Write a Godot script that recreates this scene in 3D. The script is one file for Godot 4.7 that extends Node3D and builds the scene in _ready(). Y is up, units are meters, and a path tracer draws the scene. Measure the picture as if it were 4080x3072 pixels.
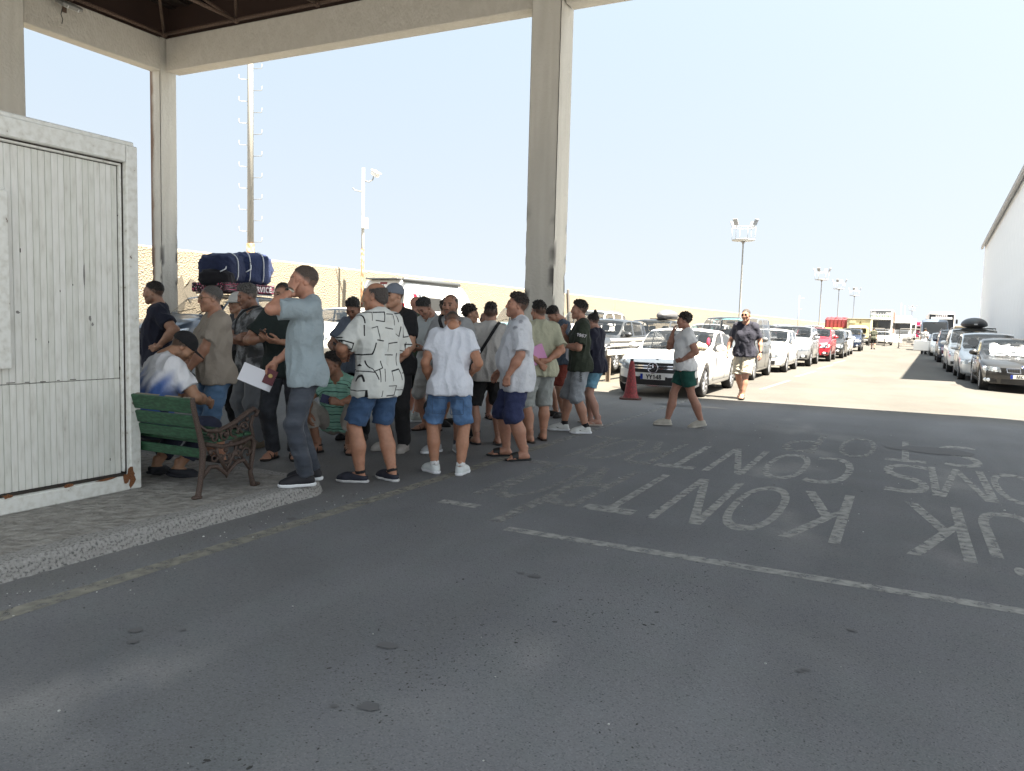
extends Node3D
# A ferry-port customs lane: people queue in the shade of a concrete canopy, cars wait in two sunlit rows beyond it.
# Axes: -z runs along the lanes, +x is across them to the right; the ground is near y = 0.

const SUN_DIR := Vector3(.42, 1.0, .13)
var cache := {}
var used := {}
var rng := RandomNumberGenerator.new()


# ------------------------------------------------------------------ small helpers
func numbered(called: String) -> String:
	if not used.has(called):
		used[called] = 0
		return called
	used[called] += 1
	return "%s_%03d" % [called, used[called]]

func thing(called: String, label: String, category: String, at := Vector3.ZERO, turn := 0.0, group := "") -> Node3D:
	var o := Node3D.new()
	o.name = numbered(called)
	add_child(o)
	o.position = at
	o.rotation.y = turn
	tag(o, label, category, group)
	return o

func tag(o: Node, label: String, category: String, group := "") -> void:
	o.set_meta("label", label)
	o.set_meta("category", category)
	if group:
		o.set_meta("group", group)

func mi(called: String, mesh: Mesh, m: Material, parent: Node = null) -> MeshInstance3D:
	var o := MeshInstance3D.new()
	o.mesh = mesh
	if m:
		o.material_override = m
	if parent == null:
		o.name = numbered(called)
		add_child(o)
	else:
		o.name = called
		parent.add_child(o, true)
	return o

func node(called: String, parent: Node, at := Vector3.ZERO) -> Node3D:
	var o := Node3D.new()
	o.name = called
	o.position = at
	parent.add_child(o, true)
	return o

func part(called: String, b: MB, m: Material, parent: Node = null) -> MeshInstance3D:
	return mi(called, b.done(), m, parent)

func struct(called: String, b: MB, m: Material) -> MeshInstance3D:
	var o := part(called, b, m)
	o.set_meta("kind", "structure")
	return o

func lin(r: float, g: float, b: float) -> Color:      # a real-world base colour, linear
	return Color(r, g, b).linear_to_srgb()

func paint(key: String, c: Color, rough := .8, metal := 0.0) -> StandardMaterial3D:
	if not cache.has(key):
		var m := StandardMaterial3D.new()
		m.albedo_color = c
		m.roughness = rough
		m.metallic = metal
		m.resource_name = key
		cache[key] = m
	return cache[key]

func car_paint(key: String, c: Color, metal := 0.0) -> StandardMaterial3D:
	var m := paint(key, c, .35, metal)
	m.clearcoat_enabled = true
	m.clearcoat = .8
	m.clearcoat_roughness = .06
	return m

func noise_tex(key: String, freq: float, ramp: Array, size := 256, octaves := 4, normal := 0.0, kind := FastNoiseLite.TYPE_SIMPLEX_SMOOTH) -> NoiseTexture2D:
	if cache.has(key):
		return cache[key]
	var n := FastNoiseLite.new()
	n.noise_type = kind
	n.seed = hash(key) % 1000
	n.frequency = freq
	n.fractal_octaves = octaves
	var t := NoiseTexture2D.new()
	t.width = size
	t.height = size
	t.seamless = true
	t.noise = n
	if normal > 0:
		t.as_normal_map = true
		t.bump_strength = normal
	elif ramp.size():
		var g := Gradient.new()
		var off := PackedFloat32Array()
		var col := PackedColorArray()
		for k in ramp:
			off.append(k[0])
			col.append(k[1])
		g.offsets = off
		g.colors = col
		t.color_ramp = g
	cache[key] = t
	return t

func grey(v: float) -> Color:
	return Color(v, v, v)

func triplanar(m: StandardMaterial3D, scale: Vector3, world := true) -> StandardMaterial3D:
	m.uv1_triplanar = true
	m.uv1_world_triplanar = world
	m.uv1_scale = scale
	m.uv1_triplanar_sharpness = 6.0
	return m


class MB:   # collects shapes and becomes one mesh
	var st := SurfaceTool.new()
	func _init(smooth := false) -> void:
		st.begin(Mesh.PRIMITIVE_TRIANGLES)
		st.set_smooth_group(0 if smooth else -1)
	func smooth(on: bool) -> void:
		st.set_smooth_group(0 if on else -1)
	func done() -> ArrayMesh:
		st.generate_normals()
		return st.commit()
	func v(p: Vector3, uv := Vector2.ZERO) -> void:
		st.set_uv(uv)
		st.add_vertex(p)
	func tri(a: Vector3, b: Vector3, c: Vector3, out := Vector3.ZERO) -> void:   # out: the way the face looks; else a,b,c clockwise
		if out != Vector3.ZERO and (b - a).cross(c - a).dot(out) > 0:
			v(a); v(c); v(b)
		else:
			v(a); v(b); v(c)
	func quad(a: Vector3, b: Vector3, c: Vector3, d: Vector3, out := Vector3.ZERO) -> void:
		if out != Vector3.ZERO and (c - a).cross(d - b).dot(out) > 0:
			v(a, Vector2(0, 0)); v(d, Vector2(0, 1)); v(c, Vector2(1, 1)); v(a, Vector2(0, 0)); v(c, Vector2(1, 1)); v(b, Vector2(1, 0))
		else:
			v(a, Vector2(0, 0)); v(b, Vector2(1, 0)); v(c, Vector2(1, 1)); v(a, Vector2(0, 0)); v(c, Vector2(1, 1)); v(d, Vector2(0, 1))
	func box(at: Vector3, size: Vector3, bev := 0.0, b := Basis.IDENTITY) -> void:
		var h := size / 2
		bev = minf(bev, minf(h.x, minf(h.y, h.z)) * .9)
		if bev <= 0:
			for ax in 3:
				for s in [-1.0, 1.0]:
					var n := Vector3.ZERO
					n[ax] = s
					var u := Vector3.ZERO
					u[(ax + 1) % 3] = 1
					var w := Vector3.ZERO
					w[(ax + 2) % 3] = 1
					var c := n * h
					quad(at + b * (c - u * h - w * h), at + b * (c + u * h - w * h), at + b * (c + u * h + w * h), at + b * (c - u * h + w * h), b * n)
			return
		var i := h - Vector3.ONE * bev
		for ax in 3:
			var u := Vector3.ZERO
			u[(ax + 1) % 3] = 1
			var w := Vector3.ZERO
			w[(ax + 2) % 3] = 1
			for s in [-1.0, 1.0]:
				var n := Vector3.ZERO
				n[ax] = s
				var c := n * h
				quad(at + b * (c - u * i - w * i), at + b * (c + u * i - w * i), at + b * (c + u * i + w * i), at + b * (c - u * i + w * i), b * n)
			var l := Vector3.ZERO
			l[ax] = 1
			for s in [-1.0, 1.0]:
				for t in [-1.0, 1.0]:
					var p: Vector3 = u * s * h + w * t * i
					var q: Vector3 = u * s * i + w * t * h
					quad(at + b * (p - l * i), at + b * (p + l * i), at + b * (q + l * i), at + b * (q - l * i), b * (u * s + w * t))
		for sx in [-1.0, 1.0]:
			for sy in [-1.0, 1.0]:
				for sz in [-1.0, 1.0]:
					var s := Vector3(sx, sy, sz)
					tri(at + b * (s * Vector3(h.x, i.y, i.z)), at + b * (s * Vector3(i.x, h.y, i.z)), at + b * (s * Vector3(i.x, i.y, h.z)), b * s)
	func tube(pts: Array, radii: Variant, sides := 8, caps := true, flat := 1.0, up := Vector3.ZERO) -> void:   # swept along pts
		var rings := []
		var prev := Vector3.ZERO
		for k in pts.size():
			var p: Vector3 = pts[k]
			var d: Vector3 = (pts[mini(k + 1, pts.size() - 1)] - pts[maxi(k - 1, 0)]).normalized()
			var r: float = radii[k] if radii is Array else radii
			var x: Vector3
			if up != Vector3.ZERO:
				x = d.cross(up).normalized()
			elif prev == Vector3.ZERO:
				x = d.cross(Vector3.UP if absf(d.y) < .9 else Vector3.RIGHT).normalized()
			else:
				x = (prev - d * d.dot(prev)).normalized()
			prev = x
			var y := d.cross(x)
			var ring := []
			for j in sides:
				var a := TAU * j / sides
				ring.append(p + x * cos(a) * r + y * sin(a) * r * flat)
			rings.append(ring)
		for k in rings.size() - 1:
			for j in sides:
				var a: Vector3 = rings[k][j]
				var b2: Vector3 = rings[k][(j + 1) % sides]
				var c: Vector3 = rings[k + 1][(j + 1) % sides]
				var e: Vector3 = rings[k + 1][j]
				quad(a, b2, c, e, (a + b2 + c + e) / 4 - (pts[k] + pts[k + 1]) / 2)
		if caps:
			for e in [0, rings.size() - 1]:
				var out: Vector3 = (pts[0] - pts[1]) if e == 0 else (pts[-1] - pts[-2])
				for j in range(1, sides - 1):
					tri(rings[e][0], rings[e][j], rings[e][j + 1], out)
	func lathe(prof: Array, sides := 24, b := Basis.IDENTITY, at := Vector3.ZERO) -> void:   # prof: Vector2(radius, height) round the y axis of b
		for k in prof.size() - 1:
			for j in sides:
				var a0 := TAU * j / sides
				var a1 := TAU * (j + 1) / sides
				var p: Vector2 = prof[k]
				var q: Vector2 = prof[k + 1]
				var n2 := Vector2(q.y - p.y, p.x - q.x)
				var am := (a0 + a1) / 2
				quad(at + b * Vector3(p.x * cos(a0), p.y, p.x * sin(a0)), at + b * Vector3(p.x * cos(a1), p.y, p.x * sin(a1)), at + b * Vector3(q.x * cos(a1), q.y, q.x * sin(a1)), at + b * Vector3(q.x * cos(a0), q.y, q.x * sin(a0)), b * Vector3(n2.x * cos(am), n2.y, n2.x * sin(am)))
	func prism(poly: PackedVector2Array, depth: float, b := Basis.IDENTITY, at := Vector3.ZERO) -> void:   # polygon in x,y of b, from z = 0 to depth
		var tr := Geometry2D.triangulate_polygon(poly)
		for k in range(0, tr.size(), 3):
			var p := [poly[tr[k]], poly[tr[k + 1]], poly[tr[k + 2]]]
			for z in [0.0, depth]:
				tri(at + b * Vector3(p[0].x, p[0].y, z), at + b * Vector3(p[1].x, p[1].y, z), at + b * Vector3(p[2].x, p[2].y, z), b * Vector3(0, 0, 1 if (z > 0) == (depth > 0) else -1))
		var flip := 1.0 if Geometry2D.is_polygon_clockwise(poly) else -1.0
		for k in poly.size():
			var p := poly[k]
			var q := poly[(k + 1) % poly.size()]
			var n := Vector2(-(q - p).y, (q - p).x) * flip
			quad(at + b * Vector3(p.x, p.y, 0), at + b * Vector3(q.x, q.y, 0), at + b * Vector3(q.x, q.y, depth), at + b * Vector3(p.x, p.y, depth), b * Vector3(n.x, n.y, 0))
	func ball(at: Vector3, r: Vector3, nu := 12, nv := 8, b := Basis.IDENTITY, lo := -PI / 2, hi := PI / 2) -> void:
		for i in nv:
			for j in nu:
				var q := []
				for c in [[i, j], [i, j + 1], [i + 1, j + 1], [i + 1, j]]:
					var t := lerpf(lo, hi, float(c[0]) / nv)
					var a: float = TAU * c[1] / nu
					q.append(b * (Vector3(cos(t) * cos(a), sin(t), cos(t) * sin(a)) * r))
				quad(at + q[0], at + q[1], at + q[2], at + q[3], q[0] + q[1] + q[2] + q[3])
	func grid(nu: int, nv: int, f: Callable, out := Vector3.ZERO, centre: Variant = null) -> void:   # f(u, v) in 0..1
		for i in nu:
			for j in nv:
				var a: Vector3 = f.call(float(i) / nu, float(j) / nv)
				var b2: Vector3 = f.call(float(i + 1) / nu, float(j) / nv)
				var c: Vector3 = f.call(float(i + 1) / nu, float(j + 1) / nv)
				var d: Vector3 = f.call(float(i) / nu, float(j + 1) / nv)
				quad(a, b2, c, d, out if centre == null else (a + c) / 2 - centre)


# ------------------------------------------------------------------ the scene, in order
func ground_y(x: float) -> float:
	return smoothstep(-7.4, -9.8, x) * .3 - smoothstep(1.2, 3.5, x) * .06

func _ready() -> void:
	rng.seed = 11
	var cam := Camera3D.new()
	cam.name = "camera"
	cam.fov = 52.5
	cam.near = .05
	cam.far = 4000
	cam.basis = Basis(Vector3.UP, deg_to_rad(26.6)) * Basis(Vector3.RIGHT, deg_to_rad(-4.67)) * Basis(Vector3.BACK, deg_to_rad(1.49))
	cam.position = Vector3(0, 1.47, 0)
	add_child(cam)
	var we := WorldEnvironment.new()
	we.name = "world_environment"
	var env := Environment.new()
	env.background_mode = Environment.BG_SKY
	env.sky = Sky.new()
	env.sky.sky_material = make_sky()
	env.ambient_light_source = Environment.AMBIENT_SOURCE_SKY
	env.tonemap_mode = Environment.TONE_MAPPER_LINEAR
	env.tonemap_exposure = 6.8
	env.sdfgi_enabled = true
	env.ssao_enabled = true
	env.ssil_enabled = true
	we.environment = env
	add_child(we)
	var sun := DirectionalLight3D.new()
	sun.name = "sun"
	sun.light_color = Color(1.0, .955, .88)
	sun.light_energy = 1.6
	sun.light_angular_distance = .5
	sun.shadow_enabled = true
	sun.basis = Basis.looking_at(-SUN_DIR.normalized(), Vector3.FORWARD)
	add_child(sun)
	var t0 := Time.get_ticks_msec()
	build_setting()
	build_vehicles()
	build_objects()
	print("setting and vehicles ", Time.get_ticks_msec() - t0)
	build_people()
	print("all ", Time.get_ticks_msec() - t0)

func make_sky() -> PanoramaSkyMaterial:
	# a hazy summer sky: pale at the horizon, light blue above, whiter towards the sun (high, off to the right)
	var im := Image.create(512, 256, false, Image.FORMAT_RGBAF)
	var s := SUN_DIR.normalized()
	for j in 256:
		var el := PI / 2 - PI * (j + .5) / 256
		for i in 512:
			var az := TAU * (i + .5) / 512
			var d := Vector3(sin(az) * cos(el), sin(el), -cos(az) * cos(el))
			var up := maxf(d.y, 0)
			var low := Color(.125, .135, .148)
			var c := low.lerp(Color(.064, .094, .121), 1.0 - pow(1.0 - up, 2.2))
			if d.y < 0:
				c = low.lerp(Color(.13, .12, .10), smoothstep(0, -.06, d.y))
			var a := acos(clampf(d.dot(s), -1, 1))
			var halo := .8 * exp(-a / .22) + .21 * exp(-a * a / 1.0)
			c += Color(1, .97, .92) * halo * (1.0 if d.y > 0 else 0.0)
			im.set_pixel(i, j, Color(c.r, c.g, c.b, 1))
	var m := PanoramaSkyMaterial.new()
	m.panorama = ImageTexture.create_from_image(im)
	return m


# ------------------------------------------------------------------ people: distance fields meshed with surface nets
class Field:
	var A := PackedVector3Array()
	var B := PackedVector3Array()
	var R := PackedFloat32Array()
	var S := PackedFloat32Array()
	var K := PackedFloat32Array()
	var T := PackedInt32Array()      # 0 tapered capsule, 1 ellipsoid (B: radii); +10 takes away
	var CN := PackedVector3Array()   # each shape's own cutting plane
	var CD := PackedFloat32Array()
	var planes: Array[Plane] = []    # cut all
	var noise: FastNoiseLite = null
	var amp := 0.0
	var squash := Vector3.ONE
	var ridge := false      # folds of cloth: soft ridges along the zero lines of the noise
	func add(t: int, a: Vector3, b: Vector3, ra: float, rb: float, k: float, cn: Vector3, cp: Vector3) -> void:
		T.append(t); A.append(a); B.append(b); R.append(ra); S.append(rb); K.append(k)
		CN.append(cn); CD.append(cn.dot(cp))
	func cap(a: Vector3, b: Vector3, ra: float, rb: float, k := .03, cn := Vector3.ZERO, cp := Vector3.ZERO) -> void:
		add(0, a, b, ra, rb, k, cn, cp)
	func ell(c: Vector3, r: Vector3, k := .02) -> void:
		add(1, c, r, 0, 0, k, Vector3.ZERO, Vector3.ZERO)
	func cut_cap(a: Vector3, b: Vector3, ra: float, rb: float, k := .01) -> void:
		add(10, a, b, ra, rb, k, Vector3.ZERO, Vector3.ZERO)
	func cut_ell(c: Vector3, r: Vector3, k := .01) -> void:
		add(11, c, r, 0, 0, k, Vector3.ZERO, Vector3.ZERO)
	func one(i: int, p: Vector3) -> float:
		var a := A[i]
		var e: float
		if T[i] % 10 == 0:
			var ba := B[i] - a
			var pa := p - a
			var h := clampf(pa.dot(ba) / (ba.length_squared() + 1e-9), 0.0, 1.0)
			e = (pa - ba * h).length() - lerpf(R[i], S[i], h)
		else:
			var q := (p - a) / B[i]
			var k0 := q.length()
			e = k0 * (k0 - 1.0) / maxf((q / B[i]).length(), 1e-6)
		if CN[i] != Vector3.ZERO:
			e = maxf(e, p.dot(CN[i]) - CD[i])
		return e
	func dist(p: Vector3, idx: PackedInt32Array) -> float:
		var d := 2.0
		for i in idx:
			var e := one(i, p)
			var k := K[i]
			if T[i] < 10:
				var h := maxf(k - absf(d - e), 0.0) / k
				d = minf(d, e) - h * h * k * .25
			else:
				var h := maxf(k - absf(d + e), 0.0) / k
				d = maxf(d, -e) + h * h * k * .25
		for pl in planes:
			d = maxf(d, pl.distance_to(p))
		return d
	func mesh(cell: float) -> Array:   # [vertices, normals, indices]
		var n := A.size()
		var lo := Vector3.ONE * 1e3
		var hi := -lo
		var all := PackedInt32Array()
		for i in n:
			all.append(i)
			if T[i] == 0:
				var r := Vector3.ONE * maxf(R[i], S[i])
				lo = lo.min(A[i] - r).min(B[i] - r)
				hi = hi.max(A[i] + r).max(B[i] + r)
			elif T[i] == 1:
				lo = lo.min(A[i] - B[i])
				hi = hi.max(A[i] + B[i])
		lo -= Vector3.ONE * (cell * 3 + amp)
		hi += Vector3.ONE * (cell * 3 + amp)
		var bx := int(ceil((hi.x - lo.x) / (cell * 4)))
		var by := int(ceil((hi.y - lo.y) / (cell * 4)))
		var bz := int(ceil((hi.z - lo.z) / (cell * 4)))
		var nx := bx * 4 + 1
		var ny := by * 4 + 1
		var nz := bz * 4 + 1
		var V := PackedFloat32Array()
		V.resize(nx * ny * nz)
		V.fill(9.0)
		var rad := cell * 5.0 + amp
		var es := PackedFloat32Array()
		es.resize(n)
		var blocks := PackedInt32Array()
		for kz in bz:
			for ky in by:
				for kx in bx:
					var c := lo + Vector3(kx * 4 + 1.5, ky * 4 + 1.5, kz * 4 + 1.5) * cell
					var dm := 9.0
					for i in n:
						var e := one(i, c)
						es[i] = e
						if T[i] < 10 and e < dm:
							dm = e
					if dm > rad + .025 or dm < -rad - .12:
						continue
					var near := PackedInt32Array()
					for i in n:
						if T[i] < 10:
							if es[i] < dm + 2 * rad + K[i]:
								near.append(i)
						elif es[i] < rad + K[i]:
							near.append(i)
					if absf(dist(c, near)) > rad + .01:
						continue
					blocks.append(kx); blocks.append(ky); blocks.append(kz)
					for z in 4:
						for y in 4:
							var base := kx * 4 + nx * (ky * 4 + y + ny * (kz * 4 + z))
							for x in 4:
								var p := lo + Vector3(kx * 4 + x, ky * 4 + y, kz * 4 + z) * cell
								var d := dist(p, near)
								if amp > 0.0 and absf(d) < .06:
									d += amp * (1.8 * absf(noise.get_noise_3dv(p * squash)) - 1.0) if ridge else amp * noise.get_noise_3dv(p * squash)
								V[base + x] = d
		var at := PackedInt32Array()
		at.resize(nx * ny * nz)
		at.fill(-1)
		var verts := PackedVector3Array()
		var norms := PackedVector3Array()
		var cells := PackedInt32Array()
		var sy := nx
		var sz := nx * ny
		var edges := [0, 1, 2, 3, 4, 5, 6, 7, 0, 2, 1, 3, 4, 6, 5, 7, 0, 4, 1, 5, 2, 6, 3, 7]
		var E := PackedInt32Array(edges)
		var g := PackedFloat32Array()
		g.resize(8)
		for b in range(0, blocks.size(), 3):
			for z in 4:
				for y in 4:
					for x in 4:
						var i := blocks[b] * 4 + x + nx * (blocks[b + 1] * 4 + y) + sz * (blocks[b + 2] * 4 + z)
						g[0] = V[i]; g[1] = V[i + 1]; g[2] = V[i + sy]; g[3] = V[i + sy + 1]
						g[4] = V[i + sz]; g[5] = V[i + sz + 1]; g[6] = V[i + sz + sy]; g[7] = V[i + sz + sy + 1]
						var neg := 0
						var bad := false
						for k in 8:
							if g[k] > 8.5:
								bad = true
								break
							if g[k] < 0.0:
								neg += 1
						if bad or neg == 0 or neg == 8:
							continue
						var sum := Vector3.ZERO
						var cnt := 0
						for k in range(0, 24, 2):
							var u := E[k]
							var w := E[k + 1]
							var gu := g[u]
							var gw := g[w]
							if (gu < 0.0) != (gw < 0.0):
								var t := gu / (gu - gw)
								var pu := Vector3(u & 1, (u >> 1) & 1, u >> 2)
								var pw := Vector3(w & 1, (w >> 1) & 1, w >> 2)
								sum += pu + (pw - pu) * t
								cnt += 1
						at[i] = verts.size()
						cells.append(i)
						var ix := blocks[b] * 4 + x
						var iy := blocks[b + 1] * 4 + y
						var iz := blocks[b + 2] * 4 + z
						verts.append(lo + (Vector3(ix, iy, iz) + sum / cnt) * cell)
						norms.append(Vector3(g[1] + g[3] + g[5] + g[7] - g[0] - g[2] - g[4] - g[6], g[2] + g[3] + g[6] + g[7] - g[0] - g[1] - g[4] - g[5], g[4] + g[5] + g[6] + g[7] - g[0] - g[1] - g[2] - g[3]).normalized())
		var ind := PackedInt32Array()
		var st := PackedInt32Array([1, sy, sz])
		for i in cells:
			for ax in 3:
				var s0 := st[ax]
				var s1 := st[(ax + 1) % 3]
				var s2 := st[(ax + 2) % 3]
				var a := V[i]
				var e := V[i + s0]
				if (a < 0.0) == (e < 0.0):
					continue
				var q0 := at[i]
				var q1 := at[i - s1]
				var q2 := at[i - s1 - s2]
				var q3 := at[i - s2]
				if q1 < 0 or q2 < 0 or q3 < 0:
					continue
				if a < 0.0:
					ind.append_array(PackedInt32Array([q0, q2, q1, q0, q3, q2]))
				else:
					ind.append_array(PackedInt32Array([q0, q1, q2, q0, q2, q3]))
		return [verts, norms, ind]


static func join(into: Array, m: Array, t := Transform3D.IDENTITY, colors := PackedColorArray()) -> void:
	var o: int = into[0].size()
	var vs: PackedVector3Array = m[0]
	var ns: PackedVector3Array = m[1]
	var ii: PackedInt32Array = m[2]
	var nb := t.basis.inverse().transposed()
	for k in vs.size():
		into[0].append(t * vs[k])
		into[1].append((nb * ns[k]).normalized())
	var flip := t.basis.determinant() < 0
	for k in range(0, ii.size(), 3):
		into[2].append(ii[k] + o)
		into[2].append(ii[k + (2 if flip else 1)] + o)
		into[2].append(ii[k + (1 if flip else 2)] + o)
	into[3].append_array(colors)

static func blank() -> Array:
	return [PackedVector3Array(), PackedVector3Array(), PackedInt32Array(), PackedColorArray(), PackedVector2Array()]

static func surface(a: Array) -> ArrayMesh:
	var arr := []
	arr.resize(Mesh.ARRAY_MAX)
	arr[Mesh.ARRAY_VERTEX] = a[0]
	arr[Mesh.ARRAY_NORMAL] = a[1]
	arr[Mesh.ARRAY_INDEX] = a[2]
	if a[3].size():
		arr[Mesh.ARRAY_COLOR] = a[3]
	if a[4].size():
		arr[Mesh.ARRAY_TEX_UV] = a[4]
	var m := ArrayMesh.new()
	m.add_surface_from_arrays(Mesh.PRIMITIVE_TRIANGLES, arr)
	return m

static func head_field(kind: int) -> Field:   # centre between the ears, z forward; kind 0 lean man, 1 heavy man, 2 woman
	var f := Field.new()
	var w := [0.0, .006, -.004][kind] as float
	f.ell(Vector3(0, .03, -.012), Vector3(.074, .087, .096), .02)
	f.ell(Vector3(0, -.03, .03), Vector3(.060 + w, .082, .064), .03)
	for s in [-1.0, 1.0]:
		f.cap(Vector3(.047 * s + w * s, -.058, .008), Vector3(.012 * s, -.098, .068), .024 + w, .019, .025)
		f.ell(Vector3(.041 * s, -.018, .060), Vector3(.026 + w, .026, .026), .02)
		f.ell(Vector3(.077 * s, -.002, -.012), Vector3(.010, .031, .019), .008)
		f.cap(Vector3(.074 * s, -.02, .0), Vector3(.072 * s, .0, .004), .008, .008, .01)
	f.ell(Vector3(0, -.096, .070), Vector3(.022, .019, .019), .02)
	f.cap(Vector3(-.036, .029, .079), Vector3(.036, .029, .079), .012, .012, .02)
	for s in [-1.0, 1.0]:
		f.cut_ell(Vector3(.031 * s, .006, .105), Vector3(.020, .014, .022), .014)
		f.ell(Vector3(.031 * s, .006, .078), Vector3(.013, .011, .012), .006)
	f.cap(Vector3(0, .020, .088), Vector3(0, -.027, .1045), .0085, .0120, .016)
	for s in [-1.0, 1.0]:
		f.ell(Vector3(.012 * s, -.032, .0955), Vector3(.0095, .008, .011), .008)
	f.cut_ell(Vector3(0, -.0625, .108), Vector3(.026, .0035, .012), .006)
	f.cap(Vector3(-.018, -.056, .0885), Vector3(.018, -.056, .0885), .0075, .0075, .01)
	f.cap(Vector3(-.016, -.070, .086), Vector3(.016, -.070, .086), .0085, .0085, .01)
	f.cap(Vector3(0, -.07, -.02), Vector3(0, -.165, -.045), .055 + w, .058 + w, .03)
	return f

static func hand_field(kind: int) -> Field:   # right hand: wrist at the origin, fingers along -y, palm towards +x, thumb towards +z; kind 0 relaxed, 1 gripping, 2 flat
	var f := Field.new()
	var curl := [.38, 1.15, .08][kind] as float
	f.cap(Vector3(0, .035, 0), Vector3(0, -.01, 0), .024, .025, .02)
	var fz := [.030, .010, -.010, -.029]
	var ln := [.068, .076, .071, .055]
	for i in 4:
		var z := fz[i] as float
		var k := Vector3(0, -.088 + absf(z - .005) * .35, z * 1.02)
		f.cap(Vector3(0, -.012, z * .6), k, .0145, .0115, .016)
		var p := k
		var a := curl * (.75 + .1 * i)
		var seg := ln[i] as float
		for j in 3:
			var q := p + Vector3(sin(a), -cos(a), z * .10) * seg * ([.44, .32, .26][j] as float)
			f.cap(p, q, .0100 - .0008 * j, .0093 - .0009 * j, .004)
			p = q
			a += curl * ([1.0, .75, 0.0][j] as float) + .05
	var t0 := Vector3(.006, -.022, .020)
	var t1 := Vector3(.020 + .008 * curl, -.050, .048 - .010 * curl)
	var t2 := t1 + Vector3(.010 + .012 * curl, -.030, .012 - .016 * curl)
	var t3 := t2 + Vector3(.004 + .012 * curl, -.024, .003 - .010 * curl)
	f.cap(t0, t1, .018, .0135, .014)
	f.cap(t1, t2, .012, .0105, .004)
	f.cap(t2, t3, .0105, .0088, .004)
	return f

static func ik(a: Vector3, t: Vector3, l1: float, l2: float, pole: Vector3) -> Array:
	var d := t - a
	var L := clampf(d.length(), absf(l1 - l2) + .02, l1 + l2 - .003)
	var u := d.normalized()
	var x := (l1 * l1 - l2 * l2 + L * L) / (2 * L)
	var y := sqrt(maxf(0, l1 * l1 - x * x))
	return [a + u * x + (pole - u * pole.dot(u)).normalized() * y, a + u * L]

static func frame(dir: Vector3, side: Vector3) -> Basis:   # y along -dir... used for hands: -y is the finger direction, x the palm
	var y := -dir.normalized()
	var x := (side - y * side.dot(y)).normalized()
	return Basis(x, y, x.cross(y))

# Works out the joints of a person standing at the origin, looking along +z, 1.75 m tall (x is the person's left).
static func pose(s: Dictionary) -> Dictionary:
	var P := {}
	var lean := deg_to_rad(s.get("lean", 2.0))
	var tw := deg_to_rad(s.get("twist", 0.0))
	var pel: Vector3 = s.get("pel", Vector3(0, .93, 0))
	var pb := Basis(Vector3.RIGHT, lean * float(s.get("hipshare", .4)))
	var cb := Basis(Vector3.UP, tw) * Basis(Vector3.RIGHT, lean)
	P.pel = pel; P.pb = pb; P.cb = cb
	P.waist = pel + pb * Vector3(0, .15, 0)
	P.chest = P.waist + cb * Vector3(0, .19, 0)
	P.neck = P.chest + cb * Vector3(0, .19, -.012)
	P.hb = Basis(Vector3.UP, tw + deg_to_rad(s.get("hy", 0.0))) * Basis(Vector3.RIGHT, deg_to_rad(s.get("hp", 4.0))) * Basis(Vector3.BACK, deg_to_rad(s.get("hr", 0.0)))
	P.head = P.neck + cb * Vector3(0, .075, .012) + P.hb * Vector3(0, .098, .022)
	var wide := .153 + .02 * float(s.get("g", .3))
	if s.get("woman", false):
		wide -= .014
	for k in ["l", "r"]:
		var sx := 1.0 if k == "l" else -1.0
		var sh: Vector3 = P.chest + cb * Vector3(wide * sx, .145, -.012)
		P["sh" + k] = sh
		var arm: Array = s.get("a" + k, [])
		var wr: Vector3 = arm[0] if arm.size() else Vector3(.235 * sx, .86, .05)
		var po: Vector3 = arm[1] if arm.size() > 1 else Vector3(.35 * sx, 0, -1)
		var e := ik(sh, wr, .30, .26, po)
		P["el" + k] = e[0]
		P["wr" + k] = e[1]
		var fa: Vector3 = (e[1] - e[0]).normalized()
		var hd: Vector3 = arm[2] if arm.size() > 2 else fa + Vector3(0, -.1, .05)
		var hn: Vector3 = arm[3] if arm.size() > 3 else Vector3(-sx, 0, -.25)
		P["hk" + k] = int(arm[4]) if arm.size() > 4 else 0
		P["hd" + k] = frame(hd, hn)
		var hip: Vector3 = pel + pb * Vector3(.09 * sx, -.02, 0)
		var leg: Array = s.get("l" + k, [Vector3(.11 * sx, 0, 0), 14.0 * sx])
		var fb := Basis(Vector3.UP, deg_to_rad(leg[1])) * Basis(Vector3.RIGHT, deg_to_rad(leg[2] if leg.size() > 2 else 0.0))
		var an: Vector3 = leg[0] + fb * Vector3(0, .085, -.02)
		var kp: Vector3 = leg[3] if leg.size() > 3 else fb * Vector3(0.0, 0, 1) + Vector3(sx * .12, 0, 0)
		var kn := ik(hip, an, .435, .42, kp)
		P["hip" + k] = hip
		P["kn" + k] = kn[0]
		P["an" + k] = kn[1]
		P["ft" + k] = Transform3D(fb, kn[1] - fb * Vector3(0, .085, -.02))
	return P

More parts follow.
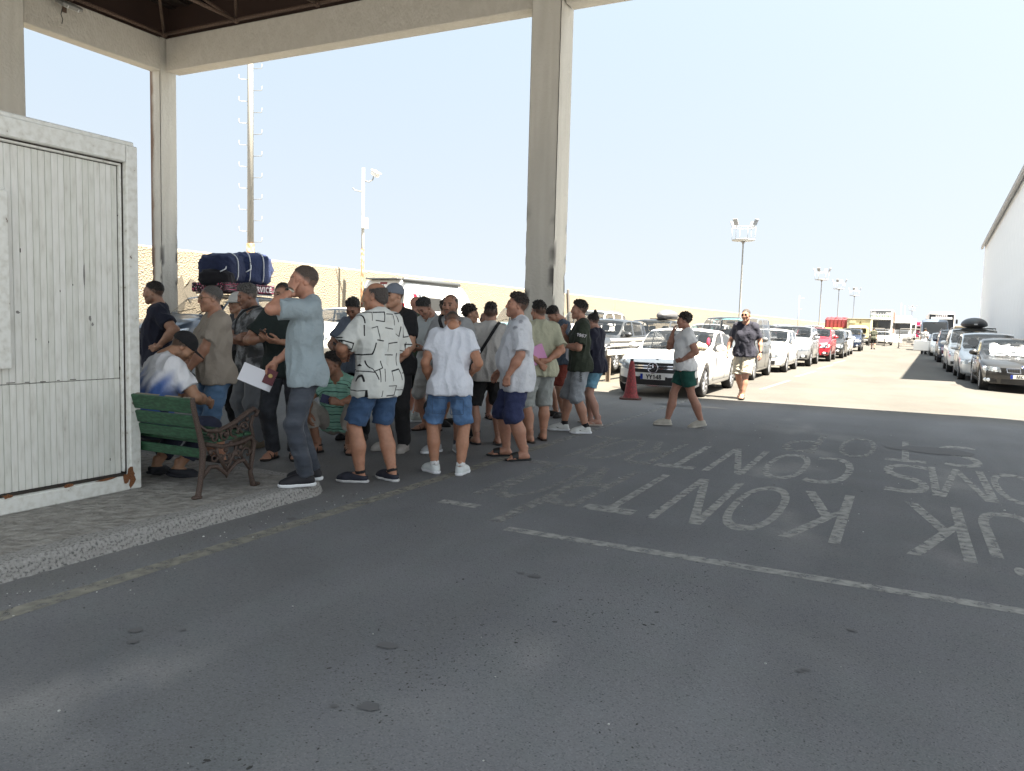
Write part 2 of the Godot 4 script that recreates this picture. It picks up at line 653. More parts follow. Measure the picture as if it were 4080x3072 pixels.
static func torso(f: Field, P: Dictionary, s: Dictionary, o: float) -> void:   # o: how far outside the skin
	var g := float(s.get("g", .3))
	var wo := 1.0 if s.get("woman", false) else 0.0
	var pb: Basis = P.pb
	var cb: Basis = P.cb
	var pel: Vector3 = P.pel
	var ch: Vector3 = P.chest
	var wa: Vector3 = P.waist
	f.cap(pel + pb * Vector3(-.07, 0, 0), pel + pb * Vector3(.07, 0, 0), .102 + .022 * g + o + .008 * wo, .102 + .022 * g + o + .008 * wo, .05)
	f.cap(wa + pb * Vector3(-.047, .0, .005), wa + pb * Vector3(.047, 0, .005), .088 + .042 * g + o - .008 * wo, .088 + .042 * g + o - .008 * wo, .09)
	f.ell(wa + pb * Vector3(0, -.02, .045 + .05 * g), Vector3(.085 + .05 * g + o, .13 + o, .052 + .07 * g + o), .06)
	f.cap(ch + cb * Vector3(-.075, -.03, .008), ch + cb * Vector3(.075, -.03, .008), .108 + .022 * g + o - .014 * wo, .108 + .022 * g + o - .014 * wo, .09)
	f.cap(ch + cb * Vector3(-.115 + .02 * wo, .105, -.015), ch + cb * Vector3(.115 - .02 * wo, .105, -.015), .066 + .008 * g + o - .006 * wo, .070 + .008 * g + o - .006 * wo, .07)
	if wo > 0:
		for sx in [-1.0, 1.0]:
			f.ell(ch + cb * Vector3(.065 * sx, -.01, .095), Vector3(.055 + o, .055 + o, .05 + o), .04)
	for k in ["l", "r"]:
		var sh: Vector3 = P["sh" + k]
		f.cap(P.neck + cb * Vector3(0, .0, -.015), sh + cb * Vector3(0, .012, 0), .052 + o, .048 + o, .05)

static func legs(f: Field, P: Dictionary, s: Dictionary) -> void:
	var g := float(s.get("g", .3)) * .012 - (.022 if float(s.get("legs", 1.05)) > 1.4 else 0.0)
	for k in ["l", "r"]:
		var hip: Vector3 = P["hip" + k]
		var kn: Vector3 = P["kn" + k]
		var an: Vector3 = P["an" + k]
		var back: Vector3 = -(P["ft" + k] as Transform3D).basis.z
		f.cap(hip, hip.lerp(kn, .55), .086 + g, .074 + g, .05)
		f.cap(hip.lerp(kn, .5), kn, .073 + g, .052 + g * .6, .04)
		f.ell(hip + P.pb * Vector3(0, .0, -.05), Vector3(.085, .09, .075) + Vector3.ONE * g, .05)
		f.cap(kn, an, .050 + g * .6, .037 + g * .3, .04)
		f.cap(kn.lerp(an, .18) + back * .018, kn.lerp(an, .42) + back * .020, .046 + g, .048 + g, .05)
		f.cap(kn.lerp(an, .42) + back * .018, kn.lerp(an, .72) + back * .006, .047 + g, .037 + g * .4, .05)

static func foot_field(bare: bool) -> Field:
	var f := Field.new()
	f.cap(Vector3(0, .14, -.028), Vector3(0, .07, -.022), .037, .037, .02)
	f.cap(Vector3(0, .038, -.05), Vector3(0, .045, .02), .034, .034, .03)
	f.cap(Vector3(0, .065, .0), Vector3(.006, .036, .11), .036, .030, .04)
	f.cap(Vector3(-.018, .028, .09), Vector3(-.024, .024, .12), .024, .020, .03)
	f.cap(Vector3(.020, .028, .10), Vector3(.022, .024, .13), .024, .020, .03)
	if bare:
		for i in 5:
			var x := .032 - .0165 * i
			var z := .172 - .0035 * i * i * .55 - .002 * i
			f.cap(Vector3(x * .9, .022, .125), Vector3(x, .016, z), .0125, .0135 if i == 0 else .0095, .006)
	f.planes = [Plane(Vector3(0, -1, 0), -.006)]
	return f

static func shoe_field(kind: String) -> Array:   # [upper, sole]
	var f := Field.new()
	var w := Field.new()
	var low := kind == "slip"
	f.cap(Vector3(0, .046, -.045), Vector3(0, .048, .03), .043, .043, .03)
	f.cap(Vector3(0, .050, .03), Vector3(.006, .040, .115), .044, .043, .03)
	f.cap(Vector3(.006, .034, .115), Vector3(.004, .030, .165), .042, .034, .03)
	f.cap(Vector3(0, .06, -.02), Vector3(0, .080 if low else .098, -.030), .048, .047, .02)
	f.cap(Vector3(0, .085, .03), Vector3(0, .06, .085), .022, .026, .03)
	f.planes = [Plane(Vector3(0, -1, 0), -.020), Plane(Vector3(0, 1, -.18).normalized(), .074 if low else .100)]
	w.cap(Vector3(0, .025, -.055), Vector3(0, .025, .03), .046, .044, .02)
	w.cap(Vector3(0, .025, .03), Vector3(.006, .025, .12), .044, .050, .02)
	w.cap(Vector3(.006, .025, .12), Vector3(.004, .027, .168), .050, .038, .02)
	w.planes = [Plane(Vector3(0, -1, 0), -.001), Plane(Vector3(0, 1, 0), .030 if kind == "sneaker" else .024)]
	return [f, w]

static func slide_field() -> Array:   # [strap, sole]
	var f := Field.new()
	var w := Field.new()
	f.cap(Vector3(0, .055, .03), Vector3(.004, .036, .12), .046, .044, .03)
	f.cut_cap(Vector3(0, .05, .03), Vector3(.004, .032, .12), .036, .034, .004)
	f.planes = [Plane(Vector3(0, -1, 0), -.02), Plane(Vector3(0, 0, -1), -.055), Plane(Vector3(0, 0, 1), .125)]
	w.cap(Vector3(0, .02, -.06), Vector3(0, .02, .03), .044, .042, .02)
	w.cap(Vector3(0, .02, .03), Vector3(.004, .02, .13), .042, .050, .02)
	w.cap(Vector3(.004, .02, .13), Vector3(.004, .02, .16), .050, .040, .02)
	w.planes = [Plane(Vector3(0, -1, 0), -.001), Plane(Vector3(0, 1, 0), .022)]
	return [f, w]

static func hair_field(kind: String, n: FastNoiseLite) -> Field:
	var f := Field.new()
	f.noise = n
	match kind:
		"cap", "hat":
			f.ell(Vector3(0, .042, -.012), Vector3(.086, .094, .106), .02)
			if kind == "cap":
				f.ell(Vector3(0, .045, .12), Vector3(.066, .010, .075), .012)
			else:
				f.cap(Vector3(0, .03, -.01), Vector3(0, .036, -.01), .10, .10, .02)
				f.ell(Vector3(0, .02, 0), Vector3(.145, .012, .16), .02)
			f.planes = [Plane(Vector3(0, -1, .12).normalized(), -.022)]
			if kind == "hat":
				f.planes = [Plane(Vector3(0, -1, 0), -.008)]
			return f
		"buzz":
			f.ell(Vector3(0, .037, -.014), Vector3(.0750, .0865, .0975), .02)
			f.amp = .002
			f.squash = Vector3.ONE * 60
		"receding", "fringe":
			f.ell(Vector3(0, .036, -.017), Vector3(.0752, .0862, .0972), .02)
			f.amp = .003
			f.squash = Vector3.ONE * 40
		"curly":
			f.ell(Vector3(0, .048, -.022), Vector3(.089, .094, .108), .02)
			f.amp = .020
			f.squash = Vector3.ONE * 28
		"bun":
			f.ell(Vector3(0, .042, -.014), Vector3(.078, .088, .100), .02)
			f.ell(Vector3(0, .115, -.075), Vector3(.036, .034, .036), .015)
			f.ell(Vector3(.01, .145, -.085), Vector3(.02, .024, .02), .015)
			f.amp = .006
			f.squash = Vector3.ONE * 40
		_:
			f.ell(Vector3(0, .052, -.012), Vector3(.0775, .086, .1005), .02)
			f.ell(Vector3(0, .104, .028), Vector3(.052, .025, .050), .03)
			f.amp = .012
			f.squash = Vector3(52, 40, 26)
	var front := {"receding": -.012, "fringe": .02}.get(kind, .014) as float
	f.planes = [Plane(-Vector3(0, .75, -.65).normalized(), -front)]
	f.cut_ell(Vector3(0, -.006, .088), Vector3(.082, .088 if kind != "receding" else .108, .060), .012)
	if kind == "fringe":
		f.ell(Vector3(0, -.012, -.050), Vector3(.067, .062, .064), .02)
		f.planes = [Plane(-Vector3(0, .75, -.65).normalized(), -.004), Plane(Vector3(0, 1, .12).normalized(), .066), Plane(Vector3(0, -.25, 1).normalized(), .018)]
	if kind == "receding":
		f.planes = [Plane(-Vector3(0, .80, -.60).normalized(), -.014)]
	for s in [-1.0, 1.0]:
		f.cut_ell(Vector3(.083 * s, -.006, -.008), Vector3(.022, .034, .024), .004)
	return f

var parts_of_people := {}      # shared heads, hands, shoes
var folds: FastNoiseLite
var person_out := []
var specs := []

func person_job(i: int) -> void:
	var s: Dictionary = specs[i]
	person_out[i] = compute(s)

static func skin_colors(m: Array, base: Color, s: Dictionary, is_head: bool, n: FastNoiseLite) -> PackedColorArray:
	var out := PackedColorArray()
	var beard := float(s.get("beard", 0.0))
	var hc: Color = s.get("hair_c", Color(.015, .012, .010))
	var vs: PackedVector3Array = m[0]
	var bald := str(s.get("hair", "short")) in ["fringe", "bald"]
	for p in vs:
		var c := base * (1.0 + .10 * n.get_noise_3dv(p * 26.0))
		if is_head:
			var ax := absf(p.x)
			if p.z > .05:
				var lip := smoothstep(.030, .020, ax) * smoothstep(.016, .009, absf(p.y + .063))
				c = c.lerp(Color(base.r * .62, base.g * .40, base.b * .40), lip * .75)
				var e := Vector2((ax - .031) / .014, (p.y - .006) / .0075).length()
				c = c.lerp(Color(.02, .015, .012), smoothstep(1.15, .75, e) * .9)
				var br := smoothstep(.021, .016, absf(ax - .032)) * smoothstep(.008, .004, absf(p.y - .030 + absf(ax - .03) * .15))
				c = c.lerp(hc.lerp(base, .15), br * .9)
				c = c.lerp(Color(base.r * 1.02, base.g * .82, base.b * .78), .35 * smoothstep(.03, .012, Vector2(ax - .0, p.y + .025).length()))
			if beard > 0:
				var jaw := smoothstep(-.028, -.048, p.y - .25 * maxf(0, .045 - p.z) + .0) * smoothstep(-.02, .01, p.z) * smoothstep(-.125, -.105, p.y)
				var mous := smoothstep(.030, .024, ax) * smoothstep(.009, .005, absf(p.y + .047)) * step_(p.z, .06)
				var b := clampf(maxf(jaw * (1.0 - smoothstep(.022, .016, ax) * smoothstep(.012, .008, absf(p.y + .064))), mous), 0, 1)
				c = c.lerp(hc.lerp(base, .25), b * beard * (.8 + .3 * n.get_noise_3dv(p * 90.0)))
			if not bald:
				var sc := smoothstep(-.006, .018, p.y * .75 - p.z * .65 + .004 * n.get_noise_3dv(p * 70.0))
				c = c.lerp(hc.lerp(base, .12), sc * .92)
			elif str(s.get("hair", "")) == "fringe":
				var sc := smoothstep(.0, .02, p.y * .75 - p.z * .65) * smoothstep(.085, .06, p.y + .12 * p.z) * smoothstep(.03, .01, p.z)
				c = c.lerp(hc.lerp(base, .3), sc * .7)
		out.append(Color(c.r, c.g, c.b, 1))
	return out

static func step_(x: float, e: float) -> float:
	return 1.0 if x > e else 0.0

func compute(s: Dictionary) -> Dictionary:
	var P := pose(s)
	var cell := float(s.get("cell", .013))
	var skin: Color = s.get("skin", Color(.345, .19, .125))
	var out := {"P": P}
	# the body, one continuous surface
	var f := Field.new()
	torso(f, P, s, 0.0)
	legs(f, P, s)
	var g := float(s.get("g", .3))
	for k in ["l", "r"]:
		f.cap(P["sh" + k], P["el" + k], .048 + .010 * g, .040 + .006 * g, .035)
		f.cap((P["sh" + k] as Vector3).lerp(P["el" + k], .35), (P["sh" + k] as Vector3).lerp(P["el" + k], .7), .046 + .01 * g, .046 + .008 * g, .03)
		f.cap(P["el" + k], (P["el" + k] as Vector3).lerp(P["wr" + k], .35), .041 + .006 * g, .043 + .008 * g, .03)
		f.cap((P["el" + k] as Vector3).lerp(P["wr" + k], .35), P["wr" + k], .042 + .008 * g, .026, .03)
		f.cap(P["kn" + k], P["an" + k], .03, .034, .02)
	f.cap(P.neck + P.cb * Vector3(0, -.02, -.004), P.head + P.hb * Vector3(0, -.10, -.025), .054 + .008 * g, .056 + .006 * g, .05)
	var body := blank()
	var m := f.mesh(cell)
	join(body, m, Transform3D.IDENTITY, skin_colors(m, skin, s, false, folds))
	var hk := 2 if s.get("woman", false) else (1 if g > .6 else 0)
	var hm: Array = parts_of_people["head%d" % hk]
	join(body, hm, Transform3D(P.hb * Basis.from_scale(Vector3.ONE * float(s.get("hs", 1.02))), P.head), skin_colors(hm, skin * 1.04, s, true, folds))
	for k in ["l", "r"]:
		var hd: Array = parts_of_people["hand%d" % P["hk" + k]]
		var b: Basis = P["hd" + k]
		# the hand mesh is a right hand (thumb at +z); mirrored for the left
		var t := Transform3D(b * Basis.from_scale(Vector3(1, 1, -1 if k == "l" else 1)) * Basis.from_scale(Vector3.ONE * (1.02 if hk != 2 else .9)), P["wr" + k])
		join(body, hd, t, skin_colors(hd, skin * .97, s, false, folds))
		var fm: Array = parts_of_people["foot"]
		var ft: Transform3D = P["ft" + k]
		var fs := Vector3(.82, .9, .9) if str(s.get("shoe", "sneaker")) in ["sneaker", "slip"] else Vector3.ONE
		join(body, fm, ft * Transform3D(Basis.from_scale(fs * Vector3(1 if k == "l" else -1, 1, 1)), Vector3(0, .008 if fs.x < 1 else 0.0, 0)), skin_colors(fm, skin, s, false, folds))
	out.body = body
	# the shirt
	var loose := float(s.get("loose", .014))
	var q := Field.new()
	torso(q, P, s, loose)
	var pb: Basis = P.pb
	var hem := float(s.get("hem", -.10))
	var pel: Vector3 = P.pel
	if s.get("sit", false):
		hem = -.06
	q.cap(pel + pb * Vector3(-.066, hem + .03, -.005), pel + pb * Vector3(.066, hem + .03, -.005), .102 + .026 * g + loose, .102 + .026 * g + loose, .10)
	for k in ["l", "r"]:
		q.ell(P["hip" + k] + pb * Vector3(0, .01, -.044), Vector3(.090, .11, .088) + Vector3.ONE * (.012 * g + loose * .8 + .004), .05)
	for k in ["l", "r"]:
		var sh: Vector3 = P["sh" + k]
		var el: Vector3 = P["el" + k]
		var sl := float(s.get("sleeve", .68))
		var ce := sh.lerp(el, minf(sl, 1.0) + .12)
		var wide := .058 + .012 * g + loose * .6
		q.cap(sh, ce, wide, wide + .004 + loose * .3, .04, (el - sh).normalized(), sh.lerp(el, sl))
	if not s.get("sit", false):
		for k in ["l", "r"]:
			var r0 := .088 + .012 * g + float(s.get("ease", .018)) * .7 + .012
			q.cap(P["hip" + k], (P["hip" + k] as Vector3).lerp(P["kn" + k], .25), r0, r0, .06)
	q.cut_cap(P.neck + P.cb * Vector3(0, .03, .02), P.neck + P.cb * Vector3(0, .16, .05), .066 + .008 * g, .075, .006)
	if s.get("vneck", false):
		q.cut_cap(P.neck + P.cb * Vector3(0, -.06, .10), P.neck + P.cb * Vector3(0, .05, .06), .012, .05, .006)
	q.planes = [Plane(-pb.y, -(pb.y.dot(pel + pb * Vector3(0, hem, 0))))]
	if not s.get("nohem", false):
		q.noise = folds
		q.amp = .013
		q.ridge = true
		q.squash = Vector3(5.6, 2.6, 5.6) + Vector3.ONE * float(s.get("seed", 0)) * .013
		out.shirt = clothed(q.mesh(cell), s, "shirt_fn", P)
	# shorts or trousers
	var w := Field.new()
	var fl := float(s.get("legs", 1.05))      # 1 = the knee, 2 = the ankle
	var ease := float(s.get("ease", .018))
	w.cap(pel + pb * Vector3(-.07, .02, 0), pel + pb * Vector3(.07, .02, 0), .104 + .022 * g + .012, .104 + .022 * g + .012, .05)
	w.cap(pel + pb * Vector3(-.06, .10, .005), pel + pb * Vector3(.06, .10, .005), .095 + .035 * g + .012, .095 + .035 * g + .012, .05)
	for k in ["l", "r"]:
		var hip: Vector3 = P["hip" + k]
		var kn: Vector3 = P["kn" + k]
		var an: Vector3 = P["an" + k]
		w.ell(hip + pb * Vector3(0, 0, -.048), Vector3(.09, .095, .082) + Vector3.ONE * (.012 * g + .006), .05)
		if fl <= 1.0:
			w.cap(hip, kn, .088 + .012 * g + ease * .7, .064 + ease * 1.25, .03, (kn - hip).normalized(), hip.lerp(kn, fl))
		else:
			w.cap(hip, kn, .090 + .012 * g + ease * .6, .060 + ease * 1.2, .03)
			var en := an + (an - kn).normalized() * .06
			w.cap(kn, en, .060 + ease * 1.2, .050 + ease if fl > 1.5 else .060 + ease * 1.1, .03, (an - kn).normalized(), kn.lerp(an, fl - 1.0))
	w.planes = [Plane(pb.y, pb.y.dot(pel + pb * Vector3(0, (float(s.get("hem", -.10)) + .055 if not s.get("sit", false) else .5), 0)))]
	w.noise = folds
	w.amp = .006 if fl > 1.4 else .010
	w.ridge = true
	w.squash = Vector3(4.5, 6.0, 4.5) + Vector3.ONE * float(s.get("seed", 0)) * .017
	out.pants = clothed(w.mesh(cell), s, "pants_fn", P)
	return out

static func clothed(m: Array, s: Dictionary, key: String, P: Dictionary) -> Array:
	var a := blank()
	a[0] = m[0]; a[1] = m[1]; a[2] = m[2]
	var uv := PackedVector2Array()
	var inv: Basis = (P.cb as Basis).inverse()
	var o: Vector3 = P.chest
	for p in (m[0] as PackedVector3Array):
		var l := inv * (p - o)
		uv.append(Vector2(l.x + .5, .5 - l.y))
	a[4] = uv
	if s.has(key):
		var col := PackedColorArray()
		for p in (m[0] as PackedVector3Array):
			col.append((s[key] as Callable).call(p, P))
		a[3] = col
	return a

func cloth(key: String, c: Color, tex: Texture2D = null, vertex := false) -> StandardMaterial3D:
	var k := "cloth_" + key
	if not cache.has(k):
		var m := paint(k, c, .92)
		m.normal_enabled = true
		m.normal_texture = noise_tex("cloth_folds", .02, [], 256, 4, 5.0)
		m.normal_scale = .85
		m.rim_enabled = true
		m.rim = .15
		if tex:
			m.albedo_texture = tex
		else:
			triplanar(m, Vector3(2.3, 1.6, 2.3), false)
		m.vertex_color_use_as_albedo = vertex
	return cache[k]

func build_people() -> void:
	folds = FastNoiseLite.new()
	folds.seed = 5
	folds.noise_type = FastNoiseLite.TYPE_SIMPLEX
	folds.frequency = 1.0
	folds.fractal_octaves = 1
	for k in 3:
		parts_of_people["head%d" % k] = head_field(k).mesh(.0055)
		parts_of_people["hand%d" % k] = hand_field(k).mesh(.005)
	parts_of_people["foot"] = foot_field(true).mesh(.007)
	for k in ["sneaker", "slip"]:
		var sf := shoe_field(k)
		parts_of_people[k] = [surface(arr(sf[0].mesh(.007))), surface(arr(sf[1].mesh(.007)))]
	var sl := slide_field()
	parts_of_people["slide"] = [surface(arr(sl[0].mesh(.006))), surface(arr(sl[1].mesh(.007)))]
	for k in ["short", "buzz", "receding", "fringe", "curly", "bun", "cap", "hat"]:
		parts_of_people["hair_" + k] = surface(arr(hair_field(k, folds).mesh(.006)))
	specs = people_specs()
	person_out.resize(specs.size())
	var job := WorkerThreadPool.add_group_task(person_job, specs.size(), 4, true)
	WorkerThreadPool.wait_for_group_task_completion(job)
	var skin := StandardMaterial3D.new()
	skin.resource_name = "skin"
	skin.vertex_color_use_as_albedo = true
	skin.roughness = .55
	skin.subsurf_scatter_enabled = true
	skin.subsurf_scatter_strength = .08
	for i in specs.size():
		put_person(specs[i], person_out[i], skin)

static func arr(m: Array) -> Array:
	return [m[0], m[1], m[2], PackedColorArray(), PackedVector2Array()]

func put_person(s: Dictionary, r: Dictionary, skin: Material) -> void:
	var at: Vector3 = s.at
	var t := thing("person", s.label, "person", at, deg_to_rad(s.turn))
	var sc := float(s.get("h", 1.75)) / 1.75
	t.scale = Vector3.ONE * sc
	var P: Dictionary = r.P
	mi("body", surface(r.body), skin, t)
	if r.has("shirt"):
		mi("shirt", surface(r.shirt), s.shirt_m, t)
	mi("trousers" if float(s.get("legs", 1.05)) > 1.5 else "shorts", surface(r.pants), s.pants_m, t)
	var ht := Transform3D(P.hb * Basis.from_scale(Vector3.ONE * float(s.get("hs", 1.02))), P.head)
	var hair := str(s.get("hair", "short"))
	if hair != "bald":
		var under := "buzz"
		if hair in ["cap", "hat"]:
			var hw := mi("hair", parts_of_people["hair_buzz"], paint("hair_%s" % s.get("hair_c", Color(.015, .012, .010)), (s.get("hair_c", Color(.015, .012, .010)) as Color).linear_to_srgb(), .6), t)
			hw.transform = ht
			hair = str(s.get("hair", ""))
			var hh := mi("cap" if hair == "cap" else "sun_hat", parts_of_people["hair_" + hair], cloth(str(s.hat_c), s.hat_c), t)
			hh.transform = ht
		else:
			var hc: Color = s.get("hair_c", Color(.015, .012, .010))
			var hm := paint("hair_%s" % hc, hc.linear_to_srgb(), .62)
			hm.normal_enabled = true
			hm.normal_texture = noise_tex("hair_strands", .09, [], 128, 3, 8.0)
			triplanar(hm, Vector3(9, 5, 9), false)
			var hh := mi("hair", parts_of_people["hair_" + hair], hm, t)
			hh.transform = ht
	for k in ["l", "r"]:
		var ft: Transform3D = P["ft" + k] * Transform3D(Basis.from_scale(Vector3(1 if k == "l" else -1, 1, 1)), Vector3.ZERO)
		var shoe := str(s.get("shoe", "sneaker"))
		if shoe == "bare":
			continue
		if parts_of_people.has(shoe):
			var nm := {"sneaker": "sneaker", "slip": "slip_on_shoe", "slide": "slide_sandal"}[shoe] as String
			var u := mi(nm, parts_of_people[shoe][0], paint("shoe_%s" % s.shoe_c, s.shoe_c, .7), t)
			u.transform = ft
			mi("sole", parts_of_people[shoe][1], paint("sole_%s" % s.get("sole_c", s.shoe_c), s.get("sole_c", s.shoe_c), .75), u)
			if s.has("swoosh"):
				for sx in [-1.0, 1.0]:
					var sw := MB.new()
					var pts := PackedVector2Array()
					for v in [Vector2(-.055, .022), Vector2(-.03, .006), Vector2(.0, .004), Vector2(.06, .035), Vector2(.0, .016), Vector2(-.03, .014)]:
						pts.append(v)
					sw.prism(pts, .003, Basis(Vector3(0, 0, -1), Vector3.UP, Vector3(1, 0, 0)), Vector3(sx * .046, .038, .045))
					part("shoe_mark", sw, paint("black_mark", Color(.05, .05, .06), .6), u)
			if shoe == "sneaker":
				var b := MB.new()
				for j in 4:
					var z := .028 + .022 * j
					b.box(Vector3(0, .106 - .0125 * j, z), Vector3(.036, .006, .007), .002, Basis(Vector3.RIGHT, .55))
				part("laces", b, paint("lace_%s" % s.get("sole_c", s.shoe_c), s.get("lace_c", s.get("sole_c", s.shoe_c)), .9), u)
			if s.has("sock_c"):
				var b := MB.new(true)
				var an: Vector3 = P["an" + k]
				var kn: Vector3 = P["kn" + k]
				b.tube([an, an.lerp(kn, float(s.get("sock_h", .14)))], [.047, .047], 14)
				part("sock", b, cloth("sock%s" % s.sock_c, s.sock_c), t)
		else:   # sandal or flip-flop: the slide's sole with straps over the foot
			var u := mi("sandal", parts_of_people["slide"][1], paint("shoe_%s" % s.shoe_c, s.shoe_c, .8), t)
			u.transform = ft
			var b := MB.new(true)
			if shoe == "sandal":
				for z in [.105, .04]:
					var hgt: float = .058 if z > .1 else .088
					var arc := []
					for j in 9:
						var a := PI * j / 8
						arc.append(Vector3(cos(a) * .048, .018 + sin(a) * hgt * .75, z - sin(a) * .012))
					b.tube(arc, .010, 6, true, .35, Vector3(0, 0, 1))
				var ring := []
				for j in 13:
					var a := TAU * j / 12
					ring.append(Vector3(cos(a) * .046, .085, -.025 + sin(a) * .044))
				b.tube(ring, .008, 6, true, 1.0)
			else:
				for sx in [-1.0, 1.0]:
					b.tube([Vector3(.012, .026, .125), Vector3(.012 + sx * .020, .056, .085), Vector3(sx * .042, .030, .03)], [.006, .007, .006], 6)
			part("strap", b, paint("strap_%s" % s.get("sole_c", s.shoe_c), s.get("sole_c", s.shoe_c), .7), u)
	if s.get("collar", false):
		var b := MB.new(true)
		var ring := []
		for j in 17:
			var a := PI * .08 + (TAU - PI * .16) * j / 16
			ring.append(P.neck + P.cb * Vector3(sin(a) * .074, .030 - .045 * cos(a), .012 + cos(a) * .070))
		b.tube(ring, [.006] + range(15).map(func(_x): return .020) + [.006], 8, true, .35, P.cb.y)
		part("collar", b, s.get("collar_m", s.shirt_m if not s.has("shirt_fn") and not s.has("tex") else cloth("collar_grey", lin(.30, .31, .30))), t)
	if s.has("glasses"):
		var kind := str(s.glasses)
		var b := MB.new(true)
		var lens := MB.new(true)
		var up := .0 if kind != "up" else .085
		var back := .0 if kind != "up" else -.055
		for sx in [-1.0, 1.0]:
			var ring := []
			for j in 13:
				var a := TAU * j / 12
				ring.append(Vector3(sx * .031 + cos(a) * .021, .006 + up + sin(a) * .016, .104 + back - .006 * absf(cos(a))))
			b.tube(ring, .0028, 5, false)
			b.tube([Vector3(sx * .052, .012 + up, .098 + back), Vector3(sx * .079, .012 + up * .9, .03 + back * .6), Vector3(sx * .081, .0 + up * .7, -.02)], .0025, 5)
			lens.ball(Vector3(sx * .031, .006 + up, .101 + back), Vector3(.020, .015, .004), 10, 6)
		b.tube([Vector3(-.011, .010 + up, .108 + back), Vector3(0, .014 + up, .112 + back), Vector3(.011, .010 + up, .108 + back)], .0028, 5)
		var gl := part("sunglasses" if kind == "sun" or kind == "up" else "glasses", b, paint("glasses_rim_" + kind, Color(.08, .07, .07) if kind != "wire" else Color(.6, .5, .4), .3), t)
		gl.transform = ht
		if kind == "sun":
			part("lens", lens, paint("dark_lens", Color(.03, .03, .035), .08), gl)
	if s.has("watch"):
		var k := str(s.watch)
		var b := MB.new(true)
		var a: Vector3 = P["wr" + k]
		var d: Vector3 = (P["el" + k] - a).normalized()
		b.tube([a + d * .010, a + d * .034], .034, 14)
		var wm := part("wrist_watch", b, paint("watch_strap_%s" % s.get("watch_c", "d"), Color(.62, .60, .55) if s.get("watch_c", "d") == "steel" else Color(.06, .06, .07), .35, .8 if s.get("watch_c", "d") == "steel" else 0.0), t)
		var fc := MB.new()
		var hb: Basis = P["hd" + k]
		fc.lathe([Vector2(0, .042), Vector2(.015, .042), Vector2(.017, .036), Vector2(.017, .025)], 14, Basis(hb.y, -hb.x, hb.z), a + d * .022)
		part("watch_face", fc, paint("watch_face", Color(.1, .1, .1), .15, .4), wm)
	if s.has("more"):
		(s.more as Callable).call(t, P, s)


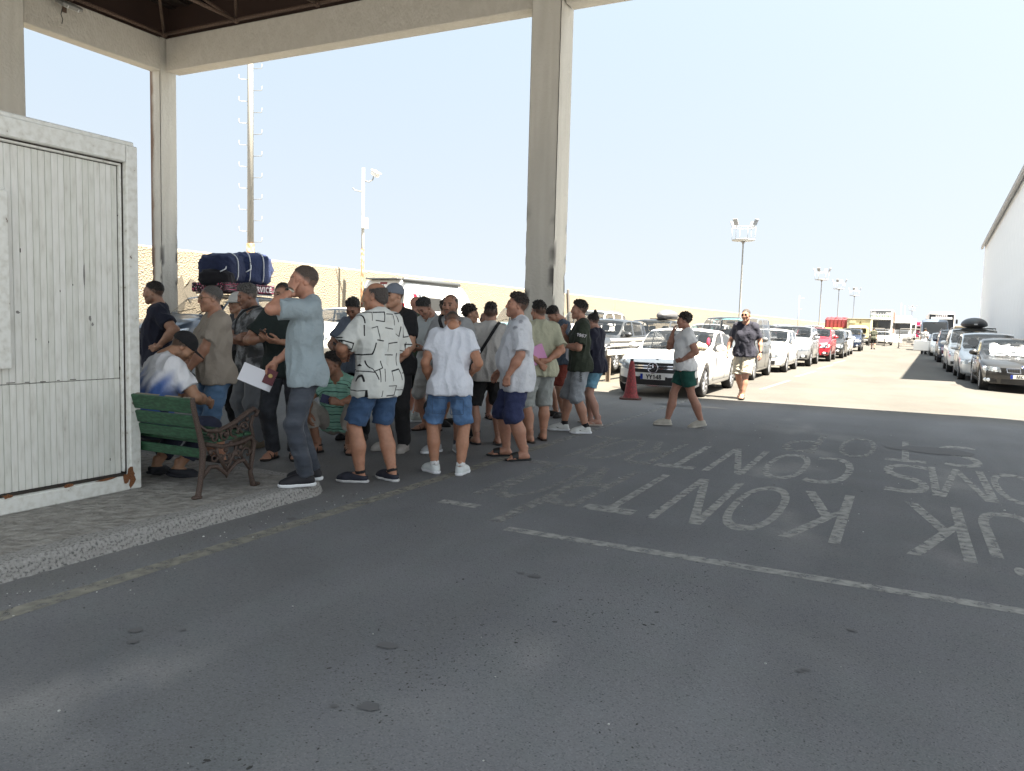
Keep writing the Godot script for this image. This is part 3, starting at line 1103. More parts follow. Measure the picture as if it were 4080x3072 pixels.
# ------------------------------------------------------------------ vehicles: lofted bodies with real openings for the glass
class Loft:   # front towards +z, x to the vehicle's left
	var p := {}
	var L := 4.5
	var W := 1.8
	var st := PackedFloat32Array()
	func _init(q: Dictionary) -> void:
		p = q
		L = q.L
		W = q.W
		var r := arch_r()
		var list := [0.0, .05, .12, .22, .36, L - .36, L - .22, L - .12, L - .05, L]
		for ax in [q.fo, q.fo + q.wb]:
			for k in 13:
				list.append(ax - r * cos(PI * k / 12))
			list.append(ax - r - .012)
			list.append(ax + r + .012)
		for k in q.get("marks", []):
			list.append(k)
		for k in q.top:
			list.append(k[0])
		var x := .5
		while x < L - .4:
			list.append(x)
			x += .16
		list.sort()
		for v in list:
			if v >= 0 and v <= L and (st.is_empty() or v - st[-1] > .008):
				st.append(v)
		st[-1] = L
	func arch_r() -> float:
		return float(p.r) + .045
	func line(pts: Array, s: float) -> float:
		for k in pts.size() - 1:
			if s <= pts[k + 1][0]:
				var t: float = clampf((s - pts[k][0]) / (pts[k + 1][0] - pts[k][0]), 0, 1)
				var m0: float = (pts[k + 1][1] - pts[maxi(k - 1, 0)][1]) / (pts[k + 1][0] - pts[maxi(k - 1, 0)][0] + 1e-6)
				var k2 := mini(k + 2, pts.size() - 1)
				var m1: float = (pts[k2][1] - pts[k][1]) / (pts[k2][0] - pts[k][0] + 1e-6)
				var d: float = pts[k + 1][0] - pts[k][0]
				var sl: float = (pts[k + 1][1] - pts[k][1]) / d
				m0 = clampf(m0, minf(0, 2.5 * sl), maxf(0, 2.5 * sl))
				m1 = clampf(m1, minf(0, 2.5 * sl), maxf(0, 2.5 * sl))
				var t2 := t * t
				var t3 := t2 * t
				return (2 * t3 - 3 * t2 + 1) * pts[k][1] + (t3 - 2 * t2 + t) * m0 * d + (-2 * t3 + 3 * t2) * pts[k + 1][1] + (t3 - t2) * m1 * d
		return pts[-1][1]
	func top(s: float) -> float:
		return line(p.top, s)
	func belt(s: float) -> float:
		return lerpf(p.belt[0], p.belt[1], s / L)
	func half(s: float) -> float:
		var f := float(p.get("nose", .10))
		var b := float(p.get("tail", .08))
		var a := 1.0 - f * pow(clampf(1.0 - s / .8, 0, 1), 2.0) - b * pow(clampf(1.0 - (L - s) / .8, 0, 1), 2.0)
		return W / 2 * a
	func zf(x: float, y: float, s: float) -> float:
		var z := L / 2 - s
		var k := pow(absf(x) / (W / 2), 2.4)
		var sw := float(p.get("sweep", .22))
		z -= sw * k * pow(clampf(1.0 - s / 1.0, 0, 1), 1.5)
		z += sw * .7 * k * pow(clampf(1.0 - (L - s) / 1.0, 0, 1), 1.5)
		var fl := float(p.get("lean", .10))
		var d := y - .48
		z -= fl * (d * d * 2.2) * clampf(1.0 - s / .5, 0, 1)
		z += fl * (d * d * 1.2) * clampf(1.0 - (L - s) / .5, 0, 1)
		return z
	func ring(s: float) -> Array:
		var w := half(s)
		var t := top(s)
		var hb := belt(s)
		var bot := float(p.get("bot", .20)) + .05 * pow(clampf(1.0 - s / .5, 0, 1), 2) + .08 * pow(clampf(1.0 - (L - s) / .5, 0, 1), 2)
		var pts := []
		if p.get("boxy", false):
			var fr := [0.0, .02, .2, .4, .66, .86, .93, .98, .997, 1.0]
			var wr := [.93, .985, 1.0, 1.0, .985, .955, .93, .85, .5, 0.0]
			for k in 10:
				pts.append(Vector2(w * wr[k], bot + (t - bot) * fr[k]))
		else:
			var f := smoothstep(.02, .26, t - hb)
			var h2 := minf(hb, t - .035)
			var tum := float(p.get("tumble", .22))
			var gh := t - hb
			var a := [Vector2(w * .86, bot), Vector2(w * .975, bot + .05), Vector2(w, lerpf(bot, h2, .45)), Vector2(w * .992, lerpf(bot, h2, .80)), Vector2(w * .962, h2)]
			var x6 := w * .945 - tum * clampf(gh - .09, 0, 1) * .9
			var hood := [Vector2(w * .93, h2 + (t - h2) * .35), Vector2(w * .88, h2 + (t - h2) * .62), Vector2(w * .78, h2 + (t - h2) * .82), Vector2(w * .45, t - .006), Vector2(0, t)]
			var roof := [Vector2(w * .945, hb + .028), Vector2(x6, t - .085), Vector2(x6 - .045, t - .042), Vector2(x6 * .5, t - .006), Vector2(0, t)]
			pts = a
			for k in 5:
				pts.append((hood[k] as Vector2).lerp(roof[k], f))
		var cy := float(p.r)
		for ax in [p.fo, p.fo + p.wb]:
			var d := absf(s - float(ax))
			var r := arch_r()
			if d < r:
				var ya := cy + sqrt(maxf(0, r * r - d * d))
				for k in 4:
					pts[k].y = maxf(pts[k].y, ya + [0.0, .012, .03, .05][k])
					if k < 2:
						pts[k].x = lerpf(pts[k].x, w * .99, .8)
		return pts
	func at(s: float, k: int, side: float, r: Array) -> Vector3:
		var q: Vector2 = r[k]
		return Vector3(q.x * side, q.y, zf(q.x, q.y, s))
	func side_at(s: float, y: float, off := 0.0) -> Vector3:   # a point on the left flank
		var r := ring(s)
		var x := 0.0
		for k in range(1, 9):
			if y <= r[k].y or k == 8:
				var a: Vector2 = r[k - 1]
				var b: Vector2 = r[k]
				x = lerpf(a.x, b.x, clampf((y - a.y) / maxf(b.y - a.y, 1e-4), 0, 1))
				break
		return Vector3(x + off, y, zf(x, y, s))
	func wrap_at(u: float, y: float, off: float, rear := false) -> Vector3:   # unrolled: across the front (or rear), then along the flank
		var sg := signf(u)
		var a := absf(u)
		var w0 := half(0.0 if not rear else L) * .93
		if a <= w0:
			var z := zf(a, y, 0.0 if not rear else L)
			return Vector3(u, y, z + (off if not rear else -off))
		var s := a - w0
		var q := side_at(s if not rear else L - s, y, off)
		q.x = maxf(q.x, w0)
		return Vector3(q.x * sg, q.y, q.z + (off if not rear else -off) * clampf(1.0 - s / .25, 0, 1))
	func decal(b: MB, c: Array, off: float, rear := false, nu := 8, nv := 3) -> void:   # four corners (u, y), going round
		for i in nu:
			for j in nv:
				var q := []
				for k in [[i, j], [i + 1, j], [i + 1, j + 1], [i, j + 1]]:
					var u := float(k[0]) / nu
					var v := float(k[1]) / nv
					var t: Vector2 = (c[0] as Vector2).lerp(c[1], u).lerp((c[3] as Vector2).lerp(c[2], u), v)
					q.append(wrap_at(t.x, t.y, off, rear))
				b.quad(q[0], q[1], q[2], q[3], Vector3(q[0].x * 1.2, 0, q[0].z * .5))

func wheel_meshes(r: float, w: float, style: String) -> Array:
	var key := "wheel_%s_%.2f" % [style, r]
	if cache.has(key):
		return cache[key]
	var t := MB.new(true)
	var b := Basis(Vector3.UP, Vector3.RIGHT, Vector3.FORWARD)      # lathe axis along +x
	var ri := r * .70
	t.lathe([Vector2(ri, -w / 2), Vector2(r * .93, -w / 2), Vector2(r, -w * .36), Vector2(r, w * .36), Vector2(r * .94, w / 2), Vector2(ri + .01, w / 2), Vector2(ri, w * .40), Vector2(ri, w * .1)], 28, b)
	var m := MB.new(true)
	m.lathe([Vector2(ri, w * .44), Vector2(ri - .018, w * .45), Vector2(ri - .022, w * .36), Vector2(ri - .03, 0)], 28, b)
	m.smooth(false)
	var spokes := {"five": 5, "ten": 10, "web": 10, "cap": 7}.get(style, 5) as int
	for k in spokes:
		for sg in ([-1.0, 1.0] if style in ["five", "web"] else [0.0]):
			var a0 := TAU * k / spokes
			var a1: float = a0 + sg * (.17 if style == "five" else .22)
			var p0 := Vector3(w * .40, cos(a0) * r * .13, sin(a0) * r * .13)
			var p1 := Vector3(w * .43, cos(a1) * (ri - .012), sin(a1) * (ri - .012))
			m.tube([p0, p1], [.022, .019] if style != "cap" else [.045, .055], 6, true, .7, Vector3.RIGHT)
	m.lathe([Vector2(0, w * .46), Vector2(r * .15, w * .45), Vector2(r * .2, w * .36)], 14, b)
	var dk := MB.new(true)
	dk.lathe([Vector2(0, w * .12), Vector2(ri, w * .12)], 20, b)
	cache[key] = [t.done(), m.done(), dk.done()]
	return cache[key]

func glass_mat(key: String, c: Color, a: float) -> StandardMaterial3D:
	var m := paint("glass_" + key, Color(c.r, c.g, c.b, a), .03)
	m.transparency = BaseMaterial3D.TRANSPARENCY_ALPHA
	return m

func add_wheels(t: Node3D, q: Dictionary, W: float, L: float, rim: Material) -> void:
	var style := str(q.get("rim", "five"))
	var w := float(q.get("tw", .21))
	var wm := wheel_meshes(q.r, w, style)
	for ax in [q.fo, q.fo + q.wb]:
		for sx in [-1.0, 1.0]:
			var n := node("wheel", t, Vector3(sx * (W / 2 - w / 2 - .015), q.r, L / 2 - ax))
			if sx < 0:
				n.rotation.y = PI
			mi("tyre", wm[0], paint("tyre", lin(.018, .018, .019), .85), n)
			mi("rim", wm[1], rim, n)
			mi("brake_disc", wm[2], paint("brake", lin(.03, .03, .03), .6, .3), n)

func car(called: String, label: String, at: Vector3, turn: float, q: Dictionary, col: Material, group := "") -> Node3D:
	var t := thing(called, label, q.get("cat", "car"), at, turn, group)
	var l := Loft.new(q)
	var body := MB.new(true)
	var side_glass := [MB.new(true), MB.new(true)]
	var wind := MB.new(true)
	var back := MB.new(true)
	var used_back := false
	var g: Array = q.get("glass", [0, 0])            # side windows from..to
	var ws: Array = q.get("wind", [0, 0])
	var rw: Array = q.get("rearw", [0, 0])
	var pil: Array = q.get("pillars", [])
	var rings := []
	for s in l.st:
		rings.append(l.ring(s))
	var mid := Vector3(0, .7, 0)
	for i in l.st.size() - 1:
		var s0 := l.st[i]
		var s1 := l.st[i + 1]
		var sm := (s0 + s1) / 2
		for k in 9:
			for side in [1.0, -1.0]:
				var a := l.at(s0, k, side, rings[i])
				var b := l.at(s1, k, side, rings[i + 1])
				var c := l.at(s1, k + 1, side, rings[i + 1])
				var d := l.at(s0, k + 1, side, rings[i])
				var out := Vector3(side, .15 if k < 5 else 1.2, 0)
				if k == 5 and sm > g[0] and sm < g[1]:
					var ok := true
					for pp in pil:
						if absf(sm - pp) < .045:
							ok = false
					if ok and minf(c.y - b.y, d.y - a.y) > .015:
						side_glass[0 if side > 0 else 1].quad(a, b, c, d, Vector3(side, 0, 0))
						continue
				if k >= 7 and sm > ws[0] and sm < ws[1]:
					wind.quad(a, b, c, d, Vector3(0, 1, .3))
					continue
				if k >= 7 and sm > rw[0] and sm < rw[1]:
					back.quad(a, b, c, d, Vector3(0, 1, -.3))
					used_back = true
					continue
				body.quad(a, b, c, d, out)
	for e in [0, l.st.size() - 1]:     # nose and tail
		var r: Array = rings[e]
		var s := l.st[e]
		var nx := 8
		for k in 9:
			for j in nx:
				var pts := []
				for c in [[k, j], [k, j + 1], [k + 1, j + 1], [k + 1, j]]:
					var v: Vector2 = r[c[0]]
					var x: float = v.x * (2.0 * c[1] / nx - 1.0)
					pts.append(Vector3(x, v.y, l.zf(x, v.y, s)))
				if e > 0 and q.has("reardoorglass") and k >= q.reardoorglass[0] and k < q.reardoorglass[1] and j > 0 and j < nx - 1:
					back.quad(pts[0], pts[1], pts[2], pts[3], Vector3(0, 0, -1))
					used_back = true
				else:
					body.quad(pts[0], pts[1], pts[2], pts[3], Vector3(0, .01, 1 if e == 0 else -1))
	part("body", body, col, t)
	var gm: Material = q.get("glass_m", glass_mat("tint", Color(.03, .045, .045), .34))
	if ws[1] > 0:
		part("windshield", wind, q.get("wind_m", gm), t)
	for i in 2:
		if g[1] > 0:
			part("side_window", side_glass[i], q.get("side_m", gm), t)
	if used_back:
		part("rear_window", back, q.get("side_m", gm), t)
	# what shows through the openings
	var W := l.W
	var L := l.L
	var dark := paint("car_inside", lin(.03, .03, .032), .9)
	var fl := MB.new()
	fl.box(Vector3(0, .40, 0), Vector3(W * .58, .34, L * .90), .05)
	var cab: Array = q.get("cabin", [1.35, L - .6])
	fl.box(Vector3(0, .53, L / 2 - (cab[0] + cab[1]) / 2), Vector3(W * .86, .1, cab[1] - cab[0]), .02)
	part("underbody", fl, dark, t)
	if ws[1] > 0:
		var seats := MB.new()
		var x0 := ws[1] as float
		var hb := l.belt(x0)
		for sx in [-1.0, 1.0]:
			for z in [x0 + .45, x0 + 1.35]:
				if z > cab[1] - .2:
					continue
				seats.box(Vector3(sx * W * .21, hb - .16, L / 2 - z), Vector3(.50, .66, .14), .06, Basis(Vector3.RIGHT, -.22))
				seats.box(Vector3(sx * W * .21, hb + .27, L / 2 - z - .08), Vector3(.26, .20, .10), .045, Basis(Vector3.RIGHT, -.15))
		part("seats", seats, q.get("seat_m", paint("car_seat", lin(.05, .05, .053), .85)), t)
		var dash := MB.new()
		dash.box(Vector3(0, hb - .10, L / 2 - ws[0] - .35), Vector3(W * .80, .16, .46), .06)
		part("dashboard", dash, paint("dash", lin(.035, .036, .038), .8), t)
		var wh := MB.new(true)
		var ring := []
		for j in 17:
			ring.append(Vector3(-W * .2, hb + .02, L / 2 - ws[0] - .66) + Basis(Vector3.RIGHT, -.5) * Vector3(cos(TAU * j / 16) * .18, sin(TAU * j / 16) * .18, 0))
		wh.tube(ring, .016, 6, false)
		part("steering_wheel", wh, dark, t)
		var rv := MB.new()
		rv.box(Vector3(0, l.top(ws[1]) - .14, L / 2 - ws[1] + .12), Vector3(.22, .06, .03), .012)
		part("rear_view_mirror", rv, dark, t)
	add_wheels(t, q, W, L, q.get("rim_m", paint("alloy", Color(.62, .63, .65), .35, .7)))
	# mirrors
	if q.has("mirror"):
		for sx in [-1.0, 1.0]:
			var p := l.side_at(q.mirror, l.belt(q.mirror) + .02)
			p.x *= sx
			var mb := MB.new(true)
			mb.ball(p + Vector3(sx * .14, .075, .02), Vector3(.115, .075, .07), 12, 8)
			mb.smooth(false)
			var m := part("wing_mirror", mb, q.get("mirror_m", col), t)
			var arm := MB.new()
			arm.box(p + Vector3(sx * .05, .01, .01), Vector3(.14, .03, .06), .01)
			arm.quad(p + Vector3(sx * .06, .03, -.052), p + Vector3(sx * .23, .03, -.052), p + Vector3(sx * .23, .125, -.052), p + Vector3(sx * .06, .125, -.052), Vector3(0, 0, -1))
			part("mirror_arm", arm, dark, m)
	# what sits on the nose and flanks, each a patch of the same surface
	var black := paint("car_trim", lin(.012, .012, .013), .5)
	var lampglass := paint("headlight_glass", Color(.72, .76, .80), .08, .55)
	lampglass.clearcoat_enabled = true
	for d in q.get("marks_front", []):
		var b := MB.new(true)
		l.decal(b, d[1], d[3] if d.size() > 3 else .008)
		var m: Material = {"black": black, "lamp": lampglass, "chrome": paint("chrome", Color(.8, .8, .82), .12, 1.0), "white": paint("white_plate", Color(.86, .86, .84), .5), "body": col, "darklamp": paint("dark_lamp", Color(.22, .24, .27), .06, .6), "grey": paint("grey_trim", Color(.35, .36, .37), .4, .5), "orange": paint("indicator", Color(.8, .35, .05), .3), "blue": paint("eu_blue", Color(.05, .2, .6), .5), "red": paint("lamp_red", Color(.5, .02, .03), .2), "yellow": paint("plate_yellow", Color(.85, .72, .15), .5)}[d[2]]
		var o := part(d[0], b, m, t)
		if d[2] == "lamp":
			var bulb := MB.new(true)
			var c: Vector2 = (d[1][0] + d[1][1] + d[1][2] + d[1][3]) / 4
			for du in [-.28, .18]:
				var w: Vector2 = c + (d[1][1] - d[1][0]) * du
				var pp := l.wrap_at(w.x, w.y, .004)
				bulb.ball(pp, Vector3(.055, .05, .03), 10, 6)
			part("lamp_lens", bulb, paint("lens", Color(.92, .94, .96), .05, .3), o)
	for d in q.get("marks_rear", []):
		var b := MB.new(true)
		l.decal(b, d[1], d[3] if d.size() > 3 else .008, true)
		part(d[0], b, {"red": paint("lamp_red", Color(.5, .02, .03), .2), "black": black, "white": paint("white_plate", Color(.86, .86, .84), .5), "glass": glass_mat("dark", Color(.02, .025, .025), .75), "grey": paint("grey_trim", Color(.35, .36, .37), .4, .5)}[d[2]], t)
	# shut lines and handles
	if q.has("doors"):
		var seam := MB.new(true)
		var hd := MB.new()
		var ds: Array = q.doors
		for sx in [-1.0, 1.0]:
			for s in ds:
				var pts := []
				for k in 7:
					var y := lerpf(.30, l.belt(s) + .01, k / 6.0)
					var v := l.side_at(s, y, .0)
					pts.append(Vector3(v.x * sx, v.y, v.z))
				seam.tube(pts, .0045, 4, false)
			for k in ds.size() - 1:
				var s: float = ds[k + 1] - .16
				var v := l.side_at(s, l.belt(s) - .11, .012)
				hd.box(Vector3(v.x * sx, v.y, v.z), Vector3(.03, .03, .17), .01)
				var lo := []
				for j in 6:
					var v2 := l.side_at(lerpf(ds[k], ds[k + 1], j / 5.0), .31, 0)
					lo.append(Vector3(v2.x * sx, v2.y, v2.z))
				seam.tube(lo, .004, 4, false)
		part("door_seam", seam, black, t)
		part("door_handle", hd, q.get("handle_m", col), t)
	if q.get("rails", false):
		for sx in [-1.0, 1.0]:
			var b := MB.new(true)
			var pts := []
			for k in 9:
				var s: float = lerpf(ws[1] + .15, cab[1] - .25, k / 8.0)
				var r := l.ring(s)
				pts.append(Vector3((r[7].x - .01) * sx, r[7].y + (.015 if k in [0, 8] else .06), L / 2 - s))
			b.tube(pts, .016, 6)
			part("roof_rail", b, paint("roof_rail", Color(.5, .5, .52), .3, .8), t)
	if q.has("wipers"):
		var b := MB.new(true)
		for sx in [-.55, .12]:
			var s0: float = ws[0] + .05
			var pts := []
			for k in 5:
				var s: float = s0 + .03 * k
				pts.append(Vector3(sx * W * .5 + .12 * k, l.top(s) + .012, L / 2 - s))
			b.tube(pts, .009, 5)
		part("wiper", b, black, t)
	return t

func lettering(called: String, text: String, h: float, m: Material, parent: Node, xf: Transform3D, depth := .004, font := "Droid Sans", bold := true, stretch := Vector2.ONE) -> MeshInstance3D:
	var tm := TextMesh.new()
	var f := SystemFont.new()
	f.font_names = PackedStringArray([font])
	f.font_weight = 700 if bold else 400
	tm.font = f
	tm.text = text
	tm.font_size = 64
	tm.pixel_size = h / 46.0
	tm.depth = depth
	tm.curve_step = 2.0
	var o := mi(called, tm, m, parent)
	o.transform = Transform3D(xf.basis * Basis.from_scale(Vector3(stretch.x, stretch.y, 1)), xf.origin)
	return o

func v2(a: float, b: float) -> Vector2:
	return Vector2(a, b)

func rect(x0: float, y0: float, x1: float, y1: float) -> Array:
	return [Vector2(x0, y0), Vector2(x1, y0), Vector2(x1, y1), Vector2(x0, y1)]

func both(called: String, c: Array, kind: String, off := .008) -> Array:   # a patch on the left and its mirror on the right
	var m := []
	for p in c:
		m.append(Vector2(-p.x, p.y))
	return [[called, c, kind, off], [called, m, kind, off]]

func sedan(L: float, W: float, H: float) -> Dictionary:
	return {"L": L, "W": W, "wb": L * .605, "fo": L * .175, "r": .325, "bot": .19, "belt": [.88, .96], "nose": .13, "sweep": .26,
		"top": [[0, .66], [.18, .74], [.6, .83], [L * .285, .92], [L * .33, .985], [L * .465, H - .055], [L * .55, H], [L * .66, H - .03], [L * .77, H - .18], [L * .88, 1.03], [L - .1, 1.02], [L, .95]],
		"glass": [L * .315, L * .845], "wind": [L * .31, L * .47], "rearw": [L * .74, L * .87], "pillars": [L * .575], "mirror": L * .375, "cabin": [L * .30, L * .84],
		"doors": [L * .325, L * .575, L * .75], "wipers": true, "marks": [L * .31, L * .47, L * .74, L * .87, L * .575 - .05, L * .575 + .05]}

func hatch(L: float, W: float, H: float) -> Dictionary:
	return {"L": L, "W": W, "wb": L * .62, "fo": L * .185, "r": .32, "bot": .20, "belt": [.90, 1.0], "nose": .12, "sweep": .24,
		"top": [[0, .70], [.15, .79], [.55, .90], [L * .25, 1.0], [L * .29, 1.06], [L * .43, H - .05], [L * .54, H], [L * .78, H - .03], [L * .90, H - .14], [L * .965, 1.12], [L, .98]],
		"glass": [L * .285, L * .93], "wind": [L * .275, L * .435], "rearw": [L * .90, L * .97], "pillars": [L * .58, L * .80], "mirror": L * .36, "cabin": [L * .28, L * .93],
		"doors": [L * .30, L * .58, L * .79], "wipers": true, "marks": [L * .275, L * .435, L * .9, L * .97, L * .58 - .05, L * .58 + .05, L * .8 - .05, L * .8 + .05]}

func suv(L: float, W: float, H: float) -> Dictionary:
	var q := hatch(L, W, H)
	q.merge({"bot": .26, "r": .355, "belt": [1.0, 1.10], "rails": true,
		"top": [[0, .80], [.12, .90], [.5, 1.02], [L * .25, 1.12], [L * .28, 1.17], [L * .40, H - .06], [L * .50, H], [L * .80, H - .03], [L * .91, H - .13], [L * .975, 1.2], [L, 1.08]]}, true)
	return q

func face(q: Dictionary, kind: String) -> void:   # lamps, grille and number plate in the style of the car
	var w: float = q.W / 2
	var f := []
	var hi: float = q.top[0][1]
	match kind:
		"sport":
			f += both("headlight", [v2(w * .50, hi - .20), v2(w * .93 + .16, hi - .08), v2(w * .93 + .24, hi + .02), v2(w * .56, hi - .06)], "lamp")
			f += both("bumper_intake", [v2(w * .50, .27), v2(w * .88, .28), v2(w * .86, .42), v2(w * .56, .37)], "black")
			f.append(["lower_grille", rect(-w * .44, .24, w * .44, .36), "black", .008])
		"wide":
			f += both("headlight", [v2(w * .46, hi - .16), v2(w * .93 + .10, hi - .14), v2(w * .93 + .22, hi + .03), v2(w * .60, hi - .01)], "lamp")
			f += both("fog_light", [v2(w * .58, .34), v2(w * .86, .35), v2(w * .84, .46), v2(w * .60, .43)], "black")
			f += both("fog_light_glass", rect(w * .66, .37, w * .76, .43), "lamp", .014)
			f.append(["lower_grille", rect(-w * .5, .27, w * .5, .38), "black", .008])
			f.append(["radiator_grille", [v2(-w * .42, hi - .20), v2(w * .42, hi - .20), v2(w * .46, hi - .08), v2(-w * .46, hi - .08)], "black", .008])
			f.append(["badge_bar", rect(-w * .45, hi - .145, w * .45, hi - .125), "chrome", .014])
		"plain":
			f += both("headlight", [v2(w * .48, hi - .17), v2(w * .93 + .08, hi - .15), v2(w * .93 + .20, hi + .0), v2(w * .58, hi - .03)], "lamp")
			f.append(["lower_grille", rect(-w * .62, .27, w * .62, .40), "black", .008])
			f.append(["radiator_grille", rect(-w * .40, hi - .15, w * .40, hi - .08), "black", .008])
			f += both("grille_bar", rect(0, hi - .12, w * .40, hi - .11), "grey", .014)
	f.append(["number_plate", rect(-.26, .40, .26, .51), q.get("plate", "white"), .02])
	q.marks_front = q.get("marks_front", []) + f

func box_body(called: String, size: Vector3, at: Vector3, m: Material, parent: Node, bev := .06) -> MeshInstance3D:
	var b := MB.new()
	b.box(at, size, bev)
	return part(called, b, m, parent)


# ------------------------------------------------------------------ ground, canopy, walls
func asphalt_mat() -> StandardMaterial3D:
	var m := paint("asphalt", Color.WHITE, .93)
	var n := 512
	var r := RandomNumberGenerator.new()
	r.seed = 4
	var im := Image.create(n, n, false, Image.FORMAT_RGB8)
	var bump := Image.create(n, n, false, Image.FORMAT_L8)
	im.fill(Color(.92, .92, .92))
	bump.fill(Color(.5, .5, .5))
	for k in 52000:      # chips of stone in the binder
		var x := r.randi() % n
		var y := r.randi() % n
		var c := r.randfn(.91, .08)
		if r.randf() < .022:
			c = r.randf_range(.5, .68)
		elif r.randf() < .02:
			c = 1.0
		var s := 1 + (r.randi() % 3)
		im.fill_rect(Rect2i(x, y, s, 1 + r.randi() % 2), Color(c, c, c * .995))
		var h := .5 + (c - .91) * 1.5
		bump.fill_rect(Rect2i(x, y, s, s), Color(h, h, h))
	m.albedo_texture = ImageTexture.create_from_image(im)
	bump.bump_map_to_normal_map(2.5)
	m.normal_enabled = true
	m.normal_texture = ImageTexture.create_from_image(bump)
	m.normal_scale = .8
	triplanar(m, Vector3.ONE / 1.3)
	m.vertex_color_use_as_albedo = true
	return m

func build_ground() -> void:
	var xs := []
	var x := -10.0
	while x <= 6.0:
		xs.append(x)
		x += .125
	for k in range(1, 40):
		xs.append(6.0 + pow(k, 1.8) * .5 + k * .4)
		xs.append(-10.0 - pow(k, 1.8) * .5 - k * .4)
	xs.append_array([1500.0, -1500.0, 600.0, -600.0])
	xs.sort()
	var zs := []
	var z := -26.0
	while z <= 2.0:
		zs.append(z)
		z += .125 if z > -17.5 else .25
	for k in range(1, 70):
		zs.append(-26.0 - k * .5 - pow(k, 1.75) * .09)
	for k in range(1, 20):
		zs.append(2.0 + k * k * .6)
	zs.append_array([-600.0, -1500.0, 600.0])
	zs.sort()
	var a := FastNoiseLite.new()
	a.seed = 3
	a.frequency = .22
	a.fractal_octaves = 5
	var b := FastNoiseLite.new()
	b.seed = 8
	b.frequency = .9
	b.fractal_octaves = 3
	var verts := PackedVector3Array()
	var cols := PackedColorArray()
	var ind := PackedInt32Array()
	for i in xs.size():
		for j in zs.size():
			var px: float = xs[i]
			var pz: float = zs[j]
			verts.append(Vector3(px, ground_y(px), pz))
			var big := a.get_noise_2d(px, pz * .5)
			var small := b.get_noise_2d(px, pz)
			var v := .184 + .046 * big + .020 * small
			# pale dusty patches, and tyre lanes polished by traffic
			var dust := smoothstep(.22, .5, b.get_noise_2d(px * .8 + 40, pz * .5)) * smoothstep(-.05, .35, a.get_noise_2d(px * 1.3 - 60, pz + 30))
			v += .075 * dust + .014 * a.get_noise_2d(px * 9.0, pz * .35) + .010 * b.get_noise_2d(px * 6.0, pz * .12)
			v *= 1.0 - .10 * exp(-pow((px + 1.9) / .5, 2)) - .08 * exp(-pow((px + .2) / .5, 2))
			var open := smoothstep(-14.2, -16.8, pz)     # shade cooler and paler, sunlit asphalt darker and warmer: light put into the colour
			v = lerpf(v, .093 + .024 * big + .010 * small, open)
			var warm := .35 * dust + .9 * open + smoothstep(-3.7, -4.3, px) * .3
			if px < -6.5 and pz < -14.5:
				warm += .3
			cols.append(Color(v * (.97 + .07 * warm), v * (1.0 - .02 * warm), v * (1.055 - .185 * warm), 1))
	var nz := zs.size()
	for i in xs.size() - 1:
		for j in nz - 1:
			var q := i * nz + j
			ind.append_array(PackedInt32Array([q, q + nz, q + nz + 1, q, q + nz + 1, q + 1]))
	var norms := PackedVector3Array()
	norms.resize(verts.size())
	norms.fill(Vector3.UP)
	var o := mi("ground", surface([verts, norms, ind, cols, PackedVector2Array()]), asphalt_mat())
	o.set_meta("kind", "structure")

func paint_mark_mat(key: String, c: Color, keep: float) -> StandardMaterial3D:
	var m := paint("mark_" + key, c, .85)
	if not m.albedo_texture:
		m.albedo_texture = noise_tex("wear_" + key, .035, [[0.0, Color(1, 1, 1, .05)], [keep, Color(.95, .95, .95, .34)], [keep + .12, Color(.95, .95, .94, .58)], [.7, Color(1, 1, .98, .74)], [1.0, Color(1, 1, .98, .85)]], 512, 6)
		m.transparency = BaseMaterial3D.TRANSPARENCY_ALPHA
		triplanar(m, Vector3.ONE / 1.9)
	return m

func road_letter(ch: String, x0: float, x1: float, z0: float, z1: float, m: Material) -> void:   # read from the far side: its top points to +z
	var tm := TextMesh.new()
	var f := SystemFont.new()
	f.font_names = PackedStringArray(["Droid Sans"])
	f.font_weight = 400
	tm.font = f
	tm.text = ch
	tm.font_size = 64
	tm.pixel_size = .01
	tm.depth = 0.0
	tm.curve_step = 1.5
	var bb := tm.get_aabb()
	var sx := (x1 - x0) / bb.size.x
	var sy := (z1 - z0) / bb.size.y
	var o := mi("road_letter", tm, m)
	var c := bb.get_center()
	o.transform = Transform3D(Basis(Vector3(-sx, 0, 0), Vector3(0, 0, sy), Vector3(0, 1, 0)), Vector3((x0 + x1) / 2 + c.x * sx, .0016, (z0 + z1) / 2 - c.y * sy))
	o.set_meta("kind", "structure")

func mark_strip(x0: float, z0: float, x1: float, z1: float, w: float, m: Material, called := "lane_line") -> void:
	var b := MB.new()
	var d := Vector3(x1 - x0, 0, z1 - z0)
	var s := d.cross(Vector3.UP).normalized() * w / 2
	var n := maxi(1, int(d.length()))
	for k in n:
		var p := Vector3(x0, .002, z0) + d * k / n
		var q := Vector3(x0, .002, z0) + d * (k + 1) / n
		p.y = ground_y(p.x) + .002
		q.y = ground_y(q.x) + .002
		b.quad(p - s, p + s, q + s, q - s, Vector3.UP)
	struct(called, b, m)

func blot(x: float, z: float, r: float, stretch: float, m: Material, called: String) -> void:
	var b := MB.new()
	var pts := []
	for k in 14:
		var a := TAU * k / 14
		var rr := r * rng.randf_range(.75, 1.15)
		pts.append(Vector3(x + cos(a) * rr * stretch, ground_y(x) + .0045, z + sin(a) * rr))
	for k in range(1, 13):
		b.tri(pts[0], pts[k], pts[k + 1], Vector3.UP)
	struct(called, b, m)

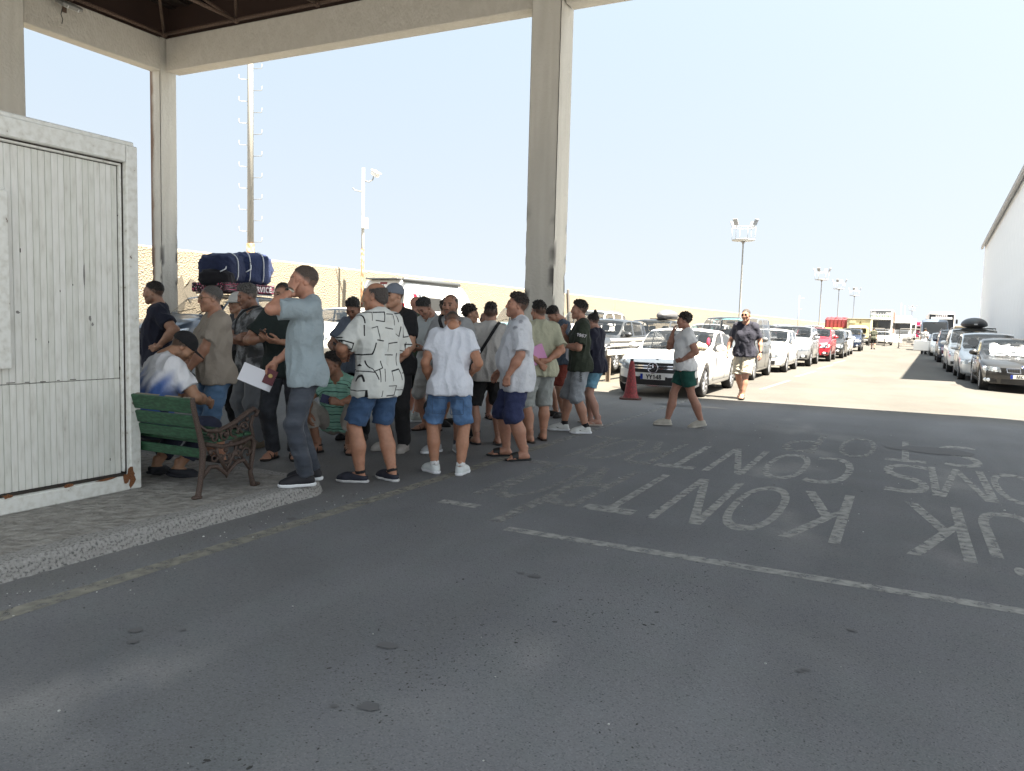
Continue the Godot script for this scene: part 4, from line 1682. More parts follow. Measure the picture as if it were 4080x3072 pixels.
func stained(key: String, c0: Color, c1: Color, rough: float, scale: Vector3, freq := .02, bump := 0.0) -> StandardMaterial3D:
	var m := paint(key, Color.WHITE, rough)
	m.albedo_texture = noise_tex(key + "_tex", freq, [[.15, c0], [.45, c0.lerp(c1, .35)], [.62, c1], [1.0, c1.lightened(.06)]], 512, 6)
	if bump > 0:
		m.normal_enabled = true
		m.normal_texture = noise_tex(key + "_bump", .06, [], 512, 5, bump)
	triplanar(m, scale)
	return m

func build_setting() -> void:
	build_ground()
	# markings, worn thin
	var worn := paint_mark_mat("white", lin(.40, .40, .395), .22)
	var faint := paint_mark_mat("faint", lin(.31, .31, .305), .40)
	var yellow := paint_mark_mat("yellow", lin(.29, .28, .245), .2)
	mark_strip(-3.79, 1.5, -3.79, -8.6, .125, yellow)
	mark_strip(-3.79, -8.6, -3.82, -15.6, .12, faint)
	mark_strip(-2.46, -4.88, 6.0, -4.84, .11, worn, "stop_line")
	for k in 4:
		mark_strip(-3.05 + .08 * k, -19.5 - 6.0 * k, -2.9 + .1 * k, -23.5 - 6.0 * k, .10, faint)
	var rows := [["GÜMRÜK KONTROL", -7.52, -5.74, [2.95, 2.42, 1.85, 1.30, .80, .29, 0.0, -.53, -1.01, -1.49, -2.03, -2.50, -2.94, -3.32]],
		["CUSTOMS CONTROL", -9.66, -7.94, [3.0, 2.5, 2.02, 1.55, 1.05, .56, .08, 0.0, -.62, -1.06, -1.58, -2.09, -2.55, -2.99, -3.40]],
		["STOP", -11.65, -9.85, [.66, .08, -.46, -1.10]]]
	for r in rows:
		var text: String = r[0]
		for k in text.length():
			if text[k] == " ":
				continue
			var c: float = r[3][k]
			var w := .21 if text[k] != "L" else .17
			if text[k] == "M":
				w = .26
			var thin: bool = c < -2.3 or (r[0] == "STOP" and c < -.3)
			var top: float = r[2] + (.16 if text[k] == "Ü" else 0.0)
			road_letter(text[k], c - w, c + w, r[1], top, faint if thin else worn)
	# the box round the lettering, left of it
	mark_strip(-2.62, -5.0, -2.62, -7.3, .11, faint)
	mark_strip(-3.30, -5.35, -2.95, -5.35, .12, worn)
	# stains on the asphalt
	var oil := paint("oil", lin(.10, .10, .104), .75)
	for p in [[-2.00, -2.81, .040], [-1.73, -2.32, .036], [-3.10, -2.37, .030], [-3.00, -2.28, .022], [-1.84, -4.03, .03], [-1.93, -4.04, .018], [-.15, -4.10, .02], [-.30, -3.51, .016], [-.32, -3.48, .014], [-1.85, -2.26, .014], [-3.90, -4.28, .03], [-2.92, -2.48, .014]]:
		blot(p[0], p[1], p[2], 1.2, oil, "oil_stain")
	blot(.42, -11.0, .32, 1.6, paint("patch", lin(.09, .09, .093), .8), "asphalt_patch")
	var damp := paint("damp", lin(.035, .036, .038), .45)
	blot(-3.5, -14.3, .16, 4.5, damp, "damp_patch")
	# litter: small chips of stone and paper
	var mm := MultiMesh.new()
	mm.transform_format = MultiMesh.TRANSFORM_3D
	mm.use_colors = true
	var chip := MB.new()
	chip.ball(Vector3.ZERO, Vector3(1, .5, .8), 5, 3)
	mm.mesh = chip.done()
	mm.instance_count = 1300
	for k in 1300:
		var p := Vector3(rng.randf_range(-4.1, 5), .002, rng.randf_range(-13, -1.2))
		if k % 3 == 0:
			p = Vector3(-4.1 + absf(rng.randfn(0, .25)), .002, rng.randf_range(-5.4, -1.5))
		var pit := k >= 700
		if pit:     # dark pits where the binder has worn away, along a worn streak
			var u := rng.randf()
			p = Vector3(lerpf(-1.95, -.9, u) + rng.randfn(0, .16), .0008, lerpf(-2.2, -4.6, u) + rng.randfn(0, .35))
			if k % 3 == 0:
				p = Vector3(rng.randf_range(-3, 3), .0008, rng.randf_range(-9, -1.9))
		var s := rng.randf_range(.0025, .007) * (2.0 if rng.randf() < .05 else 1.0)
		mm.set_instance_transform(k, Transform3D(Basis(Vector3.UP, rng.randf() * TAU) * Basis.from_scale(Vector3(1.3, .15, .8) * s if pit else Vector3.ONE * s), p))
		var v := .45 if rng.randf() < .25 else rng.randf_range(.05, .2)
		if pit:
			v = .03
		mm.set_instance_color(k, Color(v, v, v * .95))
	var lm := paint("chips", Color.WHITE, .9)
	lm.vertex_color_use_as_albedo = true
	var mi2 := MultiMeshInstance3D.new()
	mi2.name = "gravel"
	mi2.multimesh = mm
	mi2.material_override = lm
	add_child(mi2)
	mi2.set_meta("kind", "stuff")
	tag(mi2, "tiny stone chips and scraps scattered over the shaded asphalt", "gravel")
	build_island()
	build_wall()
	build_warehouse()
	build_canopy()

func build_island() -> void:
	# the raised pavement with its broken concrete kerb
	var con := stained("pavement_concrete", lin(.21, .20, .185), lin(.28, .27, .25), .9, Vector3.ONE / 2.6, .03, 6.0)
	var b := MB.new(true)
	var n := FastNoiseLite.new()
	n.seed = 21
	n.frequency = 5.0
	n.fractal_octaves = 4
	var edge := []     # outline of the near edge and the rounded end
	for k in 150:
		edge.append(Vector2(-4.27, 4.0 - k * .0595))
	for k in 16:
		var a := PI / 2 * k / 15
		edge.append(Vector2(-4.57 + .30 * cos(a), -4.90 - .30 * sin(a)))
	for k in 60:
		edge.append(Vector2(-4.57 - k * .09, -5.20))
	var outs := []
	var face := []
	for k in edge.size():
		var e: Vector2 = edge[k]
		var t: Vector2 = (edge[mini(k + 1, edge.size() - 1)] - edge[maxi(k - 1, 0)]).normalized()
		var o := Vector2(t.y, -t.x) * -1.0
		var w0 := n.get_noise_2d(k * .11, 0)
		var w1 := n.get_noise_2d(k * .11, 7)
		var w2 := n.get_noise_2d(k * .17, 13)
		var ring := []
		for q in [[-.16, .100], [-.045 + .02 * w0, .0995 + .003 * w1], [-.012 + .02 * w1, .092 + .008 * w0], [.004 + .02 * w2, .062 + .012 * w1], [.010 + .018 * w0, .028 + .010 * w2], [.026 + .02 * w1, -.004]]:
			ring.append(Vector3(e.x + o.x * q[0], q[1], e.y + o.y * q[0]))
		face.append(ring)
		outs.append(Vector3(o.x, .6, o.y))
	for k in face.size() - 1:
		for j in 5:
			b.quad(face[k][j], face[k + 1][j], face[k + 1][j + 1], face[k][j + 1], outs[k])
	var km := stained("kerb_concrete", lin(.14, .14, .135), lin(.33, .325, .31), .95, Vector3.ONE / .6, .045, 5.0)
	km.albedo_texture = noise_tex("kerb_tex", .045, [[0.0, lin(.06, .06, .06)], [.27, lin(.12, .12, .118)], [.36, lin(.235, .23, .22)], [.6, lin(.275, .27, .26)], [1.0, lin(.34, .335, .32)]], 512, 6)
	struct("kerb", b, km)
	var s := MB.new(true)
	for k in face.size() - 1:
		var p: Vector3 = face[k][0]
		var q: Vector3 = face[k + 1][0]
		var p2 := Vector3(-9.8, .1, p.z)
		var q2 := Vector3(-9.8, .1, q.z)
		if k >= 165:
			break
		for j in 8:
			s.quad(p.lerp(p2, j / 8.0), q.lerp(q2, j / 8.0), q.lerp(q2, (j + 1) / 8.0), p.lerp(p2, (j + 1) / 8.0), Vector3.UP)
	struct("pavement", s, con)

func build_wall() -> void:
	var m := paint("wall_render", Color.WHITE, .95)
	m.albedo_texture = noise_tex("wall_tex", .10, [[.2, lin(.215, .185, .137)], [.45, lin(.262, .228, .175)], [.7, lin(.285, .25, .195)], [1, lin(.31, .275, .22)]], 512, 4, 0.0, FastNoiseLite.TYPE_CELLULAR)
	m.normal_enabled = true
	m.normal_texture = noise_tex("wall_bump", .07, [], 512, 3, 9.0, FastNoiseLite.TYPE_CELLULAR)
	m.normal_scale = 1.0
	triplanar(m, Vector3.ONE / 2.1)
	var t := thing("breakwater_wall", "long high sand-coloured rough rendered wall running behind the parked cars", "wall")
	for k in 22:
		var b := MB.new()
		var z := 12.0 - k * 12.0
		b.box(Vector3(-21.6, 1.75 + .02 * rng.randf_range(-1, 1), z - 6.0), Vector3(1.2 + .02 * rng.randf(), 3.5, 11.97), .05)
		part("wall_panel", b, m, t)
	for k in 3:  # irregular dark blotches laid just off the wall face
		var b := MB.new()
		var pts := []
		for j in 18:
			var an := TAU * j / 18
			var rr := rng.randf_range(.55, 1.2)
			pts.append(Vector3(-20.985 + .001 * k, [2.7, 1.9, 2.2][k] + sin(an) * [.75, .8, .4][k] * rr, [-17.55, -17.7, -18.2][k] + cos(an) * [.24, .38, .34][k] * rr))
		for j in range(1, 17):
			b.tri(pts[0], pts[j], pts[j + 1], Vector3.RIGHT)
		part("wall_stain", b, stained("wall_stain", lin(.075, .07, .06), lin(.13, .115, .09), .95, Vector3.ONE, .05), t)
	for k in 6:
		var b := MB.new()
		b.box(Vector3(-15.0 + k * 12.0, 1.75, -252.5), Vector3(11.97, 3.5, 1.2), .05)
		part("wall_panel", b, m, t)
	# leaning plank props on the wall top
	for k in 2:
		var b := MB.new()
		b.box(Vector3(-20.92, 2.6, -49.0 - 1.2 * k), Vector3(.08, 2.4, .28), .02, Basis(Vector3.RIGHT, .18))
		tag(part("leaning_board", b, paint("old_board", lin(.12, .11, .10), .9)), "%s grey board leaning on the sand-coloured wall above the turquoise pickup" % ["nearer", "farther"][k], "board", "boards leaning on the wall")

func build_warehouse() -> void:
	var t := thing("warehouse", "tall white metal-clad warehouse along the right-hand lane", "building", Vector3(4.58, 0, -26.3), -.030)
	var m := stained("cladding", lin(.76, .78, .80), lin(.82, .84, .86), .55, Vector3(.4, .07, .4), .02)
	var H := 10.2
	var len := 66.0
	for k in 33:
		var b := MB.new()
		b.box(Vector3(.12, H / 2, -1.0 - 2.0 * k), Vector3(.24, H, 1.992), .008)
		part("cladding_sheet", b, m, t)
	for z in [-.02, -len + .02]:
		var e := MB.new()
		e.box(Vector3(15, H / 2, z), Vector3(29.5, H, .2))
		part("end_wall", e, m, t)
	var r := MB.new()
	var bs := Basis(Vector3.BACK, .14)
	r.box(Vector3(-.32, H + .02, -len / 2) + bs * Vector3(8.0, .06, 0), Vector3(16.0, .06, len + .8), .02, bs)
	part("roof", r, paint("roof_sheet", lin(.42, .42, .42), .6), t)
	var g := MB.new()
	g.box(Vector3(-.25, H - .13, -len / 2), Vector3(.2, .2, len + .6), .03)
	part("gutter", g, paint("gutter", lin(.36, .36, .36), .5), t)

func column_mesh(w: float, d: float, h: float, rust: float, sd: int) -> ArrayMesh:
	# a cast concrete column, its faces cut into small squares so that stains and chipped edges can sit on it
	var a := blank()
	var n := FastNoiseLite.new()
	n.seed = sd
	n.frequency = 1.0
	n.fractal_octaves = 4
	var ny := int(h / .12)
	var nu := 10
	for f in 4:
		var base: int = a[0].size()
		for j in ny + 1:
			var y := h * j / ny
			for i in nu + 1:
				var u := 2.0 * i / nu - 1.0
				var p: Vector3
				var nn: Vector3
				var bev := .012
				match f:
					0: p = Vector3(u * (w / 2 - bev), y, d / 2); nn = Vector3(0, 0, 1)
					1: p = Vector3(w / 2, y, -u * (d / 2 - bev)); nn = Vector3(1, 0, 0)
					2: p = Vector3(-u * (w / 2 - bev), y, -d / 2); nn = Vector3(0, 0, -1)
					_: p = Vector3(-w / 2, y, u * (d / 2 - bev)); nn = Vector3(-1, 0, 0)
				var rim := absf(u)
				var chip := 0.0
				if rim > .75:
					var c := n.get_noise_3d(y * 1.7 + f * 3 + signf(u) * 9, sd, 2) + .25 * n.get_noise_2d(y * 9.0, f)
					chip = smoothstep(.06, .2, c) * smoothstep(4.2, 2.2, y)
					p -= nn * chip * .045 * smoothstep(.75, 1.0, rim)
				var v := 1.0 + .10 * n.get_noise_3d(p.x * 1.5, p.y * .5, p.z * 1.5)
				var c := Color(.61 * v, .59 * v, .53 * v)
				var streak := smoothstep(.05, .5, n.get_noise_3d(p.x * 7, p.y * .35, p.z * 7) + .25)
				c = c.lerp(Color(.45, .42, .36), .25 * streak)
				if rust > 0 and f == 0:
					var rr := smoothstep(-.15, -.95, u + .25 * n.get_noise_2d(y * 1.3, 3)) * (.5 + .6 * n.get_noise_2d(y * .9, 11) + .3)
					c = c.lerp(Color(.16, .085, .05), clampf(rr * rust, 0, .9))
				c = c.lerp(Color(.06, .055, .055), clampf(chip * 1.2, 0, .9) * smoothstep(.70, .85, rim))
				a[0].append(p)
				a[1].append(nn)
				a[3].append(Color(c.r, c.g, c.b, 1))
		for j in ny:
			for i in nu:
				var q := base + j * (nu + 1) + i
				a[2].append_array(PackedInt32Array([q, q + nu + 1, q + nu + 2, q, q + nu + 2, q + 1]))
	return surface(a)

func build_canopy() -> void:
	var t := thing("canopy", "high concrete canopy with a rusty steel space-frame roof over the queue", "canopy")
	var cm := paint("column_concrete", Color.WHITE, .88)
	cm.vertex_color_use_as_albedo = true
	cm.normal_enabled = true
	cm.normal_texture = noise_tex("column_bump", .05, [], 256, 5, 4.0)
	cm.normal_scale = .4
	triplanar(cm, Vector3.ONE / 1.2)
	var tb := 7.56
	for c in [[-17.44, -14.35, .38, .50, 1.6, 3], [-6.53, -14.41, .62, .62, 0.0, 7], [-17.3, -10.2, .5, .72, .3, 5], [4.6, -14.41, .62, .62, 0.0, 9], [-17.3, -4.2, .5, .6, .2, 12], [4.6, .1, .62, .62, .0, 14]]:
		var o := mi("column", column_mesh(c[2], c[3], 8.42, c[4], c[5]), cm, t)
		o.position = Vector3(c[0], -.02, c[1])
	var bm := stained("beam_concrete", lin(.505, .48, .425), lin(.53, .505, .45), .88, Vector3(.5, .25, .5), .02, 2.0)
	var beams := [[Vector3(-12.0, 0, -14.40), Vector3(10.28, .80, .40)], [Vector3(-.95, 0, -14.40), Vector3(10.46, .80, .40)], [Vector3(5.6, 0, -14.40), Vector3(1.36, .80, .40)],
		[Vector3(-17.36, 0, -12.28), Vector3(.34, .80, 3.6)], [Vector3(-17.36, 0, -7.2), Vector3(.34, .80, 5.2)], [Vector3(-17.36, 0, -1.65), Vector3(.34, .80, 4.46)], [Vector3(-5.7, 0, .2), Vector3(19.9, .80, .34)]]
	for q in beams:
		var b := MB.new()
		b.box(Vector3(q[0].x, tb + .4, q[0].z), q[1], .015)
		part("beam", b, bm, t)
	# roof: deck, fascia and the rusty space frame
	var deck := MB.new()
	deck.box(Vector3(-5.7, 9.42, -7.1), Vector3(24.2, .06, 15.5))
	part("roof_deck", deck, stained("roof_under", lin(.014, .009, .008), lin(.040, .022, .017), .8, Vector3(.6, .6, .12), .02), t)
	for q in [[Vector3(-5.7, 8.9, -14.82), Vector3(24.2, 1.06, .05)], [Vector3(-5.7, 8.9, .62), Vector3(24.2, 1.06, .05)], [Vector3(-17.77, 8.9, -7.1), Vector3(.05, 1.06, 15.39)], [Vector3(6.37, 8.9, -7.1), Vector3(.05, 1.06, 15.39)]]:
		var b := MB.new()
		b.box(q[0], q[1])
		part("fascia", b, paint("fascia", lin(.045, .024, .018), .75), t)
	var rm := stained("rusty_steel", lin(.05, .028, .020), lin(.13, .085, .06), .75, Vector3.ONE * 1.5, .05)
	var sp := 2.45
	var y0 := 8.40
	var y1 := 9.30
	var bar := func(a: Vector3, b2: Vector3, r: float) -> void:
		var b := MB.new(true)
		b.tube([a, b2], r, 7)
		part("truss_bar", b, rm, t)
	for i in 10:
		for j in 6:
			var p := Vector3(-17.02 + sp * i, y0, -14.05 + sp * j)
			bar.call(p, p + Vector3(sp, 0, 0), .045)
			bar.call(p, p + Vector3(0, 0, sp), .045)
			for sx in [-1, 1]:
				for sz in [-1, 1]:
					if (i == 0 and sx < 0) or (j == 0 and sz < 0):
						continue
					bar.call(p, Vector3(p.x + sx * sp / 2, y1, p.z + sz * sp / 2), .036)
			var kn := MB.new(true)
			kn.ball(p, Vector3.ONE * .085, 8, 6)
			part("truss_node", kn, rm, t)
	# corrugated sheets under the deck edge, seen through the frame
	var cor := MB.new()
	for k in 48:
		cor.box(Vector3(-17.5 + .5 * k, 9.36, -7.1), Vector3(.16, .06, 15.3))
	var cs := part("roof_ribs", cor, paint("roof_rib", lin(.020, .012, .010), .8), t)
	cs.set_meta("kind", "stuff")
	# floodlight on the left beam
	var f := thing("floodlight", "grey floodlight fixed at the top of the left canopy beam", "lamp", Vector3(-16.96, 8.12, -11.4))
	var fb := Basis(Vector3.BACK, -.45)
	var hb := MB.new()
	hb.box(Vector3(.17, 0, 0), Vector3(.36, .10, .46), .03, fb)
	part("housing", hb, paint("flood_grey", lin(.22, .22, .21), .5, .3), f)
	var gl := MB.new()
	gl.box(Vector3(.17, 0, 0) + fb * Vector3(.02, -.054, 0), Vector3(.26, .012, .34), .004, fb)
	part("glass", gl, paint("flood_glass", lin(.55, .56, .54), .2), f)
	for s in [-1.0, 1.0]:
		var cl := MB.new()
		cl.box(Vector3(.17, 0, 0) + fb * Vector3(.17, -.03, s * .12), Vector3(.03, .07, .03), .008, fb)
		part("clip", cl, paint("clip_white", lin(.55, .55, .55), .5), f)
	var br := MB.new()
	br.box(Vector3(.005, .02, 0), Vector3(.03, .30, .10), .005)
	part("bracket", br, rm, f)
	var cb := MB.new(true)
	cb.tube([Vector3(.05, -.09, .08), Vector3(.02, -.2, .09), Vector3(.035, -.3, .06), Vector3(.01, -.40, .07)], .010, 6)
	part("cable", cb, paint("cable", lin(.01, .01, .01), .6), f)
	var jb := MB.new()
	jb.box(Vector3(-.0, -.40, .08), Vector3(.03, .12, .12), .006)
	part("junction_plate", jb, bm, f)


# ------------------------------------------------------------------ vehicles in their places
func ring_badge(t: Node3D, at: Vector3, r: float, star: bool) -> void:
	var ch := paint("chrome", Color(.8, .8, .82), .12, 1.0)
	var b := MB.new(true)
	var ring := []
	for j in 25:
		ring.append(at + Vector3(cos(TAU * j / 24) * r, sin(TAU * j / 24) * r, 0))
	b.tube(ring, r * .10, 6, false)
	b.smooth(false)
	var o := part("badge", b, ch, t)
	if star:
		var s := MB.new()
		for k in 3:
			var a := PI / 2 + TAU * k / 3
			var d := Vector3(cos(a), sin(a), 0)
			var e := Vector3(-sin(a), cos(a), 0)
			for q in [-1.0, 1.0]:
				s.tri(at + e * q * r * .15 * .9 + d * r * .1, at + d * r * .95, at + Vector3(0, 0, r * .14), Vector3(0, 0, 1))
		part("star", s, ch, o)
	else:
		for k in 4:
			var s := MB.new()
			for j in 5:
				var a := PI / 2 * (k + j / 5.0)
				var a2 := PI / 2 * (k + (j + 1) / 5.0)
				s.tri(at + Vector3(0, 0, .004), at + Vector3(cos(a), sin(a), 0) * r * .78 + Vector3(0, 0, .004), at + Vector3(cos(a2), sin(a2), 0) * r * .78 + Vector3(0, 0, .004), Vector3(0, 0, 1))
			part("badge_quarter", s, paint("badge_blue", Color(.1, .3, .7), .3) if k % 2 else paint("badge_white", Color(.9, .9, .9), .3), o)

func build_vehicles() -> void:
	var white := car_paint("paint_white", lin(.80, .80, .79))
	var black := car_paint("paint_black", lin(.012, .011, .010))
	var dgrey := car_paint("paint_dark_grey", lin(.030, .032, .035), .2)
	var silver := car_paint("paint_silver", lin(.36, .37, .39), .55)
	var lsilver := car_paint("paint_light_silver", lin(.58, .60, .62), .35)
	var red := car_paint("paint_red", lin(.38, .012, .025), .1)
	var navy := car_paint("paint_navy", lin(.014, .022, .050), .2)
	var blue := car_paint("paint_slate_blue", lin(.045, .065, .095), .3)
	var teal := car_paint("paint_teal", lin(.16, .30, .33), .2)
	var turq := car_paint("paint_turquoise", lin(.22, .55, .60))
	var row := "cars waiting nose to tail in the near lane"
	# --- the front lane
	var q := sedan(4.69, 1.81, 1.425)
	q.rim = "ten"
	q.plate = "white"
	q.r = .33
	q.nose = .15
	q.sweep = .32
	q.wind_m = glass_mat("clear", Color(.04, .06, .06), .22)
	q.side_m = glass_mat("tint2", Color(.10, .11, .12), .4)
	q.seat_m = paint("pale_seat", lin(.10, .095, .09), .8)
	var w := .905
	var f := []
	f.append(["radiator_grille", [v2(-.46, .50), v2(.46, .50), v2(.52, .705), v2(-.52, .705)], "black", .010])
	for y in [.575, .63]:
		f.append(["grille_bar", rect(-.48, y, .48, y + .022), "chrome", .018])
	f += both("headlight", [v2(.55, .54), v2(.96, .66), v2(1.06, .76), v2(.56, .675)], "lamp", .010)
	f += both("daylight_strip", [v2(.57, .665), v2(1.03, .755), v2(1.05, .775), v2(.57, .690)], "white", .016)
	f += both("bumper_intake", [v2(.50, .25), v2(.95, .27), v2(.92, .43), v2(.56, .36)], "black", .010)
	f.append(["lower_grille", rect(-.46, .245, .46, .42), "black", .010])
	f += both("intake_blade", [v2(.30, .41), v2(.66, .43), v2(.64, .485), v2(.30, .47)], "body", .016)
	f.append(["splitter_trim", rect(-.5, .225, .5, .24), "chrome", .014])
	f.append(["number_plate", rect(-.26, .36, .26, .475), "white", .030])
	f.append(["plate_band", rect(-.26, .362, -.205, .473), "blue", .034])
	q.marks_front = f
	var m := car("parked_sedan", "white sedan with a star on its grille, first in the lane behind the traffic cone", Vector3(-4.59, 0, -17.95), 0, q, white, row)
	var l := Loft.new(q)
	ring_badge(m, Vector3(0, .60, l.zf(0, .6, 0) + .035), .105, true)
	var hb := MB.new(true)
	hb.ball(Vector3(0, l.top(.28) + .004, 4.69 / 2 - .28), Vector3(.03, .006, .03), 10, 4)
	part("hood_badge", hb, paint("badge_dark", lin(.05, .06, .08), .2), m)
	lettering("plate_text", "YY148", .088, paint("plate_ink", Color(.03, .03, .04), .6), m, Transform3D(Basis.IDENTITY, Vector3(.028, .416, l.zf(0, .41, 0) + .037)), .003, "Droid Sans", true, Vector2(.95, 1))
	var bundle := MB.new(true)
	for k in 5:
		bundle.ball(Vector3(.42 + .09 * (k % 3), 1.02 + .03 * (k % 2), .80 - .05 * k), Vector3(.15, .09, .12), 9, 6, Basis(Vector3.UP, k * 1.1))
	var cloths := thing("dashboard_clothes", "crumpled cream cloth bundle on the white sedan's dashboard", "cloth", Vector3(-4.59, 0, -17.95))
	part("cloth", bundle, cloth("cream", lin(.55, .48, .36)), cloths)
	var rb := MB.new(true)
	rb.ball(Vector3(.69, 1.13, .50), Vector3(.03, .10, .12), 9, 6)
	tag(part("hanging_cloth", rb, cloth("redcloth", lin(.5, .02, .06))), "red cloth hanging in the white sedan's driver window", "cloth")
	get_node("hanging_cloth").position = Vector3(-4.59, 0, -17.95)
	# dark grey tall van-like car
	q = hatch(4.4, 1.83, 1.80)
	q.merge({"belt": [1.02, 1.08], "rim": "web", "tumble": .16, "rails": false,
		"top": [[0, .80], [.12, .90], [.5, 1.03], [.95, 1.13], [1.1, 1.17], [1.75, 1.70], [2.1, 1.79], [3.6, 1.80], [4.15, 1.74], [4.32, 1.2], [4.4, 1.1]]}, true)
	face(q, "plain")
	car("parked_people_carrier", "tall dark grey people carrier behind the white starred sedan", Vector3(-4.66, 0, -24.15), 0, q, car_paint("paint_graphite", lin(.11, .115, .12), .35), row)
	q = hatch(3.99, 1.69, 1.46)
	q.rim = "ten"
	face(q, "plain")
	q.merge({"mirror_m": white}, true)
	car("parked_hatchback", "plain white hatchback parked between two grey cars in the near lane", Vector3(-4.36, 0, -29.05), 0, q, white, row)
	q = suv(4.21, 1.79, 1.60)
	face(q, "wide")
	car("parked_crossover", "silver grey crossover parked in front of the red car", Vector3(-4.2, 0, -34.5), 0, q, silver, row)
	q = suv(4.16, 1.74, 1.56)
	face(q, "wide")
	car("parked_crossover", "red crossover in the near lane behind the silver one", Vector3(-3.93, 0, -40.5), 0, q, red, row)
	q = hatch(4.3, 1.8, 1.50)
	face(q, "wide")
	car("parked_hatchback", "black hatchback in the near lane right behind the red crossover", Vector3(-3.75, 0, -45.75), 0, q, black, row)
	q = hatch(4.3, 1.8, 1.5)
	face(q, "plain")
	car("parked_hatchback", "white hatchback mostly hidden between the black hatchback and dark blue crossover", Vector3(-3.78, 0, -51.2), 0, q, white, row)
	q = suv(4.38, 1.81, 1.60)
	face(q, "wide")
	car("parked_crossover", "dark blue crossover with gleaming headlights, last in the near lane before the barrier", Vector3(-3.70, 0, -62.5), 0, q, navy, row)
	# --- the right lane, in front of the warehouse
	var rrow := "cars waiting in the right lane along the warehouse"
	q = sedan(4.52, 1.82, 1.42)
	q.rim = "web"
	q.merge({"tw": .22, "sweep": .30, "nose": .14, "r": .335, "seat_m": paint("pale_seat2", lin(.3, .29, .27), .8), "mirror_m": black, "wind_m": glass_mat("clear", Color(.04, .06, .06), .22)}, true)
	f = []
	f += both("kidney_grille", [v2(.03, .52), v2(.33, .535), v2(.36, .645), v2(.05, .655)], "chrome", .010)
	f += both("kidney_opening", [v2(.048, .533), v2(.318, .547), v2(.343, .633), v2(.063, .643)], "black", .016)
	for k in 7:
		f += both("grille_slat", rect(.075 + .036 * k, .545, .082 + .036 * k, .635), "grey", .021)
	f += both("headlight", [v2(.46, .54), v2(.97, .58), v2(1.07, .69), v2(.50, .675)], "lamp", .010)
	f.append(["lower_grille", rect(-.46, .25, .46, .36), "black", .010])
	f += both("bumper_intake", [v2(.54, .26), v2(.90, .28), v2(.90, .37), v2(.58, .36)], "black", .010)
	f += both("fog_light", rect(.70, .30, .80, .36), "lamp", .018)
	f.append(["number_plate", rect(-.26, .385, .26, .49), "white", .030])
	f.append(["plate_band", rect(-.26, .387, -.205, .488), "blue", .034])
	q.marks_front = f
	var bm := car("parked_sedan", "glossy black sedan with a foil sunshade, first in the right lane", Vector3(2.72, -.05, -25.95), 0, q, black, rrow)
	l = Loft.new(q)
	ring_badge(bm, Vector3(0, l.top(.05) + .005, l.zf(0, .7, .02) + .02), .042, false)
	lettering("plate_text", "MC 23", .078, paint("plate_ink", Color(.03, .03, .04), .6), bm, Transform3D(Basis.IDENTITY, Vector3(.02, .437, l.zf(0, .43, 0) + .037)), .003)
	var foil := MB.new()
	var s0: float = q.wind[0]
	var s1: float = q.wind[1]
	var fo := func(u: float, v: float) -> Vector3:
		var s := lerpf(s0 + .16, s1 + .05, v)
		var cr := .03 * sin(u * 23 + v * 7) + .025 * sin(v * 17 + u * 5)
		return Vector3((u - .5) * 1.22, l.top(s) - .12 + cr, 4.52 / 2 - s - .05)
	foil.grid(22, 12, fo, Vector3(0, 1, .5))
	var fm := thing("sunshade", "crinkled silver foil sunshade behind the black sedan's windshield", "sunshade", Vector3(2.72, -.05, -25.95))
	part("foil", foil, paint("foil", Color(.86, .87, .88), .28, .85), fm)
	q = hatch(4.05, 1.76, 1.54)
	face(q, "plain")
	q.merge({"seat_m": paint("car_seat", lin(.05, .05, .053), .85)}, true)
	car("parked_hatchback", "pale silver hatchback right behind the black sedan", Vector3(2.42, -.03, -30.2), 0, q, lsilver, rrow)
	q = suv(4.62, 1.87, 1.70)
	face(q, "wide")
	car("parked_crossover", "white off-road car carrying a black roof box", Vector3(2.36, -.03, -35.55), 0, q, white, rrow)
	var bx := thing("roof_box", "black bulging roof box strapped on the white off-road car", "roof box", Vector3(2.36, 1.66, -35.6))
	var bb := MB.new(true)
	bb.ball(Vector3(0, .16, 0), Vector3(.46, .27, .85), 20, 8, Basis.IDENTITY, -.2, PI / 2)
	bb.ball(Vector3(0, .16, 0), Vector3(.47, .15, .87), 20, 6, Basis.IDENTITY, -PI / 2, .05)
	part("shell", bb, paint("box_black", lin(.02, .02, .022), .45), bx)
	var bars := MB.new()
	for z in [-.5, .45]:
		bars.box(Vector3(0, .015, z), Vector3(1.40, .04, .07), .01)
	part("roof_bar", bars, paint("bar_black", lin(.015, .015, .016), .5), bx)
	var lk := MB.new()
	lk.box(Vector3(0, .16, .868), Vector3(.12, .05, .02), .006)
	part("latch", lk, paint("latch", Color(.6, .6, .6), .3, .6), bx)
	q = suv(4.5, 1.84, 1.68)
	face(q, "wide")
	car("parked_crossover", "dark off-road car in the right lane behind the one with the roof box", Vector3(2.35, -.03, -46.2), 0, q, navy, rrow)
	q = hatch(4.3, 1.8, 1.5)
	face(q, "plain")
	var od := car("parked_hatchback", "white car in the right lane with its side door standing open", Vector3(2.30, -.02, -58.2), 0, q, white, rrow)
	open_door(od, Vector3(-.90, 0, .75), -1.0, white)
	q = {"L": 5.6, "W": 2.0, "wb": 3.5, "fo": 1.0, "r": .34, "bot": .25, "belt": [1.25, 1.25], "nose": .07, "tail": .02, "sweep": .18, "boxy": true, "cat": "van",
		"top": [[0, 1.05], [.1, 1.15], [.55, 1.30], [.75, 1.40], [1.45, 2.30], [1.75, 2.50], [2.2, 2.56], [5.5, 2.56], [5.6, 2.50]], "wind": [.70, 1.50], "marks": [.70, 1.50], "glass": [0, 0], "cabin": [1.0, 2.4], "mirror": 1.3, "plate": "white"}
	face(q, "plain")
